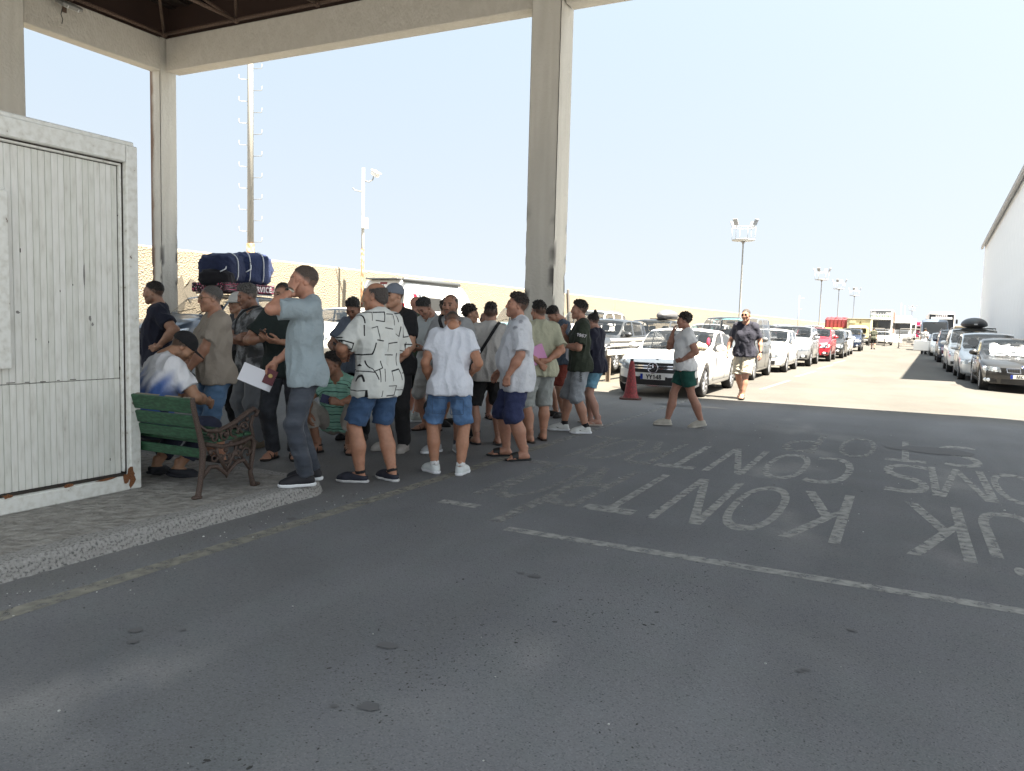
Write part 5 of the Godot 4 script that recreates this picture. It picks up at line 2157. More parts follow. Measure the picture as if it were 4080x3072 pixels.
	car("parked_van", "dark blue-grey high-roof van in the right lane before the coach", Vector3(2.0, -.02, -72.5), 0, q, car_paint("paint_steel", lin(.10, .125, .17), .2), rrow)
	# --- the lot on the left, behind the crowd
	var lrow := "cars parked on the left in front of the breakwater wall"
	q = suv(4.62, 1.86, 1.67)
	q.rim = "five"
	q.wind_m = glass_mat("clear", Color(.04, .06, .06), .22)
	q.side_m = glass_mat("clear", Color(.04, .06, .06), .22)
	face(q, "wide")
	car("parked_crossover", "slate blue off-road car loaded with blue bags, under the canopy", Vector3(-15.75, .3, -14.75), 0, q, blue, lrow)
	luggage()
	q = hatch(4.45, 1.80, 1.46)
	q.wind_m = glass_mat("clear", Color(.04, .06, .06), .22)
	face(q, "sport")
	car("parked_hatchback", "pearl white hatchback in the sun behind the man in the patterned shirt", Vector3(-14.4, .3, -18.1), 0, q, car_paint("paint_pearl", lin(.66, .66, .64)), lrow)
	camper(white)
	q = suv(4.3, 1.82, 1.72)
	face(q, "plain")
	q.wind_m = glass_mat("clear", Color(.04, .06, .06), .22)
	car("parked_people_carrier", "teal grey people carrier seen left of the big pillar", Vector3(-12.55, .3, -26.0), 0, q, teal, lrow)
	q = suv(4.4, 1.82, 1.66)
	face(q, "plain")
	car("parked_crossover", "white car with roof rails just right of the big pillar", Vector3(-10.6, .3, -27.6), 0, q, white, lrow)
	q = hatch(4.2, 1.78, 1.5)
	q.rim = "ten"
	q.wind_m = glass_mat("clear", Color(.04, .06, .06), .22)
	face(q, "sport")
	car("parked_hatchback", "dark grey hatchback with wide-open view through its windshield, behind the guardrail", Vector3(-8.30, .14, -22.8), 0, q, dgrey, lrow)
	q = hatch(4.3, 1.8, 1.56)
	face(q, "sport")
	car("parked_hatchback", "second dark grey hatchback behind the guardrail, carrying a roof box", Vector3(-8.35, .14, -28.2), 0, q, dgrey, lrow)
	var rbx := thing("roof_box", "grey streamlined roof box on the second dark hatchback behind the guardrail", "roof box", Vector3(-8.0, 1.72, -28.8))
	var r2 := MB.new(true)
	r2.ball(Vector3(0, .12, 0), Vector3(.36, .22, .85), 16, 8, Basis.IDENTITY, -.6, PI / 2)
	part("shell", r2, paint("box_grey", lin(.10, .10, .105), .45), rbx)
	var r3 := MB.new()
	for z in [-.45, .4]:
		r3.box(Vector3(0, -.005, z), Vector3(1.1, .03, .06), .008)
	part("roof_bar", r3, paint("bar_black", lin(.015, .015, .016), .5), rbx)
	q = sedan(4.5, 1.8, 1.47)
	face(q, "plain")
	car("parked_sedan", "white sedan seen over the roof of the starred white sedan", Vector3(-7.95, .14, -35.6), 0, q, white, lrow)
	pickup(turq)
	var gen := [[dgrey, 1.55, "dark car roof seen above the white hatchback, left lane", -46.5], [white, 1.6, "white car roof seen over the silver crossover, left lane", -52.0], [lsilver, 1.55, "pale silver car roof beyond the white one, left lane", -57.5], [dgrey, 1.6, "dark car roof seen over the red crossover, left lane", -63.0], [white, 1.7, "white car roof seen over the black hatchback, left lane", -70.0]]
	for k in gen:
		q = hatch(4.3, 1.8, k[1])
		face(q, "plain")
		car("parked_hatchback", k[2], Vector3(-7.2 + .01 * k[3] * -1.0 - .4, .12, k[3]), 0, q, k[0], lrow)
	# --- far end
	q = hatch(4.4, 1.84, 1.46)
	face(q, "sport")
	var au := car("parked_hatchback", "white car with its door open, in front of the big curtain-sided truck", Vector3(-2.2, 0, -93.5), 0, q, white)
	open_door(au, Vector3(.92, 0, .75), 1.0, white)
	truck("white truck with a lettered wind deflector and salmon trailer sides", Vector3(-2.75, 0, -102.0), lin(.78, .78, .76), lin(.55, .23, .16), 4.0, "TUNCTÜRK")
	truck("white truck second in the far line of trucks", Vector3(-.55, 0, -138.0), lin(.75, .75, .75), lin(.6, .6, .6), 3.95, "")
	truck("cream white truck third in the far line of trucks", Vector3(.35, 0, -165.0), lin(.7, .68, .62), lin(.5, .5, .5), 3.9, "")
	truck("crimson truck at the far end of the line of trucks", Vector3(1.7, 0, -198.0), lin(.45, .03, .10), lin(.3, .31, .32), 3.8, "")
	yellow_truck()
	dump_truck()
	coach()

func open_door(t: Node3D, at: Vector3, side: float, m: Material) -> void:
	var o := node("door", t, at)
	o.rotation.y = side * -1.1
	var b := MB.new()
	b.box(Vector3(0, .62, -.52), Vector3(.09, .66, 1.04), .04)
	part("door_skin", b, m, o)
	var fr := MB.new(true)
	fr.tube([Vector3(0, .95, -.02), Vector3(0, 1.38, -.42), Vector3(0, 1.40, -.98), Vector3(0, .95, -1.03)], .024, 6)
	part("window_frame", fr, paint("car_trim", lin(.012, .012, .013), .5), o)

func luggage() -> void:
	var t := thing("roof_basket", "black roof basket with pink and white print on the slate blue car", "roof basket", Vector3(-15.75, 2.0, -15.1))
	var im := Image.create(256, 64, false, Image.FORMAT_RGB8)
	im.fill(Color(.07, .06, .08))
	var r := RandomNumberGenerator.new()
	r.seed = 9
	for k in 150:
		var c: Color = [Color(.85, .30, .48), Color(.75, .72, .74), Color(.05, .05, .06), Color(.6, .15, .3)][r.randi() % 4]
		im.fill_rect(Rect2i(r.randi() % 256, r.randi() % 64, 2 + r.randi() % 6, 3 + r.randi() % 9), c)
	var pm := paint("basket_print", Color.WHITE, .8)
	pm.albedo_texture = ImageTexture.create_from_image(im)
	var b := MB.new()
	b.box(Vector3(0, .14, 0), Vector3(1.18, .24, 1.75), .03)
	part("tray", b, pm, t)
	var bars := MB.new()
	for z in [-.6, .6]:
		bars.box(Vector3(0, .0, z), Vector3(1.4, .04, .08), .01)
	part("roof_bar", bars, paint("bar_black", lin(.015, .015, .016), .5), t)
	for s in [-1.0, 1.0]:
		lettering("printed_word", "SERVICE", .14, paint("print_white", Color(.8, .78, .8), .8), t, Transform3D(Basis(Vector3.UP, PI / 2 * s) if s > 0 else Basis(Vector3.UP, -PI / 2), Vector3(.592 * s, .13, -.35)), .004)
	var n := FastNoiseLite.new()
	n.seed = 4
	n.frequency = 2.2
	n.fractal_octaves = 3
	var bags := [[Vector3(-.02, .62, .28), Vector3(.50, .40, .62), lin(.012, .020, .060), "large navy blue soft bag, front one on the roof basket", 0.2], [Vector3(.05, .66, -.42), Vector3(.52, .44, .55), lin(.016, .028, .085), "large blue soft bag with white piping, rear one on the roof basket", -.3], [Vector3(.12, .38, .66), Vector3(.42, .22, .34), lin(.008, .008, .012), "small black bag at the front edge of the roof basket", 0.5]]
	for k in 3:
		var q: Array = bags[k]
		var bg := thing("soft_bag", q[3], "bag", Vector3(-15.75, 2.0, -15.1), 0, "bags on the roof basket")
		var c: Vector3 = q[0]
		var rr: Vector3 = q[1]
		var fn := func(u: float, v: float) -> Vector3:
			var a := TAU * u
			var e := PI * (v - .5)
			var d := Vector3(cos(e) * cos(a), sin(e), cos(e) * sin(a))
			var sq := Vector3(signf(d.x) * pow(absf(d.x), .6), signf(d.y) * pow(absf(d.y), .6), signf(d.z) * pow(absf(d.z), .6))
			var p := sq * rr * (1.0 + .16 * n.get_noise_3dv(d * 1.3 + Vector3.ONE * k * 5))
			return c + Basis(Vector3.UP, q[4]) * p
		var mb := MB.new(true)
		mb.grid(34, 20, fn, Vector3.ZERO, c)
		part("bag_body", mb, cloth("bag%d" % k, q[2]), bg)
		if k < 2:
			var pip := MB.new(true)
			for z in ([-.25, .3] if k else [.25]):
				var pts := []
				for j in 12:
					var e := lerpf(-.6, 1.35, j / 11.0)
					pts.append(c + Basis(Vector3.UP, q[4]) * (Vector3(pow(maxf(cos(e), .001), .6) * rr.x, signf(sin(e)) * pow(absf(sin(e)), .6) * rr.y, z * rr.z * 1.2) * 1.035))
				pip.tube(pts, .014, 6)
			part("piping", pip, paint("piping", lin(.55, .58, .62), .8), bg)
			var han := MB.new(true)
			han.tube([c + Vector3(rr.x * .8, .12, rr.z * .55), c + Vector3(rr.x * 1.02, -.02, rr.z * .75), c + Vector3(rr.x * .9, -.1, rr.z * .95)], .016, 6)
			part("handle", han, paint("piping", lin(.55, .58, .62), .8), bg)

func camper(white: Material) -> void:
	var q := {"L": 6.5, "W": 2.05, "wb": 4.1, "fo": .95, "r": .34, "bot": .32, "belt": [1.3, 1.3], "nose": .06, "tail": .035, "sweep": .12, "boxy": true, "cat": "camper van", "lean": .06,
		"top": [[0, 1.10], [.1, 1.18], [.6, 1.35], [.8, 1.46], [1.5, 2.25], [1.8, 2.50], [2.3, 2.62], [6.4, 2.64], [6.5, 2.58]], "wind": [.75, 1.55], "marks": [.75, 1.55], "glass": [0, 0], "cabin": [1.0, 2.4], "mirror": 1.25}
	var dg := "glass"
	q.marks_rear = [["rear_window", rect(-.92, 1.55, -.06, 2.30), dg, .012], ["rear_window", rect(.06, 1.55, .92, 2.30), dg, .012], ["brake_light", rect(-.16, 2.46, .16, 2.53), "red", .02],
		["door_gap", rect(-.012, .42, .012, 2.48), "black", .006], ["tail_light", rect(.90, .95, 1.0, 1.75), "red", .012], ["tail_light", rect(-1.0, .95, -.90, 1.75), "red", .012], ["bumper", rect(-.9, .35, .9, .55), "grey", .03], ["number_plate", rect(-.26, .80, .26, .91), "white", .02]]
	var t := car("camper_van", "white camper van with a roof awning, seen from its rear corner", Vector3(-17.7, .3, -27.3), PI, q, white)
	var l := Loft.new(q)
	# right side in the picture is the van's own left... the flank that looks towards the lanes
	var gm := glass_mat("dark", Color(.02, .025, .025), .75)
	var sd := -1.0
	var pane := func(called: String, s0: float, s1: float, y0: float, y1: float, m: Material, off: float) -> MeshInstance3D:
		var b := MB.new(true)
		for k in 4:
			var p := []
			for e in [[k, y0], [k + 1, y0], [k + 1, y1], [k, y1]]:
				var v := l.side_at(lerpf(s0, s1, e[0] / 4.0), e[1], off)
				p.append(Vector3(v.x * sd, v.y, v.z))
			b.quad(p[0], p[1], p[2], p[3], Vector3(sd, 0, 0))
		return part(called, b, m, t)
	pane.call("side_window", 2.45, 3.35, 1.45, 2.02, gm, .012)
	pane.call("side_window", 3.75, 4.85, 1.50, 2.02, gm, .012)
	pane.call("cab_window", 1.20, 1.95, 1.35, 1.98, glass_mat("clear", Color(.04, .06, .06), .22), .012)
	pane.call("sliding_door_gap", 2.30, 2.32, .50, 2.30, paint("car_trim", lin(.012, .012, .013), .5), .006)
	var st := MB.new()
	for e in [[5.75, 5.50, paint("stripe_red", Color(.72, .05, .18), .4)], [5.40, 5.20, paint("stripe_grey", Color(.35, .37, .40), .4)]]:
		var b := MB.new()
		var p := []
		for c in [[e[0], 2.12], [e[1], 2.12], [e[1] - .55, 1.15], [e[0] - .55, 1.15]]:
			var v := l.side_at(c[0], c[1], .006)
			p.append(Vector3(v.x * sd, v.y, v.z))
		b.quad(p[0], p[1], p[2], p[3], Vector3(sd, 0, 0))
		part("stripe", b, e[2], t)
	var v := l.side_at(5.55, 2.28, .008)
	lettering("model_name", "ELISEO", .11, paint("name_grey", Color(.3, .3, .32), .5), t, Transform3D(Basis(Vector3.UP, -PI / 2), Vector3(v.x * sd, 2.28, v.z + .1)), .003, "Droid Sans", false)
	var aw := MB.new(true)
	aw.tube([Vector3(sd * .93, 2.62, 1.0), Vector3(sd * .93, 2.62, -3.0)], [.085, .085], 10)
	part("awning", aw, paint("awning_grey", lin(.06, .065, .07), .5), t)
	var vent := MB.new()
	vent.box(Vector3(-.1, 2.74, .1), Vector3(.75, .16, .8), .05)
	part("roof_vent", vent, paint("vent_grey", lin(.12, .13, .14), .5), t)
	var sp := MB.new()
	sp.box(Vector3(0, 2.66, -2.9), Vector3(1.5, .06, .5), .03)
	part("rear_spoiler", sp, paint("awning_grey", lin(.17, .18, .19), .5), t)

func pickup(turq: Material) -> void:
	var q := {"L": 4.9, "W": 1.8, "wb": 3.0, "fo": .9, "r": .36, "bot": .35, "belt": [1.08, 1.10], "nose": .06, "tail": .03, "sweep": .10, "tumble": .14, "cat": "pickup truck",
		"top": [[0, .95], [.1, 1.0], [.6, 1.06], [1.2, 1.12], [1.35, 1.18], [1.75, 1.66], [1.95, 1.76], [2.6, 1.78], [2.85, 1.72], [3.0, 1.18], [3.1, 1.12], [4.9, 1.12]],
		"glass": [1.4, 2.95], "wind": [1.28, 1.80], "rearw": [2.80, 3.02], "pillars": [2.2], "marks": [1.28, 1.8, 2.8, 3.02], "cabin": [1.3, 3.0], "mirror": 1.6, "doors": [1.45, 2.75]}
	q.wind_m = glass_mat("clear", Color(.04, .06, .06), .22)
	q.side_m = q.wind_m
	face(q, "plain")
	car("pickup_truck", "turquoise old pickup truck in front of the wall, left of the walking man", Vector3(-8.05, .16, -41.2), 0, q, turq)

func truck(label: String, at: Vector3, cab: Color, side: Color, H: float, name_text: String) -> void:
	var t := thing("lorry", label, "truck", at, 0, "trucks in the far line")
	var cm := paint("truck_%s" % cab, cab, .4)
	var dk := paint("car_trim", lin(.012, .012, .013), .5)
	# cab: nose at z = 0
	var b := MB.new()
	b.box(Vector3(0, 1.85, -1.0), Vector3(2.45, 2.3, 2.0), .12)
	b.box(Vector3(0, .75, -.95), Vector3(2.48, .75, 2.0), .10)
	var cb := part("cab", b, cm, t)
	var df := MB.new()
	df.box(Vector3(0, (H + 2.9) / 2, -1.15), Vector3(2.4, H - 2.9, 1.5), .10)
	part("wind_deflector", df, cm, t)
	var ws := MB.new()
	ws.box(Vector3(0, 2.25, .015), Vector3(2.2, .95, .05), .02)
	part("windshield", ws, glass_mat("dark", Color(.02, .025, .025), .75), t)
	var vz := MB.new()
	vz.box(Vector3(0, 2.84, .12), Vector3(2.3, .14, .22), .03)
	part("sun_visor", vz, paint("visor", lin(.1, .11, .12), .4), t)
	for k in 4:
		var g := MB.new()
		g.box(Vector3(0, 1.58 - .2 * k, .02), Vector3(1.7, .09, .05), .01)
		part("grille_slot", g, dk, t)
	for s in [-1.0, 1.0]:
		var h := MB.new()
		h.box(Vector3(s * .95, .72, .035), Vector3(.42, .2, .08), .03)
		part("headlight", h, paint("headlight_glass", Color(.72, .76, .80), .08, .55), t)
		var mr := MB.new()
		mr.box(Vector3(s * 1.42, 2.15, -.1), Vector3(.2, .75, .16), .05)
		part("wing_mirror", mr, dk, t)
		var sw := MB.new()
		sw.box(Vector3(s * 1.225, 2.25, -.85), Vector3(.03, .75, .9), .01)
		part("side_window", sw, glass_mat("dark", Color(.02, .025, .025), .75), t)
	var pl := MB.new()
	pl.box(Vector3(0, .48, .06), Vector3(.5, .11, .02), .004)
	part("number_plate", pl, paint("white_plate", Color(.86, .86, .84), .5), t)
	# trailer
	var tr := MB.new()
	tr.box(Vector3(0, (H + 1.15) / 2, -9.4), Vector3(2.5, H - 1.15, 13.4), .04)
	var ta := part("trailer", tr, paint("trailer_%s" % side, side, .6), t)
	var fr := MB.new()
	fr.box(Vector3(0, H - .04, -9.4), Vector3(2.56, .12, 13.5), .02)
	for z in [-2.68, -16.12]:
		for s in [-1.0, 1.0]:
			fr.box(Vector3(s * 1.25, (H + 1.15) / 2, z), Vector3(.1, H - 1.2, .1), .02)
	fr.box(Vector3(0, 1.10, -9.4), Vector3(2.52, .16, 13.4), .02)
	part("trailer_frame", fr, paint("trailer_frame", lin(.35, .35, .34), .5), t)
	for k in 12:
		var rib := MB.new()
		rib.box(Vector3(1.255, (H + 1.15) / 2, -3.4 - 1.1 * k), Vector3(.02, H - 1.4, .06))
		part("curtain_strap", rib, paint("strap_grey", lin(.3, .2, .17), .7), ta)
	var wm := wheel_meshes(.50, .30, "cap")
	for z in [-1.2, -4.6, -12.0, -13.3, -14.6]:
		for s in [-1.0, 1.0]:
			var n := node("wheel", t, Vector3(s * 1.08, .50, z))
			if s < 0:
				n.rotation.y = PI
			mi("tyre", wm[0], paint("tyre", lin(.018, .018, .019), .85), n)
			mi("rim", wm[1], paint("steel_rim", Color(.55, .55, .56), .5, .4), n)
	if name_text:
		var board := MB.new()
		board.box(Vector3(0, 3.22, -.37), Vector3(2.1, .42, .03), .01)
		part("name_board", board, paint("board_white", lin(.7, .7, .68), .5), t)
		lettering("name_text", name_text, .30, paint("name_green", lin(.10, .16, .09), .6), t, Transform3D(Basis.IDENTITY, Vector3(0, 3.21, -.34)), .02, "Droid Serif", true, Vector2(1.05, 1))
		var dark := MB.new()
		dark.box(Vector3(0, H - .16, -.37), Vector3(2.1, .18, .03), .01)
		part("lamp_bar", dark, paint("visor", lin(.1, .11, .12), .4), t)
		for k in 4:
			var tri := MB.new()
			tri.prism(PackedVector2Array([Vector2(-.13, .12), Vector2(.13, .12), Vector2(0, -.14)]), .02, Basis.IDENTITY, Vector3(-.45 + .26 * k, H - .40, -.37))
			part("pennant", tri, paint("visor", lin(.1, .11, .12), .4), t)

func yellow_truck() -> void:
	var t := thing("lorry", "pale yellow rounded old truck with a cream box carrying a warning triangle", "truck", Vector3(-4.55, 0, -89.0))
	var ym := paint("old_yellow", lin(.42, .33, .17), .5)
	var b := MB.new()
	b.box(Vector3(0, 1.25, -.9), Vector3(2.1, 1.5, 1.8), .28)
	part("cab", b, ym, t)
	var w := MB.new()
	w.box(Vector3(0, 1.50, .0), Vector3(1.7, .52, .06), .03)
	part("windshield", w, glass_mat("dark", Color(.02, .025, .025), .75), t)
	var g := MB.new()
	g.box(Vector3(0, .85, .02), Vector3(1.1, .4, .06), .02)
	part("radiator_grille", g, paint("grille_red", lin(.4, .12, .08), .5), t)
	for s in [-1.0, 1.0]:
		var h := MB.new(true)
		h.lathe([Vector2(0, .05), Vector2(.12, .03), Vector2(.13, 0)], 14, Basis(Vector3.RIGHT, Vector3.BACK, Vector3.DOWN), Vector3(s * .75, .85, .02))
		part("headlight", h, paint("headlight_glass", Color(.72, .76, .80), .08, .55), t)
	var bm := MB.new()
	bm.box(Vector3(0, .5, .06), Vector3(2.05, .18, .12), .03)
	part("bumper", bm, paint("bumper_grey", lin(.3, .3, .3), .5), t)
	var bx := MB.new()
	bx.box(Vector3(0, 1.9, -4.0), Vector3(2.35, 1.6, 4.2), .06)
	var o := part("cargo_box", bx, paint("cream_box", lin(.38, .36, .25), .6), t)
	var rim := MB.new()
	rim.box(Vector3(0, 2.72, -4.0), Vector3(2.42, .08, 4.3), .02)
	part("box_rim", rim, paint("rim_brown", lin(.2, .18, .12), .6), o)
	var vent := MB.new()
	vent.box(Vector3(-.62, 2.38, -1.88), Vector3(.62, .26, .03), .008)
	part("vent", vent, paint("vent_cream", lin(.45, .42, .27), .6), o)
	var tri := MB.new()
	tri.prism(PackedVector2Array([Vector2(-.13, -.11), Vector2(.13, -.11), Vector2(0, .14)]), .015, Basis.IDENTITY, Vector3(.15, 2.36, -1.90))
	part("warning_triangle", tri, paint("sign_dark", lin(.08, .07, .03), .6), o)
	var wm := wheel_meshes(.45, .28, "cap")
	for z in [-.9, -4.9]:
		for s in [-1.0, 1.0]:
			var n := node("wheel", t, Vector3(s * .95, .45, z))
			if s < 0:
				n.rotation.y = PI
			mi("tyre", wm[0], paint("tyre", lin(.018, .018, .019), .85), n)
			mi("rim", wm[1], paint("steel_rim", Color(.55, .55, .56), .5, .4), n)

func dump_truck() -> void:
	var t := thing("tipper_truck", "red and yellow tipper truck behind the near lane of cars", "truck", Vector3(-6.9, 0, -92.0))
	var b := MB.new()
	b.box(Vector3(0, 2.2, -3.4), Vector3(2.4, 1.0, 4.6), .08)
	part("tipper_body", b, paint("tipper_red", lin(.22, .035, .045), .6), t)
	for k in 6:
		var r := MB.new()
		r.box(Vector3(-1.0 + .4 * k, 2.2, -1.08), Vector3(.08, .95, .06), .01)
		part("body_rib", r, paint("tipper_red", lin(.22, .035, .045), .6), t)
	var heap := MB.new(true)
	for k in 7:
		heap.ball(Vector3(-.9 + .3 * k, 2.68, -1.8 - .5 * (k % 3)), Vector3(.3, .22 + .05 * (k % 2), .4), 9, 6)
	part("load", heap, paint("load_maroon", lin(.15, .02, .03), .8), t)
	var c := MB.new()
	c.box(Vector3(0, 1.45, -.3), Vector3(2.3, .55, 1.5), .08)
	part("cab", c, paint("tipper_yellow", lin(.38, .25, .07), .5), t)
	var ch := MB.new()
	ch.box(Vector3(0, .9, -2.4), Vector3(1.6, .5, 5.6), .05)
	part("chassis", ch, paint("car_trim", lin(.012, .012, .013), .5), t)
	var wm := wheel_meshes(.50, .30, "cap")
	for z in [-.3, -4.6]:
		for s in [-1.0, 1.0]:
			var n := node("wheel", t, Vector3(s * 1.0, .50, z))
			if s < 0:
				n.rotation.y = PI
			mi("tyre", wm[0], paint("tyre", lin(.018, .018, .019), .85), n)
			mi("rim", wm[1], paint("steel_rim", Color(.55, .55, .56), .5, .4), n)

func coach() -> void:
	var t := thing("coach", "white coach with a dark lettered front window, tallest vehicle in the right lane", "bus", Vector3(3.3, 0, -96.0))
	var b := MB.new()
	b.box(Vector3(0, 2.05, -6.0), Vector3(2.5, 3.3, 12.0), .22)
	part("body", b, paint("coach_white", lin(.75, .75, .75), .4), t)
	var w := MB.new()
	w.box(Vector3(0, 2.3, .01), Vector3(2.34, 2.3, .06), .025)
	part("windshield", w, paint("coach_glass", lin(.02, .022, .026), .06), t)
	var s := MB.new()
	s.box(Vector3(0, 3.02, .045), Vector3(2.0, .22, .03), .01)
	part("white_band", s, paint("coach_white", lin(.75, .75, .75), .4), t)
	var tx := MB.new()
	for k in 6:
		tx.box(Vector3(-.5 + .19 * k, 3.25 + .03 * (k / 3), .045), Vector3(.15, .12 + .05 * (k / 3), .012), .003)
	part("front_lettering", tx, paint("print_white", Color(.8, .78, .8), .8), t)
	for sx in [-1.0, 1.0]:
		var m := MB.new()
		m.box(Vector3(sx * 1.42, 2.7, .25), Vector3(.2, .5, .2), .06)
		part("wing_mirror", m, paint("car_trim", lin(.012, .012, .013), .5), t)
		var h := MB.new()
		h.box(Vector3(sx * .95, .85, .015), Vector3(.45, .22, .05), .02)
		part("headlight", h, paint("headlight_glass", Color(.72, .76, .80), .08, .55), t)
		var win := MB.new()
		win.box(Vector3(sx * 1.245, 2.5, -6.0), Vector3(.03, 1.1, 11.0), .01)
		part("side_window", win, paint("coach_glass", lin(.02, .022, .026), .06), t)
	var wm := wheel_meshes(.50, .30, "cap")
	for z in [-2.4, -9.0]:
		for sx in [-1.0, 1.0]:
			var n := node("wheel", t, Vector3(sx * 1.1, .50, z))
			if sx < 0:
				n.rotation.y = PI
			mi("tyre", wm[0], paint("tyre", lin(.018, .018, .019), .85), n)
			mi("rim", wm[1], paint("steel_rim", Color(.55, .55, .56), .5, .4), n)


# ------------------------------------------------------------------ street furniture
func build_objects() -> void:
	booth()
	bench()
	cone()
	guardrail()
	mast()
	camera_post()
	lamp_posts()
	barrier(Vector3(.32, 0, -77.4), .35, "grey steel crowd barrier with a small dark sign, standing open at the right")
	barrier(Vector3(-2.5, 0, -83.5), .75, "grey steel crowd barrier the man in the olive shirt walks up to")

func booth() -> void:
	var t := thing("booth", "white weathered plank-clad cabin with rusty frame foot", "cabin", Vector3(-5.32, .1, -4.10))
	var wm := stained("booth_paint", lin(.13, .125, .11), lin(.46, .48, .45), .62, Vector3(1.3, .35, 1.3), .02)
	wm.albedo_texture = noise_tex("booth_tex", .022, [[0.0, lin(.42, .41, .375)], [.14, lin(.555, .555, .52)], [.34, lin(.615, .62, .585)], [.6, lin(.655, .66, .63)], [1.0, lin(.69, .70, .68)]], 512, 6)
	var fm := stained("booth_frame", lin(.18, .17, .15), lin(.50, .51, .48), .6, Vector3(.9, .9, .9), .025)
	fm.albedo_texture = noise_tex("frame_tex", .03, [[0.0, lin(.08, .06, .05)], [.10, lin(.16, .13, .11)], [.15, lin(.54, .54, .50)], [.55, lin(.64, .65, .62)], [1.0, lin(.70, .71, .69)]], 512, 6)
	var h := 2.61
	# local: the long face looks to +x at x = 0 and runs along +z; its end at z = 0 looks to -z
	var core := MB.new()
	core.box(Vector3(-1.2, h / 2, 2.6), Vector3(2.28, h - .08, 5.08))
	part("core", core, paint("booth_core", lin(.03, .028, .025), .9), t)
	var pw := .0915
	var hands := [wm, wm.duplicate(), wm.duplicate()]
	hands[1].albedo_color = Color(.985, .985, .98)
	hands[2].albedo_color = Color(.965, .968, .96)
	hands[1].uv1_offset = Vector3(.3, .1, .6)
	hands[2].uv1_offset = Vector3(.7, .4, .2)
	var lower := .86
	for k in 40:
		var z := .125 + pw * (k + .5)
		if z > 3.9:
			break
		var win := z > .95 and z < 2.4
		var pieces := [[.13, lower], [lower + .004, h - .16]]
		if win:
			pieces = [[.13, lower], [lower + .004, .98], [2.13, h - .16]]
		for p in pieces:
			for half in 2:
				var b := MB.new()
				var y0: float = p[0]
				var y1: float = p[1]
				b.box(Vector3(-.030 + rng.randf_range(-.001, .001), (y0 + y1) / 2, z + pw * (.25 if half else -.25) ), Vector3(.020, y1 - y0, pw / 2 - (.0035 if half else .0012)), .003)
				part("plank", b, hands[rng.randi() % 3], t)
	for q in [[Vector3(.0, h / 2, .045), Vector3(.10, h, .095)], [Vector3(0, h - .065, 2.65), Vector3(.10, .13, 5.11)], [Vector3(0, .055, 2.65), Vector3(.10, .11, 5.11)]]:
		var b := MB.new()
		b.box(q[0], q[1], .008)
		part("frame", b, fm, t)
	var dark := paint("booth_gap", lin(.028, .022, .018), .9)
	var bead := MB.new()
	bead.box(Vector3(-.012, h - .147, 2.6), Vector3(.035, .016, 4.98), .004)
	bead.box(Vector3(-.012, h / 2, .112), Vector3(.035, h - .28, .014), .004)
	part("bead", bead, fm, t)
	var gap := MB.new()
	gap.box(Vector3(-.02, h - .134, 2.6), Vector3(.045, .012, 5.0))
	gap.box(Vector3(-.02, h / 2, .0985), Vector3(.045, h - .25, .012))
	gap.box(Vector3(-.02, .118, 2.6), Vector3(.045, .018, 5.0))
	part("frame_gap", gap, dark, t)
	# rust at the foot of the corner, and scratches
	var rust := stained("rust_spot", lin(.07, .03, .015), lin(.24, .095, .035), .9, Vector3.ONE * 5, .05)
	var lift := .0508
	for q in [[.10, .12, .04, .06], [.135, .10, .035, .045], [.085, .075, .03, .06], [1.02, .125, .04, .016], [.60, .125, .05, .016], [.30, .118, .10, .010]]:
		var b := MB.new()
		lift += .0012
		var pts := []
		for k in 12:
			var a := TAU * k / 12
			var r := rng.randf_range(.55, 1.2)
			pts.append(Vector3(lift, q[1] + sin(a) * q[3] * r, q[0] + cos(a) * q[2] * r))
		for k in range(1, 11):
			b.tri(pts[0], pts[k], pts[k + 1], Vector3.RIGHT)
		part("rust", b, rust, t)
	var chip := paint("bare_patch", lin(.20, .20, .19), .9)
	for q in [[.36, 1.31, .012, .022], [.34, 1.27, .01, .018], [.96, 1.33, .03, .008], [1.02, 1.60, .010, .22], [.40, 1.62, .008, .10], [1.0, 1.36, .012, .03], [.88, 1.345, .015, .012]]:
		var b := MB.new()
		var pts := []
		for k in 12:
			var a := TAU * k / 12
			var r := rng.randf_range(.6, 1.2)
			pts.append(Vector3(-.0185, q[1] + sin(a) * q[3] * r, q[0] + cos(a) * q[2] * r))
		for k in range(1, 11):
			b.tri(pts[0], pts[k], pts[k + 1], Vector3.RIGHT)
		part("bare_patch", b, chip, t)
	for k in 18:      # nail heads and chips along the joints
		var b := MB.new()
		b.box(Vector3(-.0195, rng.randf_range(.2, 2.5), .125 + pw * (rng.randi() % 13) + rng.randf_range(-.004, .004)), Vector3(.003, rng.randf_range(.008, .03), rng.randf_range(.004, .009)), .001)
		part("paint_chip", b, dark, t)
	for k in 7:
		var b := MB.new()
		b.box(Vector3(-.0195, lower + .012 + rng.randf_range(-.004, .004), .5 + .11 * k), Vector3(.004, .005, rng.randf_range(.02, .07)), .001)
		part("seam_crack", b, dark, t)
	# window on the left
	var wf := MB.new()
	for q in [[Vector3(-.004, 1.555, 1.0), Vector3(.07, 1.17, .09)], [Vector3(-.004, 1.555, 2.355), Vector3(.07, 1.17, .09)], [Vector3(-.004, 2.095, 1.6775), Vector3(.069, .09, 1.265)], [Vector3(-.004, 1.015, 1.6775), Vector3(.069, .09, 1.265)]]:
		wf.box(q[0], q[1], .006)
	var w := part("window", wf, fm, t)
	var gs := MB.new()
	gs.box(Vector3(-.012, 1.555, 1.6775), Vector3(.01, .98, 1.255))
	part("pane", gs, glass_mat("dark", Color(.02, .025, .025), .75), w)
	var gk := MB.new()
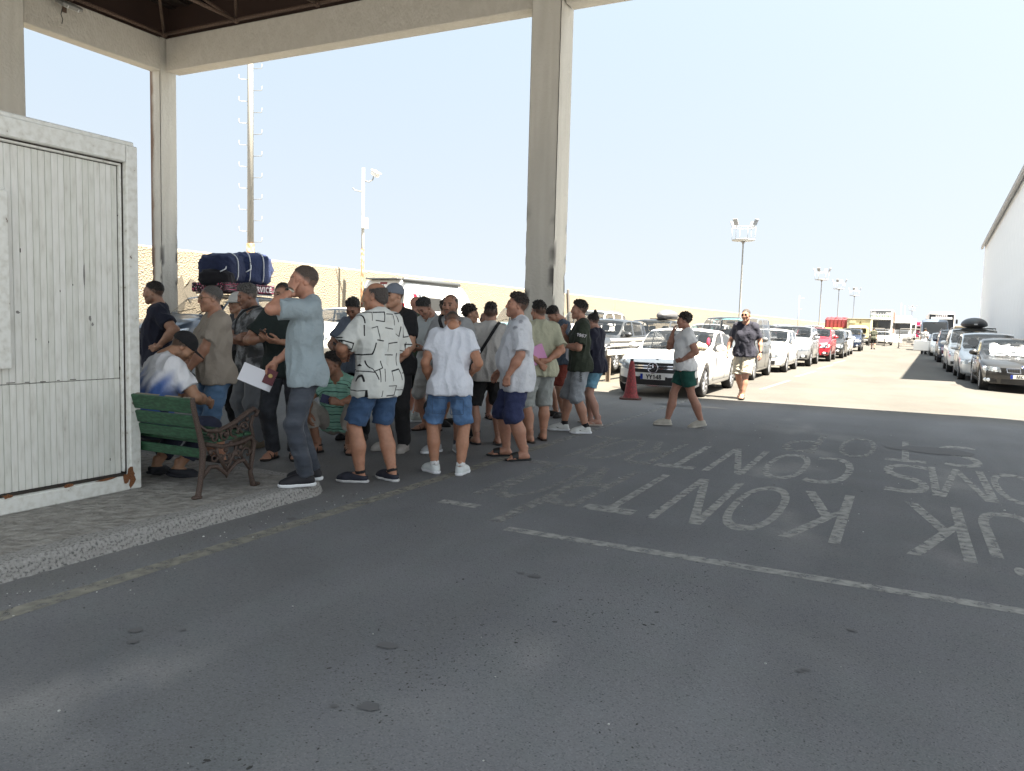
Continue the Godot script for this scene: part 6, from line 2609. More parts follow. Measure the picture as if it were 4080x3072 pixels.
	for q in [[Vector3(.0, 1.555, 1.06), Vector3(.02, 1.0, .018)], [Vector3(0, 2.045, 1.765), Vector3(.02, .018, 1.0)]]:
		gk.box(q[0], q[1])
	part("window_gap", gk, dark, w)
	# the short end and the roof
	for k in 12:
		var b := MB.new()
		b.box(Vector3(-.18 - .185 * k, h / 2, .008), Vector3(.182, h - .02, .02), .004)
		part("end_plank", b, hands[k % 3], t)
	var rf := MB.new()
	rf.box(Vector3(-1.19, h + .012, 2.62), Vector3(2.46, .035, 5.2), .008)
	part("roof", rf, fm, t)

func bench() -> void:
	var t := thing("park_bench", "green slatted park bench with ornate rusty cast-iron ends", "bench", Vector3(-4.62, .1, -4.12))
	# local: the near end frame at x = 0; the seat looks to -z; the bench runs to -x
	var gm := stained("bench_green", lin(.012, .045, .022), lin(.022, .085, .040), .5, Vector3(.8, 3, 3), .03)
	var im := stained("cast_iron", lin(.030, .018, .014), lin(.085, .055, .042), .65, Vector3.ONE * 4, .05, 3.0)
	var L := 1.62
	var slats := [[Vector3(0, .69, .075), .115, .30], [Vector3(0, .572, .045), .095, .26], [Vector3(0, .475, .018), .085, .22], [Vector3(0, .325, -.02), .07, .15]]
	for q in slats:
		var b := MB.new()
		b.box(Vector3(-L / 2, q[0].y, q[0].z), Vector3(L, q[1], .030), .006, Basis(Vector3.RIGHT, q[2]))
		part("back_slat", b, gm, t)
	for k in 5:
		var b := MB.new()
		b.box(Vector3(-L / 2, .405 + .006 * k, -.10 - .088 * k), Vector3(L, .028, .075), .006)
		part("seat_slat", b, gm, t)
	# worn paint along the top edges
	var bare := paint("worn_wood", lin(.22, .20, .15), .9)
	for q in [[-.25, .16], [-.55, .3], [-1.0, .22], [-.1, .07]]:
		var b := MB.new()
		b.box(Vector3(q[0], .7465, .058), Vector3(q[1], .004, .024), .001, Basis(Vector3.RIGHT, .3))
		part("worn_edge", b, bare, t)
	for x in [0.0, -L + .02]:
		var e := node("end_frame", t, Vector3(x, 0, 0))
		var b := MB.new(true)
		var up := Vector3.RIGHT
		# back upright running down into the rear leg
		b.tube([Vector3(0, .755, .092), Vector3(0, .70, .088), Vector3(0, .58, .058), Vector3(0, .45, .022), Vector3(0, .35, .0), Vector3(0, .22, .01), Vector3(0, .10, .03), Vector3(0, .03, .045), Vector3(0, .0, .05)], [.018, .022, .022, .024, .028, .024, .022, .024, .034], 8, true, .8)
		b.ball(Vector3(0, .012, .06), Vector3(.03, .018, .05), 8, 4)
		part("rear_leg", b, im, e)
		var f := MB.new(true)
		f.tube([Vector3(0, .40, -.02), Vector3(0, .36, -.18), Vector3(0, .37, -.36), Vector3(0, .40, -.47), Vector3(0, .36, -.51), Vector3(0, .24, -.49), Vector3(0, .12, -.47), Vector3(0, .04, -.49), Vector3(0, .0, -.51)], [.022, .022, .02, .024, .024, .022, .020, .024, .034], 8, true, .8)
		f.ball(Vector3(0, .012, -.53), Vector3(.03, .018, .045), 8, 4)
		part("front_leg", f, im, e)
		var a := MB.new(true)
		a.tube([Vector3(0, .56, .05), Vector3(0, .50, -.03), Vector3(0, .485, -.14), Vector3(0, .53, -.30), Vector3(0, .60, -.44), Vector3(0, .625, -.50), Vector3(0, .60, -.545), Vector3(0, .565, -.53), Vector3(0, .57, -.505)], [.014, .018, .021, .024, .026, .026, .024, .020, .012], 8, true, .75)
		a.tube([Vector3(0, .57, -.50), Vector3(0, .50, -.475), Vector3(0, .44, -.49), Vector3(0, .39, -.50)], [.016, .015, .015, .018], 8)
		part("armrest", a, im, e)
		var s := MB.new(true)     # scrollwork under the arm and under the seat
		for q in [[Vector2(-.10, .44), .05, .4], [Vector2(-.20, .45), .055, 2.2], [Vector2(-.31, .47), .06, 3.6], [Vector2(-.41, .49), .05, 5.0], [Vector2(-.10, .29), .055, 1.0], [Vector2(-.22, .27), .055, 2.6], [Vector2(-.33, .28), .055, 4.0], [Vector2(-.43, .28), .05, 5.4]]:
			var pts := []
			var rad := []
			for k in 15:
				var an: float = q[2] + TAU * 1.15 * k / 14
				var r: float = q[1] * (1.0 - .055 * k)
				pts.append(Vector3(.002 * k - .012, q[0].y + sin(an) * r, q[0].x + cos(an) * r))
				rad.append(.011 - .0003 * k)
			s.tube(pts, rad, 6)
		for k in 9:
			s.ball(Vector3(0, .33 + .05 * sin(k * 2.1), -.07 - .05 * k), Vector3(.016, .022, .022), 6, 5)
			s.ball(Vector3(0, .455 + .03 * sin(k * 1.7) + .008 * k, -.08 - .045 * k), Vector3(.015, .02, .02), 6, 5)
		part("scrollwork", s, im, e)
		var y := MB.new(true)
		y.tube([Vector3(0, .14, .02), Vector3(0, .22, -.06), Vector3(0, .215, -.13), Vector3(0, .17, -.19), Vector3(0, .14, -.225), Vector3(0, .17, -.26), Vector3(0, .215, -.32), Vector3(0, .225, -.40), Vector3(0, .14, -.47)], [.016, .017, .017, .016, .020, .016, .017, .017, .016], 7)
		y.tube([Vector3(0, .14, -.225), Vector3(0, .11, -.225)], [.016, .004], 6)
		for sx in [-1.0, 1.0]:
			y.tube([Vector3(0, .17, -.225), Vector3(0, .30, -.225 + sx * .085), Vector3(0, .37, -.225 + sx * .10)], [.013, .012, .013], 6)
		part("cross_brace", y, im, e)

func cone() -> void:
	var t := thing("traffic_cone", "faded red traffic cone standing before the white starred sedan", "traffic cone", Vector3(-4.80, 0, -14.85), .25)
	var b := MB.new(true)
	b.lathe([Vector2(.165, .035), Vector2(.135, .10), Vector2(.130, .11), Vector2(.045, .72), Vector2(.028, .77), Vector2(0.0, .772)], 24)
	var m := stained("cone_red", lin(.14, .03, .03), lin(.30, .035, .04), .7, Vector3(2, 1, 2), .03)
	part("cone_body", b, m, t)
	var s := MB.new()
	s.prism(PackedVector2Array([Vector2(-.21, -.15), Vector2(-.15, -.21), Vector2(.15, -.21), Vector2(.21, -.15), Vector2(.21, .15), Vector2(.15, .21), Vector2(-.15, .21), Vector2(-.21, .15)]), .035, Basis(Vector3.RIGHT, Vector3.FORWARD, Vector3.UP), Vector3(0, .002, 0))
	part("base", s, stained("cone_base", lin(.05, .035, .03), lin(.16, .07, .06), .9, Vector3.ONE * 3, .04), t)
	var tip := MB.new(true)
	tip.lathe([Vector2(.031, .755), Vector2(.034, .79), Vector2(.02, .80), Vector2(0, .80)], 14)
	part("tip", tip, paint("cone_tip", lin(.02, .02, .022), .6), t)

func guardrail() -> void:
	var t := thing("guardrail", "grey steel guardrail with two rails between the two rows of cars", "guardrail", Vector3(-6.73, .02, -18.84))
	var gm := stained("galvanised", lin(.22, .22, .21), lin(.36, .36, .35), .5, Vector3.ONE * 2, .03)
	var b := MB.new()
	# the wavy upper beam
	var prof := [Vector2(.0, .86), Vector2(.035, .88), Vector2(.035, .93), Vector2(0.0, .965), Vector2(.0, .985), Vector2(.035, 1.02), Vector2(.035, 1.07), Vector2(.0, 1.09)]
	for k in prof.size() - 1:
		var p: Vector2 = prof[k]
		var q: Vector2 = prof[k + 1]
		b.quad(Vector3(p.x + .08, p.y, .15), Vector3(q.x + .08, q.y, .15), Vector3(q.x + .08, q.y, -30), Vector3(p.x + .08, p.y, -30), Vector3(1, 0, 0))
	part("upper_rail", b, gm, t)
	var c := MB.new()
	c.box(Vector3(.06, .735, -14.9), Vector3(.05, .15, 30.2), .01)
	part("lower_rail", c, paint("rail_white", lin(.62, .62, .6), .6), t)
	for k in 8:
		var p := MB.new()
		var z := -.05 - 4.0 * k
		p.box(Vector3(0, .42, z), Vector3(.09, .86, .012))
		for s in [-1.0, 1.0]:
			p.box(Vector3(s * .048, .42, z), Vector3(.010, .86, .09))
		part("post", p, stained("post_rust", lin(.10, .07, .05), lin(.25, .21, .17), .8, Vector3.ONE * 2, .03), t)
		var bl := MB.new(true)
		bl.ball(Vector3(.122, .975, z), Vector3(.012, .02, .02), 6, 5)
		part("bolt", bl, paint("bolt", lin(.06, .05, .05), .6), t)

func mast() -> void:
	var t := thing("mast", "tall white mast with climbing pegs, rusty at its foot, before the wall", "mast", Vector3(-20.2, .3, -20.1))
	var b := MB.new(true)
	b.tube([Vector3(0, 2.9, 0), Vector3(0, 15, 0)], [.11, .08], 8)
	part("pole", b, paint("mast_white", lin(.36, .35, .32), .6), t)
	var f := MB.new(true)
	f.tube([Vector3(0, 0, 0), Vector3(0, 3.6, 0)], [.135, .130], 8)
	part("rusty_foot", f, stained("mast_rust", lin(.12, .045, .02), lin(.50, .33, .18), .8, Vector3(1, .4, 1), .02), t)
	var dirx := Vector3(.894, 0, -.448)
	for k in 32:
		var s := -1.0 if k % 2 else 1.0
		var y := 3.65 + .36 * k
		var p := MB.new(true)
		var o := dirx * s
		p.tube([Vector3(0, y, 0) + o * .10, Vector3(0, y + .01, 0) + o * .36, Vector3(0, y + .03, 0) + o * .385, Vector3(0, y + .16, 0) + o * .39], .010, 6)
		part("climbing_peg", p, paint("peg_grey", lin(.25, .25, .24), .5, .3), t)

func camera_post() -> void:
	var t := thing("camera_post", "slim white post with a surveillance camera near the wall", "camera post", Vector3(-19.45, .3, -25.3))
	var b := MB.new(true)
	b.tube([Vector3(0, 2.2, 0), Vector3(0, 7.05, 0)], [.062, .056], 10)
	part("pole", b, paint("mast_white", lin(.36, .35, .32), .6), t)
	var f := MB.new(true)
	f.tube([Vector3(0, 0, 0), Vector3(0, 3.9, 0)], [.068, .064], 10)
	part("rusty_foot", f, stained("mast_rust", lin(.12, .045, .02), lin(.50, .33, .18), .8, Vector3(1, .4, 1), .02), t)
	var cm := MB.new()
	var cb := Basis(Vector3.UP, -.46) * Basis(Vector3.BACK, -.42)
	cm.box(Vector3(.42, 6.82, -.2), Vector3(.50, .17, .17), .035, cb)
	cm.box(Vector3(.42, 6.82, -.2) + cb * Vector3(.06, .10, 0), Vector3(.58, .03, .20), .01, cb)
	part("camera_housing", cm, paint("camera_white", lin(.70, .70, .68), .5), t)
	var a := MB.new(true)
	a.tube([Vector3(.06, 6.55, 0), Vector3(.20, 6.50, -.09), Vector3(.34, 6.60, -.16), Vector3(.36, 6.72, -.18)], .025, 6)
	a.tube([Vector3(-.05, 6.12, .02), Vector3(-.30, 6.17, .14), Vector3(-.38, 6.26, .18)], .022, 6)
	part("bracket", a, paint("peg_grey", lin(.25, .25, .24), .5, .3), t)
	var s := MB.new()
	s.box(Vector3(.09, 4.9, 0), Vector3(.10, .42, .34), .02)
	part("junction_box", s, paint("camera_white", lin(.70, .70, .68), .5), t)

func lamp_posts() -> void:
	var spots := [[Vector3(-9.55, .28, -51.2), "nearest tall floodlight mast with a ring platform, rising behind the walking man"], [Vector3(-8.7, .28, -93.2), "second floodlight mast with a ring platform along the wall"], [Vector3(-8.4, .28, -114.0), "third floodlight mast with a ring platform along the wall"], [Vector3(-7.7, .28, -136.0), "fourth floodlight mast with a ring platform, the smallest on the left"], [Vector3(.96, 0, -216.0), "farthest floodlight mast with a ring platform, over the line of trucks"]]
	var gm := paint("lamp_grey", lin(.50, .51, .52), .5, .2)
	var proto: Node3D = null
	for k in spots.size():
		if proto == null:
			var t := thing("floodlight_mast", spots[k][1], "floodlight mast", spots[k][0], 0, "floodlight masts along the lanes")
			var b := MB.new(true)
			b.tube([Vector3.ZERO, Vector3(0, 1.6, 0), Vector3(0, 6.45, 0), Vector3(0, 6.62, 0)], [.07, .07, .045, .14], 8)
			part("pole", b, paint("pole_dark", lin(.30, .30, .29), .6), t)
			var r := MB.new(true)
			r.lathe([Vector2(0, 6.62), Vector2(.70, 6.66), Vector2(.72, 6.74), Vector2(0, 6.72)], 20)
			part("platform", r, gm, t)
			var c := MB.new(true)
			var ring := []
			for j in 21:
				ring.append(Vector3(cos(TAU * j / 20) * .72, 7.5, sin(TAU * j / 20) * .72))
			c.tube(ring, .022, 5, false)
			for j in 6:
				var a := TAU * j / 6
				c.tube([Vector3(cos(a) * .71, 6.7, sin(a) * .71), Vector3(cos(a) * .72, 7.5, sin(a) * .72)], .018, 5)
			part("railing", c, gm, t)
			for j in 4:
				var a := PI / 2 * j + .45
				var d := Vector3(cos(a), 0, sin(a))
				var l := MB.new()
				l.box(d * .86 + Vector3(0, 7.76, 0), Vector3(.08, .42, .34), .02, Basis(Vector3.UP, -a) * Basis(Vector3.BACK, -.45))
				var o := part("flood_lamp", l, paint("lamp_body", lin(.33, .34, .36), .5, .2), t)
				var ar := MB.new(true)
				ar.tube([d * .72 + Vector3(0, 7.45, 0), d * .80 + Vector3(0, 7.62, 0)], .03, 5)
				part("arm", ar, gm, o)
			proto = t
		else:
			var o: Node3D = proto.duplicate()
			o.name = numbered("floodlight_mast")
			add_child(o)
			o.position = spots[k][0]
			o.rotation.y = .12 * k
			tag(o, spots[k][1], "floodlight mast", "floodlight masts along the lanes")
	var s := thing("antenna_pole", "thin dark pole with small fittings between the first two floodlight masts", "pole", Vector3(-8.7, .28, -74.2))
	var p := MB.new(true)
	p.tube([Vector3.ZERO, Vector3(0, 4.2, 0)], [.05, .035], 6)
	p.tube([Vector3(0, 3.9, 0), Vector3(.45, 3.95, 0)], .018, 5)
	p.tube([Vector3(0, 2.9, 0), Vector3(.25, 3.0, 0)], .025, 5)
	part("pole", p, paint("pole_dark", lin(.30, .30, .29), .6), s)
	var w := thing("antenna_pole", "pair of thin masts standing side by side beyond the trucks", "pole", Vector3(-1.2, 0, -175.0))
	for k in 2:
		var b := MB.new(true)
		b.tube([Vector3(.7 * k, 0, 0), Vector3(.7 * k, 7.2 - .5 * k, 0)], [.10, .07], 6)
		part("pole", b, paint("pole_dark", lin(.30, .30, .29), .6), w)

func barrier(at: Vector3, turn: float, label: String) -> void:
	var t := thing("crowd_barrier", label, "barrier", at, turn, "crowd barriers across the lane")
	var gm := paint("barrier_grey", lin(.16, .155, .15), .6, .3)
	var b := MB.new(true)
	b.tube([Vector3(-.9, .02, 0), Vector3(-.9, 1.6, 0), Vector3(-.82, 1.72, 0), Vector3(.82, 1.72, 0), Vector3(.9, 1.6, 0), Vector3(.9, .02, 0)], .045, 8)
	b.tube([Vector3(-.9, .22, 0), Vector3(.9, .22, 0)], .028, 8)
	b.tube([Vector3(-.9, .98, 0), Vector3(.9, .98, 0)], .028, 8)
	part("frame", b, gm, t)
	for k in 13:
		var r := MB.new(true)
		r.tube([Vector3(-.77 + .128 * k, .22, 0), Vector3(-.77 + .128 * k, .98, 0)], .008, 5)
		part("bar", r, gm, t)
	for s in [-1.0, 1.0]:
		var f := MB.new(true)
		f.tube([Vector3(s * .9, .03, -.32), Vector3(s * .9, .09, -.1), Vector3(s * .9, .09, .1), Vector3(s * .9, .03, .32)], .028, 6)
		part("foot", f, gm, t)
	if label.contains("sign"):
		var p := MB.new()
		p.box(Vector3(0, .60, .03), Vector3(.50, .22, .02), .004)
		part("sign_plate", p, paint("sign_grey", lin(.10, .10, .10), .6), t)


# ------------------------------------------------------------------ who stands where
func shirt_prints() -> Dictionary:
	if cache.has("prints"):
		return cache["prints"]
	var d := {}
	var r := RandomNumberGenerator.new()
	r.seed = 31
	var line := func(im: Image, a: Vector2, b: Vector2, w: float, c: Color) -> void:
		var n := int(a.distance_to(b)) + 1
		for k in n:
			var p := a.lerp(b, float(k) / n)
			im.fill_rect(Rect2i(int(p.x - w / 2), int(p.y - w / 2), int(maxf(1, w)), int(maxf(1, w))), c)
	# off-white with broken black outlined boxes
	var im := Image.create(768, 768, false, Image.FORMAT_RGB8)
	im.fill(lin(.58, .60, .58))
	for gx in 8:
		for gy in 8:
			var c := Vector2(40 + gx * 100 + (gy % 2) * 46, 40 + gy * 100) + Vector2(r.randf_range(-14, 14), r.randf_range(-14, 14))
			var q := []
			for k in 4:
				var a := TAU * (k + .5) / 4 + r.randf_range(-.35, .35)
				q.append(c + Vector2(cos(a), sin(a)) * r.randf_range(36, 54))
			var miss := r.randi() % 4
			for k in 4:
				if k == miss or (r.randf() < .22):
					continue
				line.call(im, q[k], q[(k + 1) % 4], r.randf_range(5, 8.5), Color(.06, .06, .08))
	d.boxes = ImageTexture.create_from_image(im)
	# mint polo with dark pin stripes
	im = Image.create(256, 512, false, Image.FORMAT_RGB8)
	im.fill(lin(.22, .44, .35))
	for y in range(0, 512, 42):
		im.fill_rect(Rect2i(0, y, 256, 5), lin(.03, .07, .06))
		im.fill_rect(Rect2i(0, y + 14, 256, 8), lin(.24, .42, .34))
		im.fill_rect(Rect2i(0, y + 26, 256, 2), lin(.06, .13, .11))
	d.stripes = ImageTexture.create_from_image(im)
	# grey leaf-and-vein print
	im = Image.create(512, 512, false, Image.FORMAT_RGB8)
	var n := FastNoiseLite.new()
	n.seed = 14
	n.frequency = .013
	n.fractal_octaves = 4
	for y in 512:
		for x in 512:
			var v := .5 + .5 * n.get_noise_2d(x, y)
			var e := absf(n.get_noise_2d(x * .9 + 300, y * .9))
			var c := .06 + .20 * smoothstep(.35, .7, v) + .25 * smoothstep(.022, .004, e) * smoothstep(.3, .6, v)
			im.set_pixel(x, y, lin(c, c * 1.03, c * 1.06))
	d.leaves = ImageTexture.create_from_image(im)
	cache["prints"] = d
	return d

func denim(key: String, c: Color) -> StandardMaterial3D:
	return cloth("denim_" + key, Color.WHITE, noise_tex("denim_" + key, .02, [[.2, c.darkened(.14)], [.5, c], [.8, c.lightened(.07)]], 256, 5))

func held(t: Node3D, P: Dictionary, k: String, off: Vector3, b := Basis.IDENTITY) -> Transform3D:
	return t.transform * Transform3D(P["hd" + k], P["wr" + k]) * Transform3D(b, off)

func put_held(called: String, label: String, category: String, xf: Transform3D) -> Node3D:
	var o := thing(called, label, category)
	o.transform = xf.orthonormalized()
	return o

func phone(t: Node3D, P: Dictionary, k: String, label: String) -> void:
	var o := put_held("mobile_phone", label, "phone", held(t, P, k, Vector3(.028, -.10, .02)))
	var b := MB.new()
	b.box(Vector3.ZERO, Vector3(.009, .15, .074), .003)
	part("phone_body", b, paint("phone_black", lin(.012, .012, .014), .3), o)
	var s := MB.new()
	s.box(Vector3(.0055, 0, 0), Vector3(.002, .138, .066), .0006)
	part("phone_screen", s, paint("phone_screen", lin(.03, .035, .045), .05), o)

func sheets(t: Node3D, P: Dictionary, k: String, label: String, size: Vector2, m: Material, n := 3, called := "papers", off := Vector3(.026, -.17, .01), turn := Basis.IDENTITY) -> Node3D:
	var o := put_held(called, label, called, held(t, P, k, off, turn))
	for i in n:
		var fn := func(u: float, v: float) -> Vector3:
			return Vector3(.006 * i + .014 * sin(u * 3.0 + i) * v, (v - .5) * size.y, (u - .5) * size.x + .008 * i)
		var b := MB.new(true)
		b.grid(6, 6, fn, Vector3.RIGHT)
		part("sheet", b, m, o)
	return o

func passport(t: Node3D, P: Dictionary, k: String, label: String, c: Color, off := Vector3(.03, -.12, .015)) -> void:
	var o := put_held("passport", label, "passport", held(t, P, k, off))
	var b := MB.new()
	b.box(Vector3.ZERO, Vector3(.007, .125, .088), .002)
	part("cover", b, paint("passport_%s" % c, c, .6), o)
	var e := MB.new(true)
	e.lathe([Vector2(.018, 0), Vector2(.018, .0005), Vector2(.012, .0006), Vector2(0, .0006)], 12, Basis(Vector3.UP, Vector3.RIGHT, Vector3.FORWARD), Vector3(.0036, .01, 0))
	part("crest", e, paint("gold_print", lin(.4, .3, .1), .5, .3), o)

func cross_strap(t: Node3D, P: Dictionary, s: Dictionary, label: String, side: float, bag: bool) -> void:
	# a shoulder bag worn across the chest, from one shoulder to the other hip
	var o := thing("shoulder_bag", label, "bag")
	o.transform = t.transform
	var g := float(s.get("g", .3))
	var cb: Basis = P.cb
	var pb: Basis = P.pb
	var b := MB.new()
	var pts := []
	var R := .165 + .03 * g
	for k in 25:
		var a := TAU * k / 24
		var u := cos(a)            # +1 at the shoulder, -1 at the hip
		var x := side * (.095 * u + .02)
		var y := .08 + .17 * u
		var z := sin(a) * (R + .02 + .012 * g) * (1.0 if sin(a) > 0 else .82)
		if u < -.2:
			x = side * lerpf(.0, -.20 - .03 * g, (-.2 - u) / .8)
			y = lerpf(.046, -.30, (-.2 - u) / .8)
		pts.append(P.chest + cb * Vector3(x, y, z * (1.0 if u < .75 else .8)))
	for k in 24:
		var d: Vector3 = (pts[k + 1] - pts[k]).normalized()
		var out: Vector3 = ((pts[k] + pts[k + 1]) / 2 - P.chest)
		out = (out - d * out.dot(d)).normalized()
		var w := d.cross(out) * .019
		b.quad(pts[k] - w, pts[k] + w, pts[k + 1] + w, pts[k + 1] - w, out)
		b.quad(pts[k] - w + out * .004, pts[k] + w + out * .004, pts[k + 1] + w + out * .004, pts[k + 1] - w + out * .004, out)
	part("strap", b, cloth("strap_black", lin(.012, .012, .014)), o)
	if bag:
		var q := MB.new()
		q.box(P.pel + pb * Vector3(-side * (.21 + .03 * g), .03, .03), Vector3(.07, .17, .22), .03, pb)
		part("bag_body", q, cloth("bag_black", lin(.012, .012, .013)), o)

func people_specs() -> Array:
	var pr := shirt_prints()
	var white := Color(.86, .87, .88)
	var dark := Color(.09, .09, .10)
	var grey_hair := Color(.10, .095, .09)
	var A := []
	var tie := func(p: Vector3, P: Dictionary) -> Color:
		var y: float = (p - P.pel).dot(P.cb.y)
		var n := .05 * sin(p.x * 23.0) + .04 * sin(p.x * 57.0 + p.y * 31.0)
		return Color(.62, .63, .66).lerp(Color(.05, .105, .30), smoothstep(.42 + n, .20 + n, y))
	var smudge := func(p: Vector3, P: Dictionary) -> Color:
		var l: Vector3 = (P.cb as Basis).inverse() * (p - P.chest)
		var v := smoothstep(.25, .5, sin(l.y * 70.0 + l.z * 20.0) * sin(l.z * 55.0 + 1.0)) * smoothstep(.10, .14, l.y) * smoothstep(.0, .06, l.z + .05)
		var blk := (1.0 if absf(l.x - .02) < .09 else 0.0) * smoothstep(-.07, -.10, l.z) * smoothstep(.2, .5, sin(l.y * 90.0) * sin(l.x * 110.0)) * smoothstep(.10, .05, l.y)
		return Color(.56, .58, .62).lerp(Color(.10, .10, .13), clampf(v * .6 + blk * .85, 0, 1))
	A.append({"label": "man in a navy t-shirt, hand on hip, half hidden behind the cabin corner", "at": Vector3(-7.58, 0, -6.15), "turn": 51 - 98, "h": 1.82, "g": .8, "hair": "buzz", "beard": .7, "hy": -4.0, "hp": 6.0,
		"al": [Vector3(.24, 1.05, -.02), Vector3(.5, 0, -1), Vector3(-.5, -.3, .8), Vector3(-.8, 0, -.4)], "ar": [Vector3(-.24, .9, .1)], "shirt_m": cloth("navy_tee", lin(.013, .015, .030)), "pants_m": cloth("black_trousers", lin(.014, .014, .016)), "legs": 2.0, "shoe": "sneaker", "shoe_c": dark})
	A.append({"label": "man in white and blue dip-dyed t-shirt and black cap sitting on the green bench", "at": Vector3(-5.51, .1, -4.38), "turn": 172, "h": 1.75, "g": .45, "sit": true, "pel": Vector3(0, .47, -.02), "lean": 24.0, "hipshare": .25, "hp": 46.0, "hy": -22.0, "twist": -6.0,
		"al": [Vector3(.17, .66, .40), Vector3(.5, -.3, -.6)], "ar": [Vector3(-.17, .62, .42), Vector3(-.7, -.2, -.5)], "ll": [Vector3(.10, 0, .10), 20.0, 15.0, Vector3(.25, .2, 1)], "lr": [Vector3(-.12, 0, .16), -25.0, 15.0, Vector3(-.45, .2, 1)],
		"hair": "cap", "hat_c": lin(.010, .010, .012), "beard": .6, "shirt_m": cloth("dip_dye", Color.WHITE, null, true), "shirt_fn": tie, "pants_m": cloth("navy_trousers", lin(.018, .022, .045)), "legs": 1.75, "shoe": "slip", "shoe_c": Color(.10, .11, .14), "skin": Color(.33, .18, .11)})
	A.append({"label": "man with glasses in taupe t-shirt and denim shorts, hands clasped", "at": Vector3(-5.83, 0, -5.36), "turn": 47 - 72, "h": 1.73, "g": .65, "hair": "receding", "hair_c": grey_hair, "hy": -6.0, "hp": 4.0, "glasses": "wire",
		"al": [Vector3(.045, .93, .29), Vector3(1, 0, -.15), Vector3(-.2, -.8, .1), Vector3(-.6, 0, -.6), 0], "ar": [Vector3(-.05, .955, .27), Vector3(-1, 0, -.15), Vector3(.25, -.8, .15), Vector3(.6, 0, -.6), 1], "watch": "l", "watch_c": "steel",
		"shirt_m": cloth("taupe_tee", lin(.33, .29, .245)), "pants_m": denim("light", lin(.10, .19, .33)), "legs": 1.02, "shoe": "sneaker", "shoe_c": dark, "skin": Color(.40, .21, .14), "loose": .014,
		"more": func(t, P, _s):
			var b := MB.new()
			b.prism(PackedVector2Array([Vector2(-.03, .006), Vector2(-.018, -.006), Vector2(.035, .012), Vector2(-.015, .002)]), .003, Basis.IDENTITY, P.chest + P.cb * Vector3(.075, .035, .135))
			part("chest_mark", b, paint("black_mark", Color(.05, .05, .06), .6), t)
			var o := thing("belt_bag", "black pouch held below the clasped hands of the man in the taupe t-shirt", "bag")
			o.transform = t.transform
			var q := MB.new()
			q.box(Vector3(.0, .865, .235), Vector3(.16, .13, .05), .02)
			part("pouch", q, cloth("bag_black", lin(.012, .012, .013)), o)})
	A.append({"label": "person in a white sun hat, mostly hidden behind the man in the taupe t-shirt", "at": Vector3(-7.2, 0, -7.0), "turn": 46 - 60, "h": 1.72, "woman": true, "hair": "hat", "hat_c": lin(.50, .49, .46), "shirt_m": cloth("grey_tee_dark", lin(.05, .05, .055)), "pants_m": cloth("black_trousers", lin(.014, .014, .016)), "legs": 1.9, "shoe": "sneaker", "shoe_c": dark, "cell": .016})
	A.append({"label": "grey-haired man with folded arms in a dark leaf-print shirt and grey trousers", "at": Vector3(-6.47, 0, -6.48), "turn": 45 - 62, "h": 1.80, "g": .35, "hair": "short", "hair_c": grey_hair, "beard": .35, "hp": 14.0, "hy": -14.0,
		"al": [Vector3(-.10, 1.15, .22), Vector3(.6, -.7, .2), Vector3(-1, .1, .1), Vector3(-.1, 0, -1), 1], "ar": [Vector3(.10, 1.18, .24), Vector3(-.6, -.7, .2), Vector3(1, .15, -.1), Vector3(0, -.1, -1), 0],
		"shirt_m": cloth("leaf_shirt", Color.WHITE, pr.leaves), "tex": true, "collar": true, "vneck": true, "loose": .020, "pants_m": cloth("grey_trousers", lin(.16, .17, .185)), "legs": 2.0, "ease": .026, "shoe": "slip", "shoe_c": Color(.42, .38, .32), "skin": Color(.26, .13, .085), "hem": -.12,
		"more": func(t, P, s): cross_strap(t, P, s, "black shoulder bag strap across the leaf-print shirt of the grey-haired man", 1.0, true)})
	A.append({"label": "man with a phone looking at the camera, dark t-shirt, dark jeans and sandals", "at": Vector3(-5.66, 0, -6.08), "turn": 43 - 12, "h": 1.80, "g": .35, "hair": "receding", "hp": 4.0, "hy": 4.0,
		"al": [Vector3(.02, 1.18, .30), Vector3(.7, -.6, -.1), Vector3(-.7, .1, .5), Vector3(-.3, .9, -.3), 0], "ar": [Vector3(-.14, 1.20, .28), Vector3(-.7, -.6, -.1), Vector3(.2, .25, .8), Vector3(.6, .8, -.1), 1],
		"shirt_m": cloth("bottle_tee", lin(.012, .020, .019)), "pants_m": denim("black", lin(.022, .025, .032)), "legs": 2.0, "shoe": "sandal", "shoe_c": Color(.12, .11, .10), "skin": Color(.36, .19, .125),
		"more": func(t, P, _s): phone(t, P, "r", "dark mobile phone held by the man looking at the camera")})
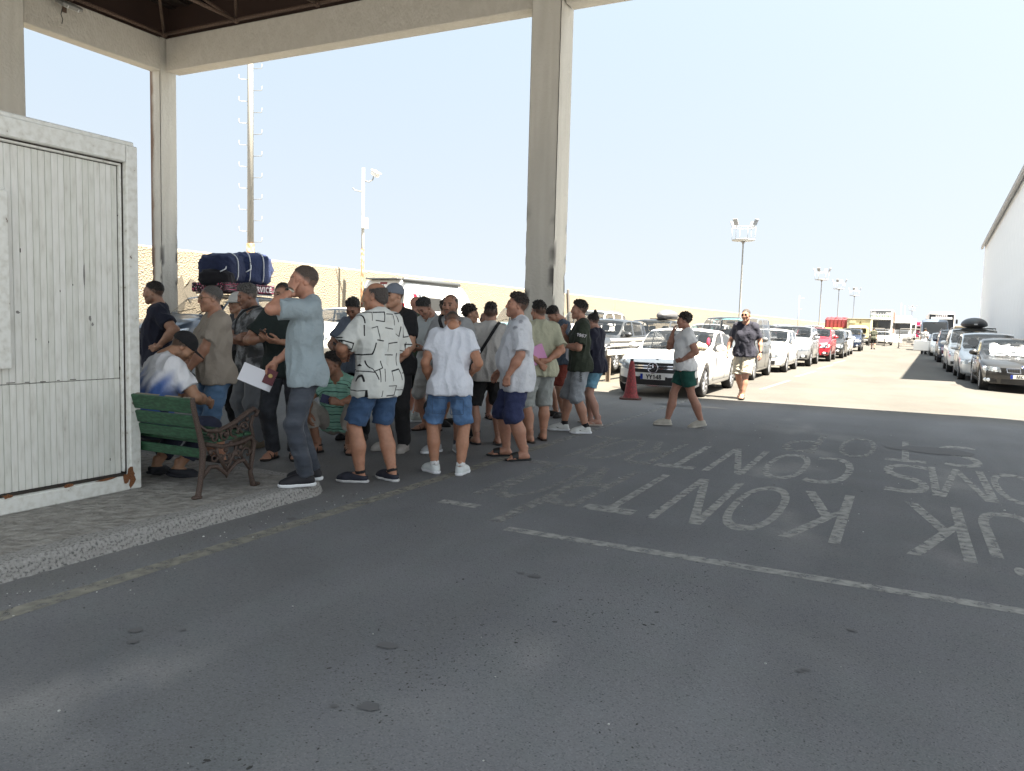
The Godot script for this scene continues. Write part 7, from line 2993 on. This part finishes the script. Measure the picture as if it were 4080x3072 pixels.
	A.append({"label": "tall man in pale blue-grey t-shirt and dark jeans on the kerb corner, hand at face", "at": Vector3(-4.33, .1, -4.92), "turn": 41 - 84, "h": 1.765, "g": .35, "hair": "buzz", "hair_c": Color(.075, .055, .045), "beard": .25, "hp": -1.0, "hy": 4.0, "hs": 1.06, "lean": 1.0,
		"al": [Vector3(.09, 1.56, .125), Vector3(.35, -.25, 1), Vector3(-.45, .8, -.02), Vector3(-.5, -.1, -.7), 0], "ar": [Vector3(-.20, .97, .24), Vector3(-.4, 0, -1), Vector3(.05, -.8, .35), Vector3(1, 0, .1), 1], "watch": "l", "watch_c": "steel",
		"ll": [Vector3(.10, 0, .03), 4.0], "lr": [Vector3(-.13, 0, -.05), -8.0], "shirt_m": cloth("pale_tee", lin(.25, .305, .335)), "loose": .017, "hem": -.12, "sleeve": .78, "pants_m": denim("charcoal", lin(.038, .046, .062)), "legs": 2.0, "ease": .010, "shoe": "sneaker", "shoe_c": Color(.07, .07, .10), "sole_c": white, "lace_c": Color(.1, .1, .12), "skin": Color(.40, .20, .135), "cell": .0115,
		"more": func(t, P, _s):
			var o := sheets(t, P, "r", "white folded papers in the lowered hand of the tall man on the kerb", Vector2(.24, .15), paint("paper", lin(.62, .63, .68), .8), 5, "papers", Vector3(.03, -.16, .06))
			var tab := MB.new()
			tab.box(Vector3(.012, .055, .10), Vector3(.004, .03, .03), .001)
			part("blue_tab", tab, paint("tab_blue", Color(.15, .5, .62), .6), o)
			passport(t, P, "r", "dark red passport held with the white papers by the tall man on the kerb", lin(.09, .012, .02), Vector3(.055, -.12, -.015))
			var b := MB.new()
			b.box(P.pel + P.pb * Vector3(.07, -.02, -.135), Vector3(.09, .06, .02), .004, P.pb)
			part("back_pocket_phone", b, paint("phone_black", lin(.012, .012, .014), .3), t)})
	A.append({"label": "man crouching on his heels in a mint striped polo and beige trousers, holding a passport", "at": Vector3(-5.53, 0, -6.76), "turn": 40 - 18, "h": 1.75, "g": .5, "pel": Vector3(0, .29, -.14), "lean": 20.0, "hipshare": .3, "hair": "short", "hp": 8.0, "hy": -48.0,
		"al": [Vector3(.16, .58, .42), Vector3(.8, -.2, -.1), Vector3(-.7, .25, .35), Vector3(-.2, -.2, -.9), 1], "ar": [Vector3(-.17, .46, .42), Vector3(-.8, -.1, -.2), Vector3(.25, -.8, .45), Vector3(.7, 0, -.5), 0],
		"ll": [Vector3(.17, 0, .10), 22.0, 0.0, Vector3(.4, .3, 1)], "lr": [Vector3(-.17, 0, .16), -22.0, 0.0, Vector3(-.4, .3, 1)], "sit": true,
		"shirt_m": cloth("mint_polo", Color.WHITE, pr.stripes), "tex": true, "collar": true, "collar_m": cloth("mint_collar", lin(.20, .41, .32)), "vneck": true, "pants_m": cloth("beige_trousers", lin(.34, .315, .285)), "legs": 1.5, "ease": .024, "shoe": "sandal", "shoe_c": Color(.10, .09, .09), "skin": Color(.27, .135, .085),
		"more": func(t, P, _s): passport(t, P, "l", "dark blue passport in the hand of the crouching man", lin(.010, .014, .060), Vector3(.03, -.13, .0))})
	A.append({"label": "man in a slate blue t-shirt looking down at his phone, behind the crouching man", "at": Vector3(-5.89, 0, -7.56), "turn": 38 - 26, "h": 1.72, "g": .4, "hair": "short", "hair_c": Color(.03, .028, .026), "beard": .4, "hp": 34.0,
		"al": [Vector3(.07, 1.10, .30), Vector3(.7, -.5, -.2), Vector3(-.6, .1, .4), Vector3(-.4, .8, -.2), 0], "ar": [Vector3(-.12, 1.10, .30), Vector3(-.7, -.5, -.2), Vector3(.35, .25, .7), Vector3(.5, .8, -.2), 1], "shirt_m": cloth("slate_tee", lin(.115, .135, .175)), "pants_m": cloth("black_trousers", lin(.014, .014, .016)), "legs": 2.0, "shoe": "sneaker", "shoe_c": dark, "skin": Color(.28, .145, .095), "cell": .014,
		"more": func(t, P, _s): phone(t, P, "r", "mobile phone in the hands of the man in the slate blue t-shirt")})
	A.append({"label": "balding man in an off-white shirt with black box outlines and blue shorts", "at": Vector3(-4.18, 0, -5.68), "turn": 37 - 138, "h": 1.775, "g": .5, "hair": "fringe", "hair_c": Color(.06, .05, .045), "hp": 2.0, "hy": 22.0, "hs": 1.04,
		"al": [Vector3(.16, 1.08, .27), Vector3(.8, -.1, -.3), Vector3(-.6, .1, .7), Vector3(-.4, .1, -.7), 1], "ar": [Vector3(-.20, 1.06, .22), Vector3(-.6, 0, -.8)], "shirt_m": cloth("box_shirt", Color.WHITE, pr.boxes), "tex": true, "collar": false, "loose": .022, "hem": -.16, "sleeve": .86,
		"ll": [Vector3(.13, 0, .10), 30.0], "lr": [Vector3(-.12, 0, -.05), -4.0], "pants_m": cloth("blue_shorts", lin(.035, .075, .155)), "legs": .92, "ease": .022, "shoe": "slip", "shoe_c": Color(.13, .14, .19), "sole_c": Color(.78, .78, .78), "sock_c": lin(.012, .012, .014), "sock_h": .06, "skin": Color(.38, .19, .12), "cell": .0115})
	A.append({"label": "man in a grey cap, black t-shirt and black trousers with white slip-on shoes", "at": Vector3(-5.03, 0, -7.16), "turn": 35 - 34, "h": 1.84, "g": .4, "hair": "cap", "hat_c": lin(.16, .18, .22), "hp": 3.0, "hy": -16.0,
		"al": [Vector3(.13, .93, .20), Vector3(.6, 0, -.6)], "ar": [Vector3(-.12, .95, .20), Vector3(-.6, 0, -.6)], "shirt_m": cloth("black_tee", lin(.010, .010, .012)), "pants_m": cloth("black_trousers", lin(.014, .014, .016)), "legs": 2.0, "shoe": "slip", "shoe_c": Color(.62, .60, .58), "skin": Color(.42, .23, .15)})
	A.append({"label": "bald man in a green t-shirt and camouflage shorts behind the man in black", "at": Vector3(-6.3, 0, -9.4), "turn": 34 + 120, "h": 1.79, "g": .4, "hair": "bald", "glasses": "dark", "shirt_m": cloth("moss_tee", lin(.06, .085, .05)), "pants_m": cloth("camo_shorts", lin(.05, .055, .045), pr.leaves), "legs": 1.1, "shoe": "sneaker", "shoe_c": Color(.66, .68, .66), "sole_c": white, "sock_c": lin(.4, .42, .42), "cell": .017, "skin": Color(.42, .21, .15)})
	A.append({"label": "man bowed over his hands in a grey polo and pale grey shorts with sandals", "at": Vector3(-5.56, 0, -8.73), "turn": 33 - 40, "h": 1.78, "g": .35, "hair": "short", "hair_c": Color(.03, .028, .026), "hp": 38.0, "lean": 8.0, "hy": -8.0,
		"al": [Vector3(.10, 1.08, .28), Vector3(.7, -.3, -.4), Vector3(-.6, -.1, .6), Vector3(-.3, .8, -.4), 0], "ar": [Vector3(-.10, 1.06, .28), Vector3(-.7, -.3, -.4), Vector3(.6, -.1, .6), Vector3(.3, .8, -.4), 1], "shirt_m": cloth("grey_polo", lin(.40, .425, .425)), "collar": true, "pants_m": cloth("stone_shorts", lin(.42, .415, .40)), "legs": 1.05, "shoe": "sandal", "shoe_c": Color(.16, .11, .09), "cell": .015, "skin": Color(.36, .19, .13)})
	A.append({"label": "dark-haired man with glasses on his nose, just right of the bowed man", "at": Vector3(-5.74, 0, -9.28), "turn": 32 + 70, "h": 1.75, "g": .3, "hair": "short", "glasses": "dark", "hp": 8.0, "shirt_m": cloth("grey_tee_dark", lin(.05, .05, .055)), "pants_m": cloth("black_shorts", lin(.014, .014, .015)), "legs": 1.0, "shoe": "slip", "shoe_c": Color(.08, .08, .08), "cell": .016})
	A.append({"label": "man facing the camera with glasses pushed up on his bald forehead, grey t-shirt", "at": Vector3(-4.50, 0, -7.45), "turn": 31 - 16, "h": 1.75, "g": .4, "hair": "fringe", "hair_c": Color(.03, .026, .024), "beard": .6, "glasses": "up", "hp": 4.0, "hy": -6.0,
		"al": [Vector3(.10, 1.10, .26), Vector3(.7, -.3, -.4), Vector3(-.5, .2, .6), Vector3(-.4, .2, -.6), 1], "ar": [Vector3(-.20, .98, .20), Vector3(-.6, 0, -.8), Vector3(.1, -.6, .6), Vector3(.7, 0, -.2), 1], "shirt_m": cloth("mid_grey_tee", lin(.31, .315, .32)), "pants_m": cloth("charcoal_shorts", lin(.03, .03, .034)), "legs": 1.15, "ll": [Vector3(.10, 0, .0), 30.0], "lr": [Vector3(-.13, 0, .10), -30.0], "shoe": "sneaker", "shoe_c": Color(.60, .61, .62), "sole_c": white, "sock_c": lin(.04, .05, .07), "skin": Color(.29, .15, .10),
		"more": func(t, P, s):
			cross_strap(t, P, s, "black shoulder bag worn by the man with glasses on his forehead", -1.0, true)
			sheets(t, P, "l", "small white receipt held up at the chest of the man with glasses on his forehead", Vector2(.09, .16), paint("paper", lin(.62, .63, .68), .8), 1, "receipt", Vector3(.03, -.13, 0))})
	A.append({"label": "man from behind in a white t-shirt, denim shorts and white sneakers, head bowed", "at": Vector3(-3.84, 0, -6.36), "turn": 31 + 172, "h": 1.63, "g": .32, "hair": "buzz", "hair_c": Color(.05, .036, .028), "hp": 66.0, "lean": 11.0, "hy": 10.0,
		"al": [Vector3(.235, .93, .14), Vector3(.45, 0, -.9), Vector3(.05, -.7, .6), Vector3(-1, 0, -.1), 1], "ar": [Vector3(-.19, 1.03, .20), Vector3(-.5, 0, -.8)], "ll": [Vector3(.16, 0, .02), 42.0], "lr": [Vector3(-.13, 0, -.02), -12.0], "shirt_m": cloth("white_tee", lin(.60, .63, .70)), "sleeve": .58, "hem": -.115, "pants_m": denim("mid", lin(.075, .155, .30)), "legs": .90, "ease": .026, "shoe": "sneaker", "shoe_c": Color(.80, .82, .82), "sole_c": white, "sock_c": lin(.6, .6, .6), "sock_h": .10, "skin": Color(.36, .175, .105), "cell": .012,
		"more": func(t, P, _s):
			var b := MB.new()
			for sx in [-1.0, 1.0]:
				var c: Vector3 = P["hip" + ("l" if sx > 0 else "r")] + P.pb * Vector3(0, -.20, -.125)
				for e in [[Vector3(0, .07, 0), Vector3(.13, .006, .006)], [Vector3(-.065, -.01, 0), Vector3(.006, .15, .006)], [Vector3(.065, -.01, 0), Vector3(.006, .15, .006)], [Vector3(0, -.085, 0), Vector3(.13, .006, .006)]]:
					b.box(c + e[0], e[1], .001)
			part("pocket_seam", b, paint("seam_blue", lin(.03, .06, .13), .9), t)
			sheets(t, P, "l", "pale wallet and card held low by the man in the white t-shirt", Vector2(.075, .11), paint("paper_beige", lin(.45, .43, .38), .7), 2, "wallet", Vector3(.03, -.12, .0))})
	A.append({"label": "dark curly-haired youth in profile behind the man with glasses on his forehead", "at": Vector3(-5.05, 0, -8.75), "turn": 30 + 82, "h": 1.66, "g": .1, "woman": true, "hair": "curly", "hair_c": Color(.022, .016, .013), "shirt_m": cloth("black_tee", lin(.010, .010, .012)), "pants_m": cloth("black_shorts", lin(.014, .014, .015)), "legs": 1.0, "shoe": "sneaker", "shoe_c": dark, "cell": .017})
	A.append({"label": "bald man bowing his head, only his crown seen left of the black strap", "at": Vector3(-5.64, 0, -10.27), "turn": 29 + 8, "h": 1.62, "g": .3, "hair": "fringe", "beard": .7, "hp": 38.0, "lean": 6.0, "shirt_m": cloth("navy_tee", lin(.013, .015, .030)), "pants_m": cloth("black_shorts", lin(.014, .014, .015)), "legs": 1.0, "shoe": "sandal", "shoe_c": Color(.12, .10, .09), "cell": .017, "skin": Color(.27, .14, .10)})
	A.append({"label": "man from behind in a stone grey t-shirt with a black cross-body strap and black shorts", "at": Vector3(-4.39, 0, -8.15), "turn": 28 + 176, "h": 1.68, "g": .4, "hair": "short", "hp": 2.0,
		"al": [Vector3(.23, 1.02, .22), Vector3(.7, 0, -.7)], "ar": [Vector3(-.20, 1.02, .22), Vector3(-.7, 0, -.7)], "shirt_m": cloth("stone_tee", lin(.44, .425, .405)), "loose": .018, "hem": -.13, "pants_m": cloth("black_shorts", lin(.014, .014, .015)), "legs": .98, "ease": .026, "ll": [Vector3(.15, 0, .0), 40.0], "lr": [Vector3(-.13, 0, .02), 10.0], "shoe": "slide", "shoe_c": Color(.13, .13, .14), "skin": Color(.33, .175, .12), "cell": .0145,
		"more": func(t, P, s): cross_strap(t, P, s, "black cross-body bag strap over the stone grey t-shirt", -1.0, true)})
	A.append({"label": "man in a navy t-shirt mostly hidden behind the heavy man in white", "at": Vector3(-4.55, 0, -9.35), "turn": 26 - 60, "h": 1.63, "g": .32, "hair": "buzz", "hp": 30.0, "shirt_m": cloth("navy_tee", lin(.013, .015, .030)), "pants_m": cloth("grey_shorts", lin(.15, .155, .165)), "legs": 1.0, "shoe": "sneaker", "shoe_c": Color(.08, .08, .09), "sole_c": white, "cell": .016})
	A.append({"label": "heavy man in profile in a white t-shirt, navy knee shorts and dark slides", "at": Vector3(-3.69, 0, -7.50), "turn": 26 - 80, "h": 1.755, "g": 1.0, "hair": "short", "hair_c": Color(.022, .015, .012), "beard": .35, "hp": -7.0, "hy": -2.0, "hs": 1.06,
		"al": [Vector3(.25, .90, .15), Vector3(.5, 0, -1), Vector3(0, -1, .15), Vector3(-1, 0, -.3), 1], "ar": [Vector3(-.26, .92, .16), Vector3(-.5, 0, -1)], "ll": [Vector3(.13, 0, -.05), 10.0], "lr": [Vector3(-.14, 0, .10), -4.0], "shirt_m": cloth("white_print", Color.WHITE, null, true), "shirt_fn": smudge, "loose": .024, "hem": -.19, "sleeve": .88, "pants_m": cloth("navy_shorts", lin(.022, .030, .085)), "legs": 1.14, "ease": .034, "shoe": "slide", "shoe_c": Color(.12, .13, .13), "skin": Color(.36, .18, .12), "cell": .013})
	A.append({"label": "stout man from behind in a sage t-shirt and grey shorts, hands behind his back", "at": Vector3(-4.0, 0, -8.72), "turn": 24 - 158, "h": 1.72, "g": .85, "hair": "short", "hp": 4.0, "hy": 16.0,
		"ar": [Vector3(-.02, 1.03, -.21), Vector3(-1, -.2, -.1), Vector3(1, -.15, 0), Vector3(0, .2, 1), 1], "al": [Vector3(.06, .99, -.20), Vector3(1, -.2, -.1), Vector3(-.7, -.6, 0), Vector3(0, .1, 1), 1], "shirt_m": cloth("sage_tee", lin(.36, .36, .265)), "loose": .020, "sleeve": .82, "pants_m": cloth("ash_shorts", lin(.29, .31, .30)), "legs": 1.13, "ease": .032, "ll": [Vector3(.13, 0, -.06), 16.0], "lr": [Vector3(-.12, 0, .1), -10.0], "shoe": "slide", "shoe_c": Color(.22, .18, .15), "skin": Color(.36, .18, .115), "cell": .014,
		"more": func(t, P, _s): sheets(t, P, "r", "pink papers held behind the back of the man in the sage t-shirt", Vector2(.17, .22), paint("paper_pink", lin(.62, .30, .52), .8), 4, "pink papers", Vector3(.02, -.10, -.09), Basis(Vector3.RIGHT, 1.25))})
	A.append({"label": "young man in blue-grey t-shirt and brick red shorts, sunglasses on his hair", "at": Vector3(-4.80, 0, -11.24), "turn": 23 - 58, "h": 1.76, "g": .25, "hair": "short", "hp": 44.0, "hy": -8.0, "lean": 5.0, "glasses": "up",
		"al": [Vector3(.06, 1.20, .27), Vector3(.7, -.5, -.2), Vector3(-.5, .5, .4), Vector3(-.4, .3, -.6), 1], "ar": [Vector3(-.12, 1.26, .26), Vector3(-.7, -.5, -.2), Vector3(.3, .6, .3), Vector3(.6, .3, -.5), 1], "shirt_m": cloth("slate_tee2", lin(.075, .10, .135)), "pants_m": cloth("brick_shorts", lin(.21, .045, .030)), "legs": .98, "ease": .024, "shoe": "slip", "shoe_c": Color(.12, .11, .11), "cell": .017, "skin": Color(.34, .18, .12)})
	A.append({"label": "man in olive green t-shirt with white sleeve numbers, grey shorts, white sneakers", "at": Vector3(-3.89, 0, -9.81), "turn": 22 - 84, "h": 1.765, "g": .25, "hair": "short", "hp": -2.0, "hy": -4.0, "beard": .2,
		"al": [Vector3(.08, 1.17, .25), Vector3(.6, -.8, -.2), Vector3(-.4, .5, .5), Vector3(-.5, .2, -.7), 1], "ar": [Vector3(-.06, 1.33, .24), Vector3(-.5, -.8, .1), Vector3(.1, .8, .15), Vector3(.6, .1, -.6), 1], "ll": [Vector3(.12, 0, -.07), 4.0], "lr": [Vector3(-.12, 0, .20), -4.0], "shirt_m": cloth("olive_tee", lin(.026, .034, .022)), "loose": .018, "sleeve": .82, "pants_m": cloth("grey_shorts2", lin(.27, .29, .315)), "legs": 1.10, "ease": .026, "shoe": "sneaker", "shoe_c": Color(.78, .79, .78), "sole_c": white, "swoosh": true, "sock_c": lin(.010, .010, .012), "sock_h": .13, "skin": Color(.36, .185, .125), "cell": .015,
		"more": func(t, P, _s):
			var mid: Vector3 = (P.shl as Vector3).lerp(P.ell, .52)
			var d: Vector3 = (P.ell - P.shl).normalized()
			var xa := (Vector3(0, 0, -1) - d * d.dot(Vector3(0, 0, -1))).normalized()
			lettering("sleeve_number", "1967", .042, paint("print_white", Color(.8, .78, .8), .8), t, Transform3D(Basis(xa, -d, xa.cross(-d)), mid + xa.cross(-d) * .094), .004)
			lettering("leg_print", "HAPPY", .03, paint("print_dark", Color(.1, .11, .13), .8), t, Transform3D(Basis(Vector3(0, -1, 0), Vector3(0, 0, -1), Vector3(1, 0, 0)), (P.hipl as Vector3).lerp(P.knl, .35) + Vector3(.118, 0, .0)), .003)})
	A.append({"label": "woman in navy t-shirt and light blue shorts, hair in a bun, reading papers", "at": Vector3(-4.02, 0, -10.72), "turn": 20 - 112, "h": 1.62, "g": .5, "woman": true, "hair": "bun", "hair_c": Color(.016, .012, .011), "hp": 16.0, "hy": -6.0,
		"al": [Vector3(.12, 1.13, .28), Vector3(.7, -.5, -.3), Vector3(-.2, .2, .9), Vector3(-.8, .2, 0), 1], "ar": [Vector3(-.12, 1.15, .28), Vector3(-.7, -.5, -.3)], "ll": [Vector3(.10, 0, -.10), 30.0], "lr": [Vector3(-.12, 0, .12), 6.0], "shirt_m": cloth("ink_tee", lin(.012, .013, .028)), "loose": .020, "sleeve": .85, "pants_m": denim("pale", lin(.13, .29, .40)), "legs": .74, "ease": .020, "shoe": "flipflop", "shoe_c": Color(.72, .68, .64), "sole_c": Color(.75, .7, .66), "skin": Color(.40, .22, .165), "cell": .016,
		"more": func(t, P, _s): sheets(t, P, "l", "white papers held up by the woman in the navy t-shirt", Vector2(.20, .28), paint("paper", lin(.62, .63, .68), .8), 3, "papers", Vector3(.02, -.14, .08), Basis(Vector3.BACK, .5))})
	A.append({"label": "woman striding in a white t-shirt and dark green shorts, one hand at her face", "at": Vector3(-2.85, 0, -11.32), "turn": 14 - 80, "h": 1.66, "g": .5, "woman": true, "hair": "curly", "hair_c": Color(.020, .014, .012), "hp": 6.0, "hy": -4.0, "hs": .98,
		"al": [Vector3(.19, 1.03, .10), Vector3(.6, .1, -1), Vector3(-.7, -.15, .6), Vector3(-.7, .1, -.5), 0], "ar": [Vector3(-.07, 1.45, .20), Vector3(-.4, -.9, .25), Vector3(.35, .75, -.1), Vector3(.5, .1, -.8), 0],
		"ll": [Vector3(.06, 0, -.27), 0.0, 12.0], "lr": [Vector3(-.06, 0, .25), 4.0], "shirt_m": cloth("white_blouse", lin(.66, .66, .66)), "loose": .020, "hem": -.05, "sleeve": .55, "pants_m": cloth("pine_shorts", lin(.008, .065, .050)), "legs": .64, "ease": .024, "shoe": "sneaker", "shoe_c": Color(.66, .64, .60), "sole_c": Color(.72, .70, .66), "skin": Color(.33, .165, .115), "cell": .015})
	A.append({"label": "man in sunglasses, navy polo and beige shorts walking out of the sunlight", "at": Vector3(-2.96, 0, -16.62), "turn": 10 - 8, "h": 1.85, "g": .35, "hair": "buzz", "hair_c": Color(.06, .05, .045), "beard": .6, "glasses": "sun", "hp": 2.0, "hy": -12.0,
		"al": [Vector3(.30, .90, .02), Vector3(.4, 0, -1)], "ar": [Vector3(-.31, .92, .10), Vector3(-.4, 0, -1)], "watch": "l", "ll": [Vector3(.02, 0, .22), 0.0, -6.0], "lr": [Vector3(-.05, .05, -.22), -6.0, 24.0], "shirt_m": cloth("navy_polo", lin(.016, .017, .030)), "collar": true, "vneck": true, "loose": .016, "hem": -.10, "sleeve": .80, "pants_m": cloth("sand_shorts", lin(.40, .365, .30)), "legs": 1.0, "ease": .034, "shoe": "sandal", "shoe_c": Color(.10, .10, .10), "skin": Color(.37, .19, .13), "cell": .018})
	A.append({"label": "distant man in an olive t-shirt and black shorts walking away to the barrier", "at": Vector3(-2.33, 0, -69.5), "turn": 182, "h": 1.74, "g": .4, "hair": "buzz", "shirt_m": cloth("drab_tee", lin(.08, .085, .06)), "loose": .03, "hem": -.14, "pants_m": cloth("black_shorts", lin(.014, .014, .015)), "legs": .95, "ll": [Vector3(.09, 0, .15), 10.0], "lr": [Vector3(-.09, .03, -.15), -10.0, 20.0], "shoe": "sneaker", "shoe_c": dark, "cell": .022})
	A.append({"label": "distant dark-haired person in a pale top at the open door of the white car", "at": Vector3(1.12, 0, -59.6), "turn": 160, "h": 1.74, "g": .4, "hair": "short", "shirt_m": cloth("pale_top", lin(.5, .5, .5)), "pants_m": cloth("black_trousers", lin(.014, .014, .016)), "legs": 2.0, "shoe": "sneaker", "shoe_c": dark, "cell": .022})
	for i in A.size():
		A[i].seed = i
	return A
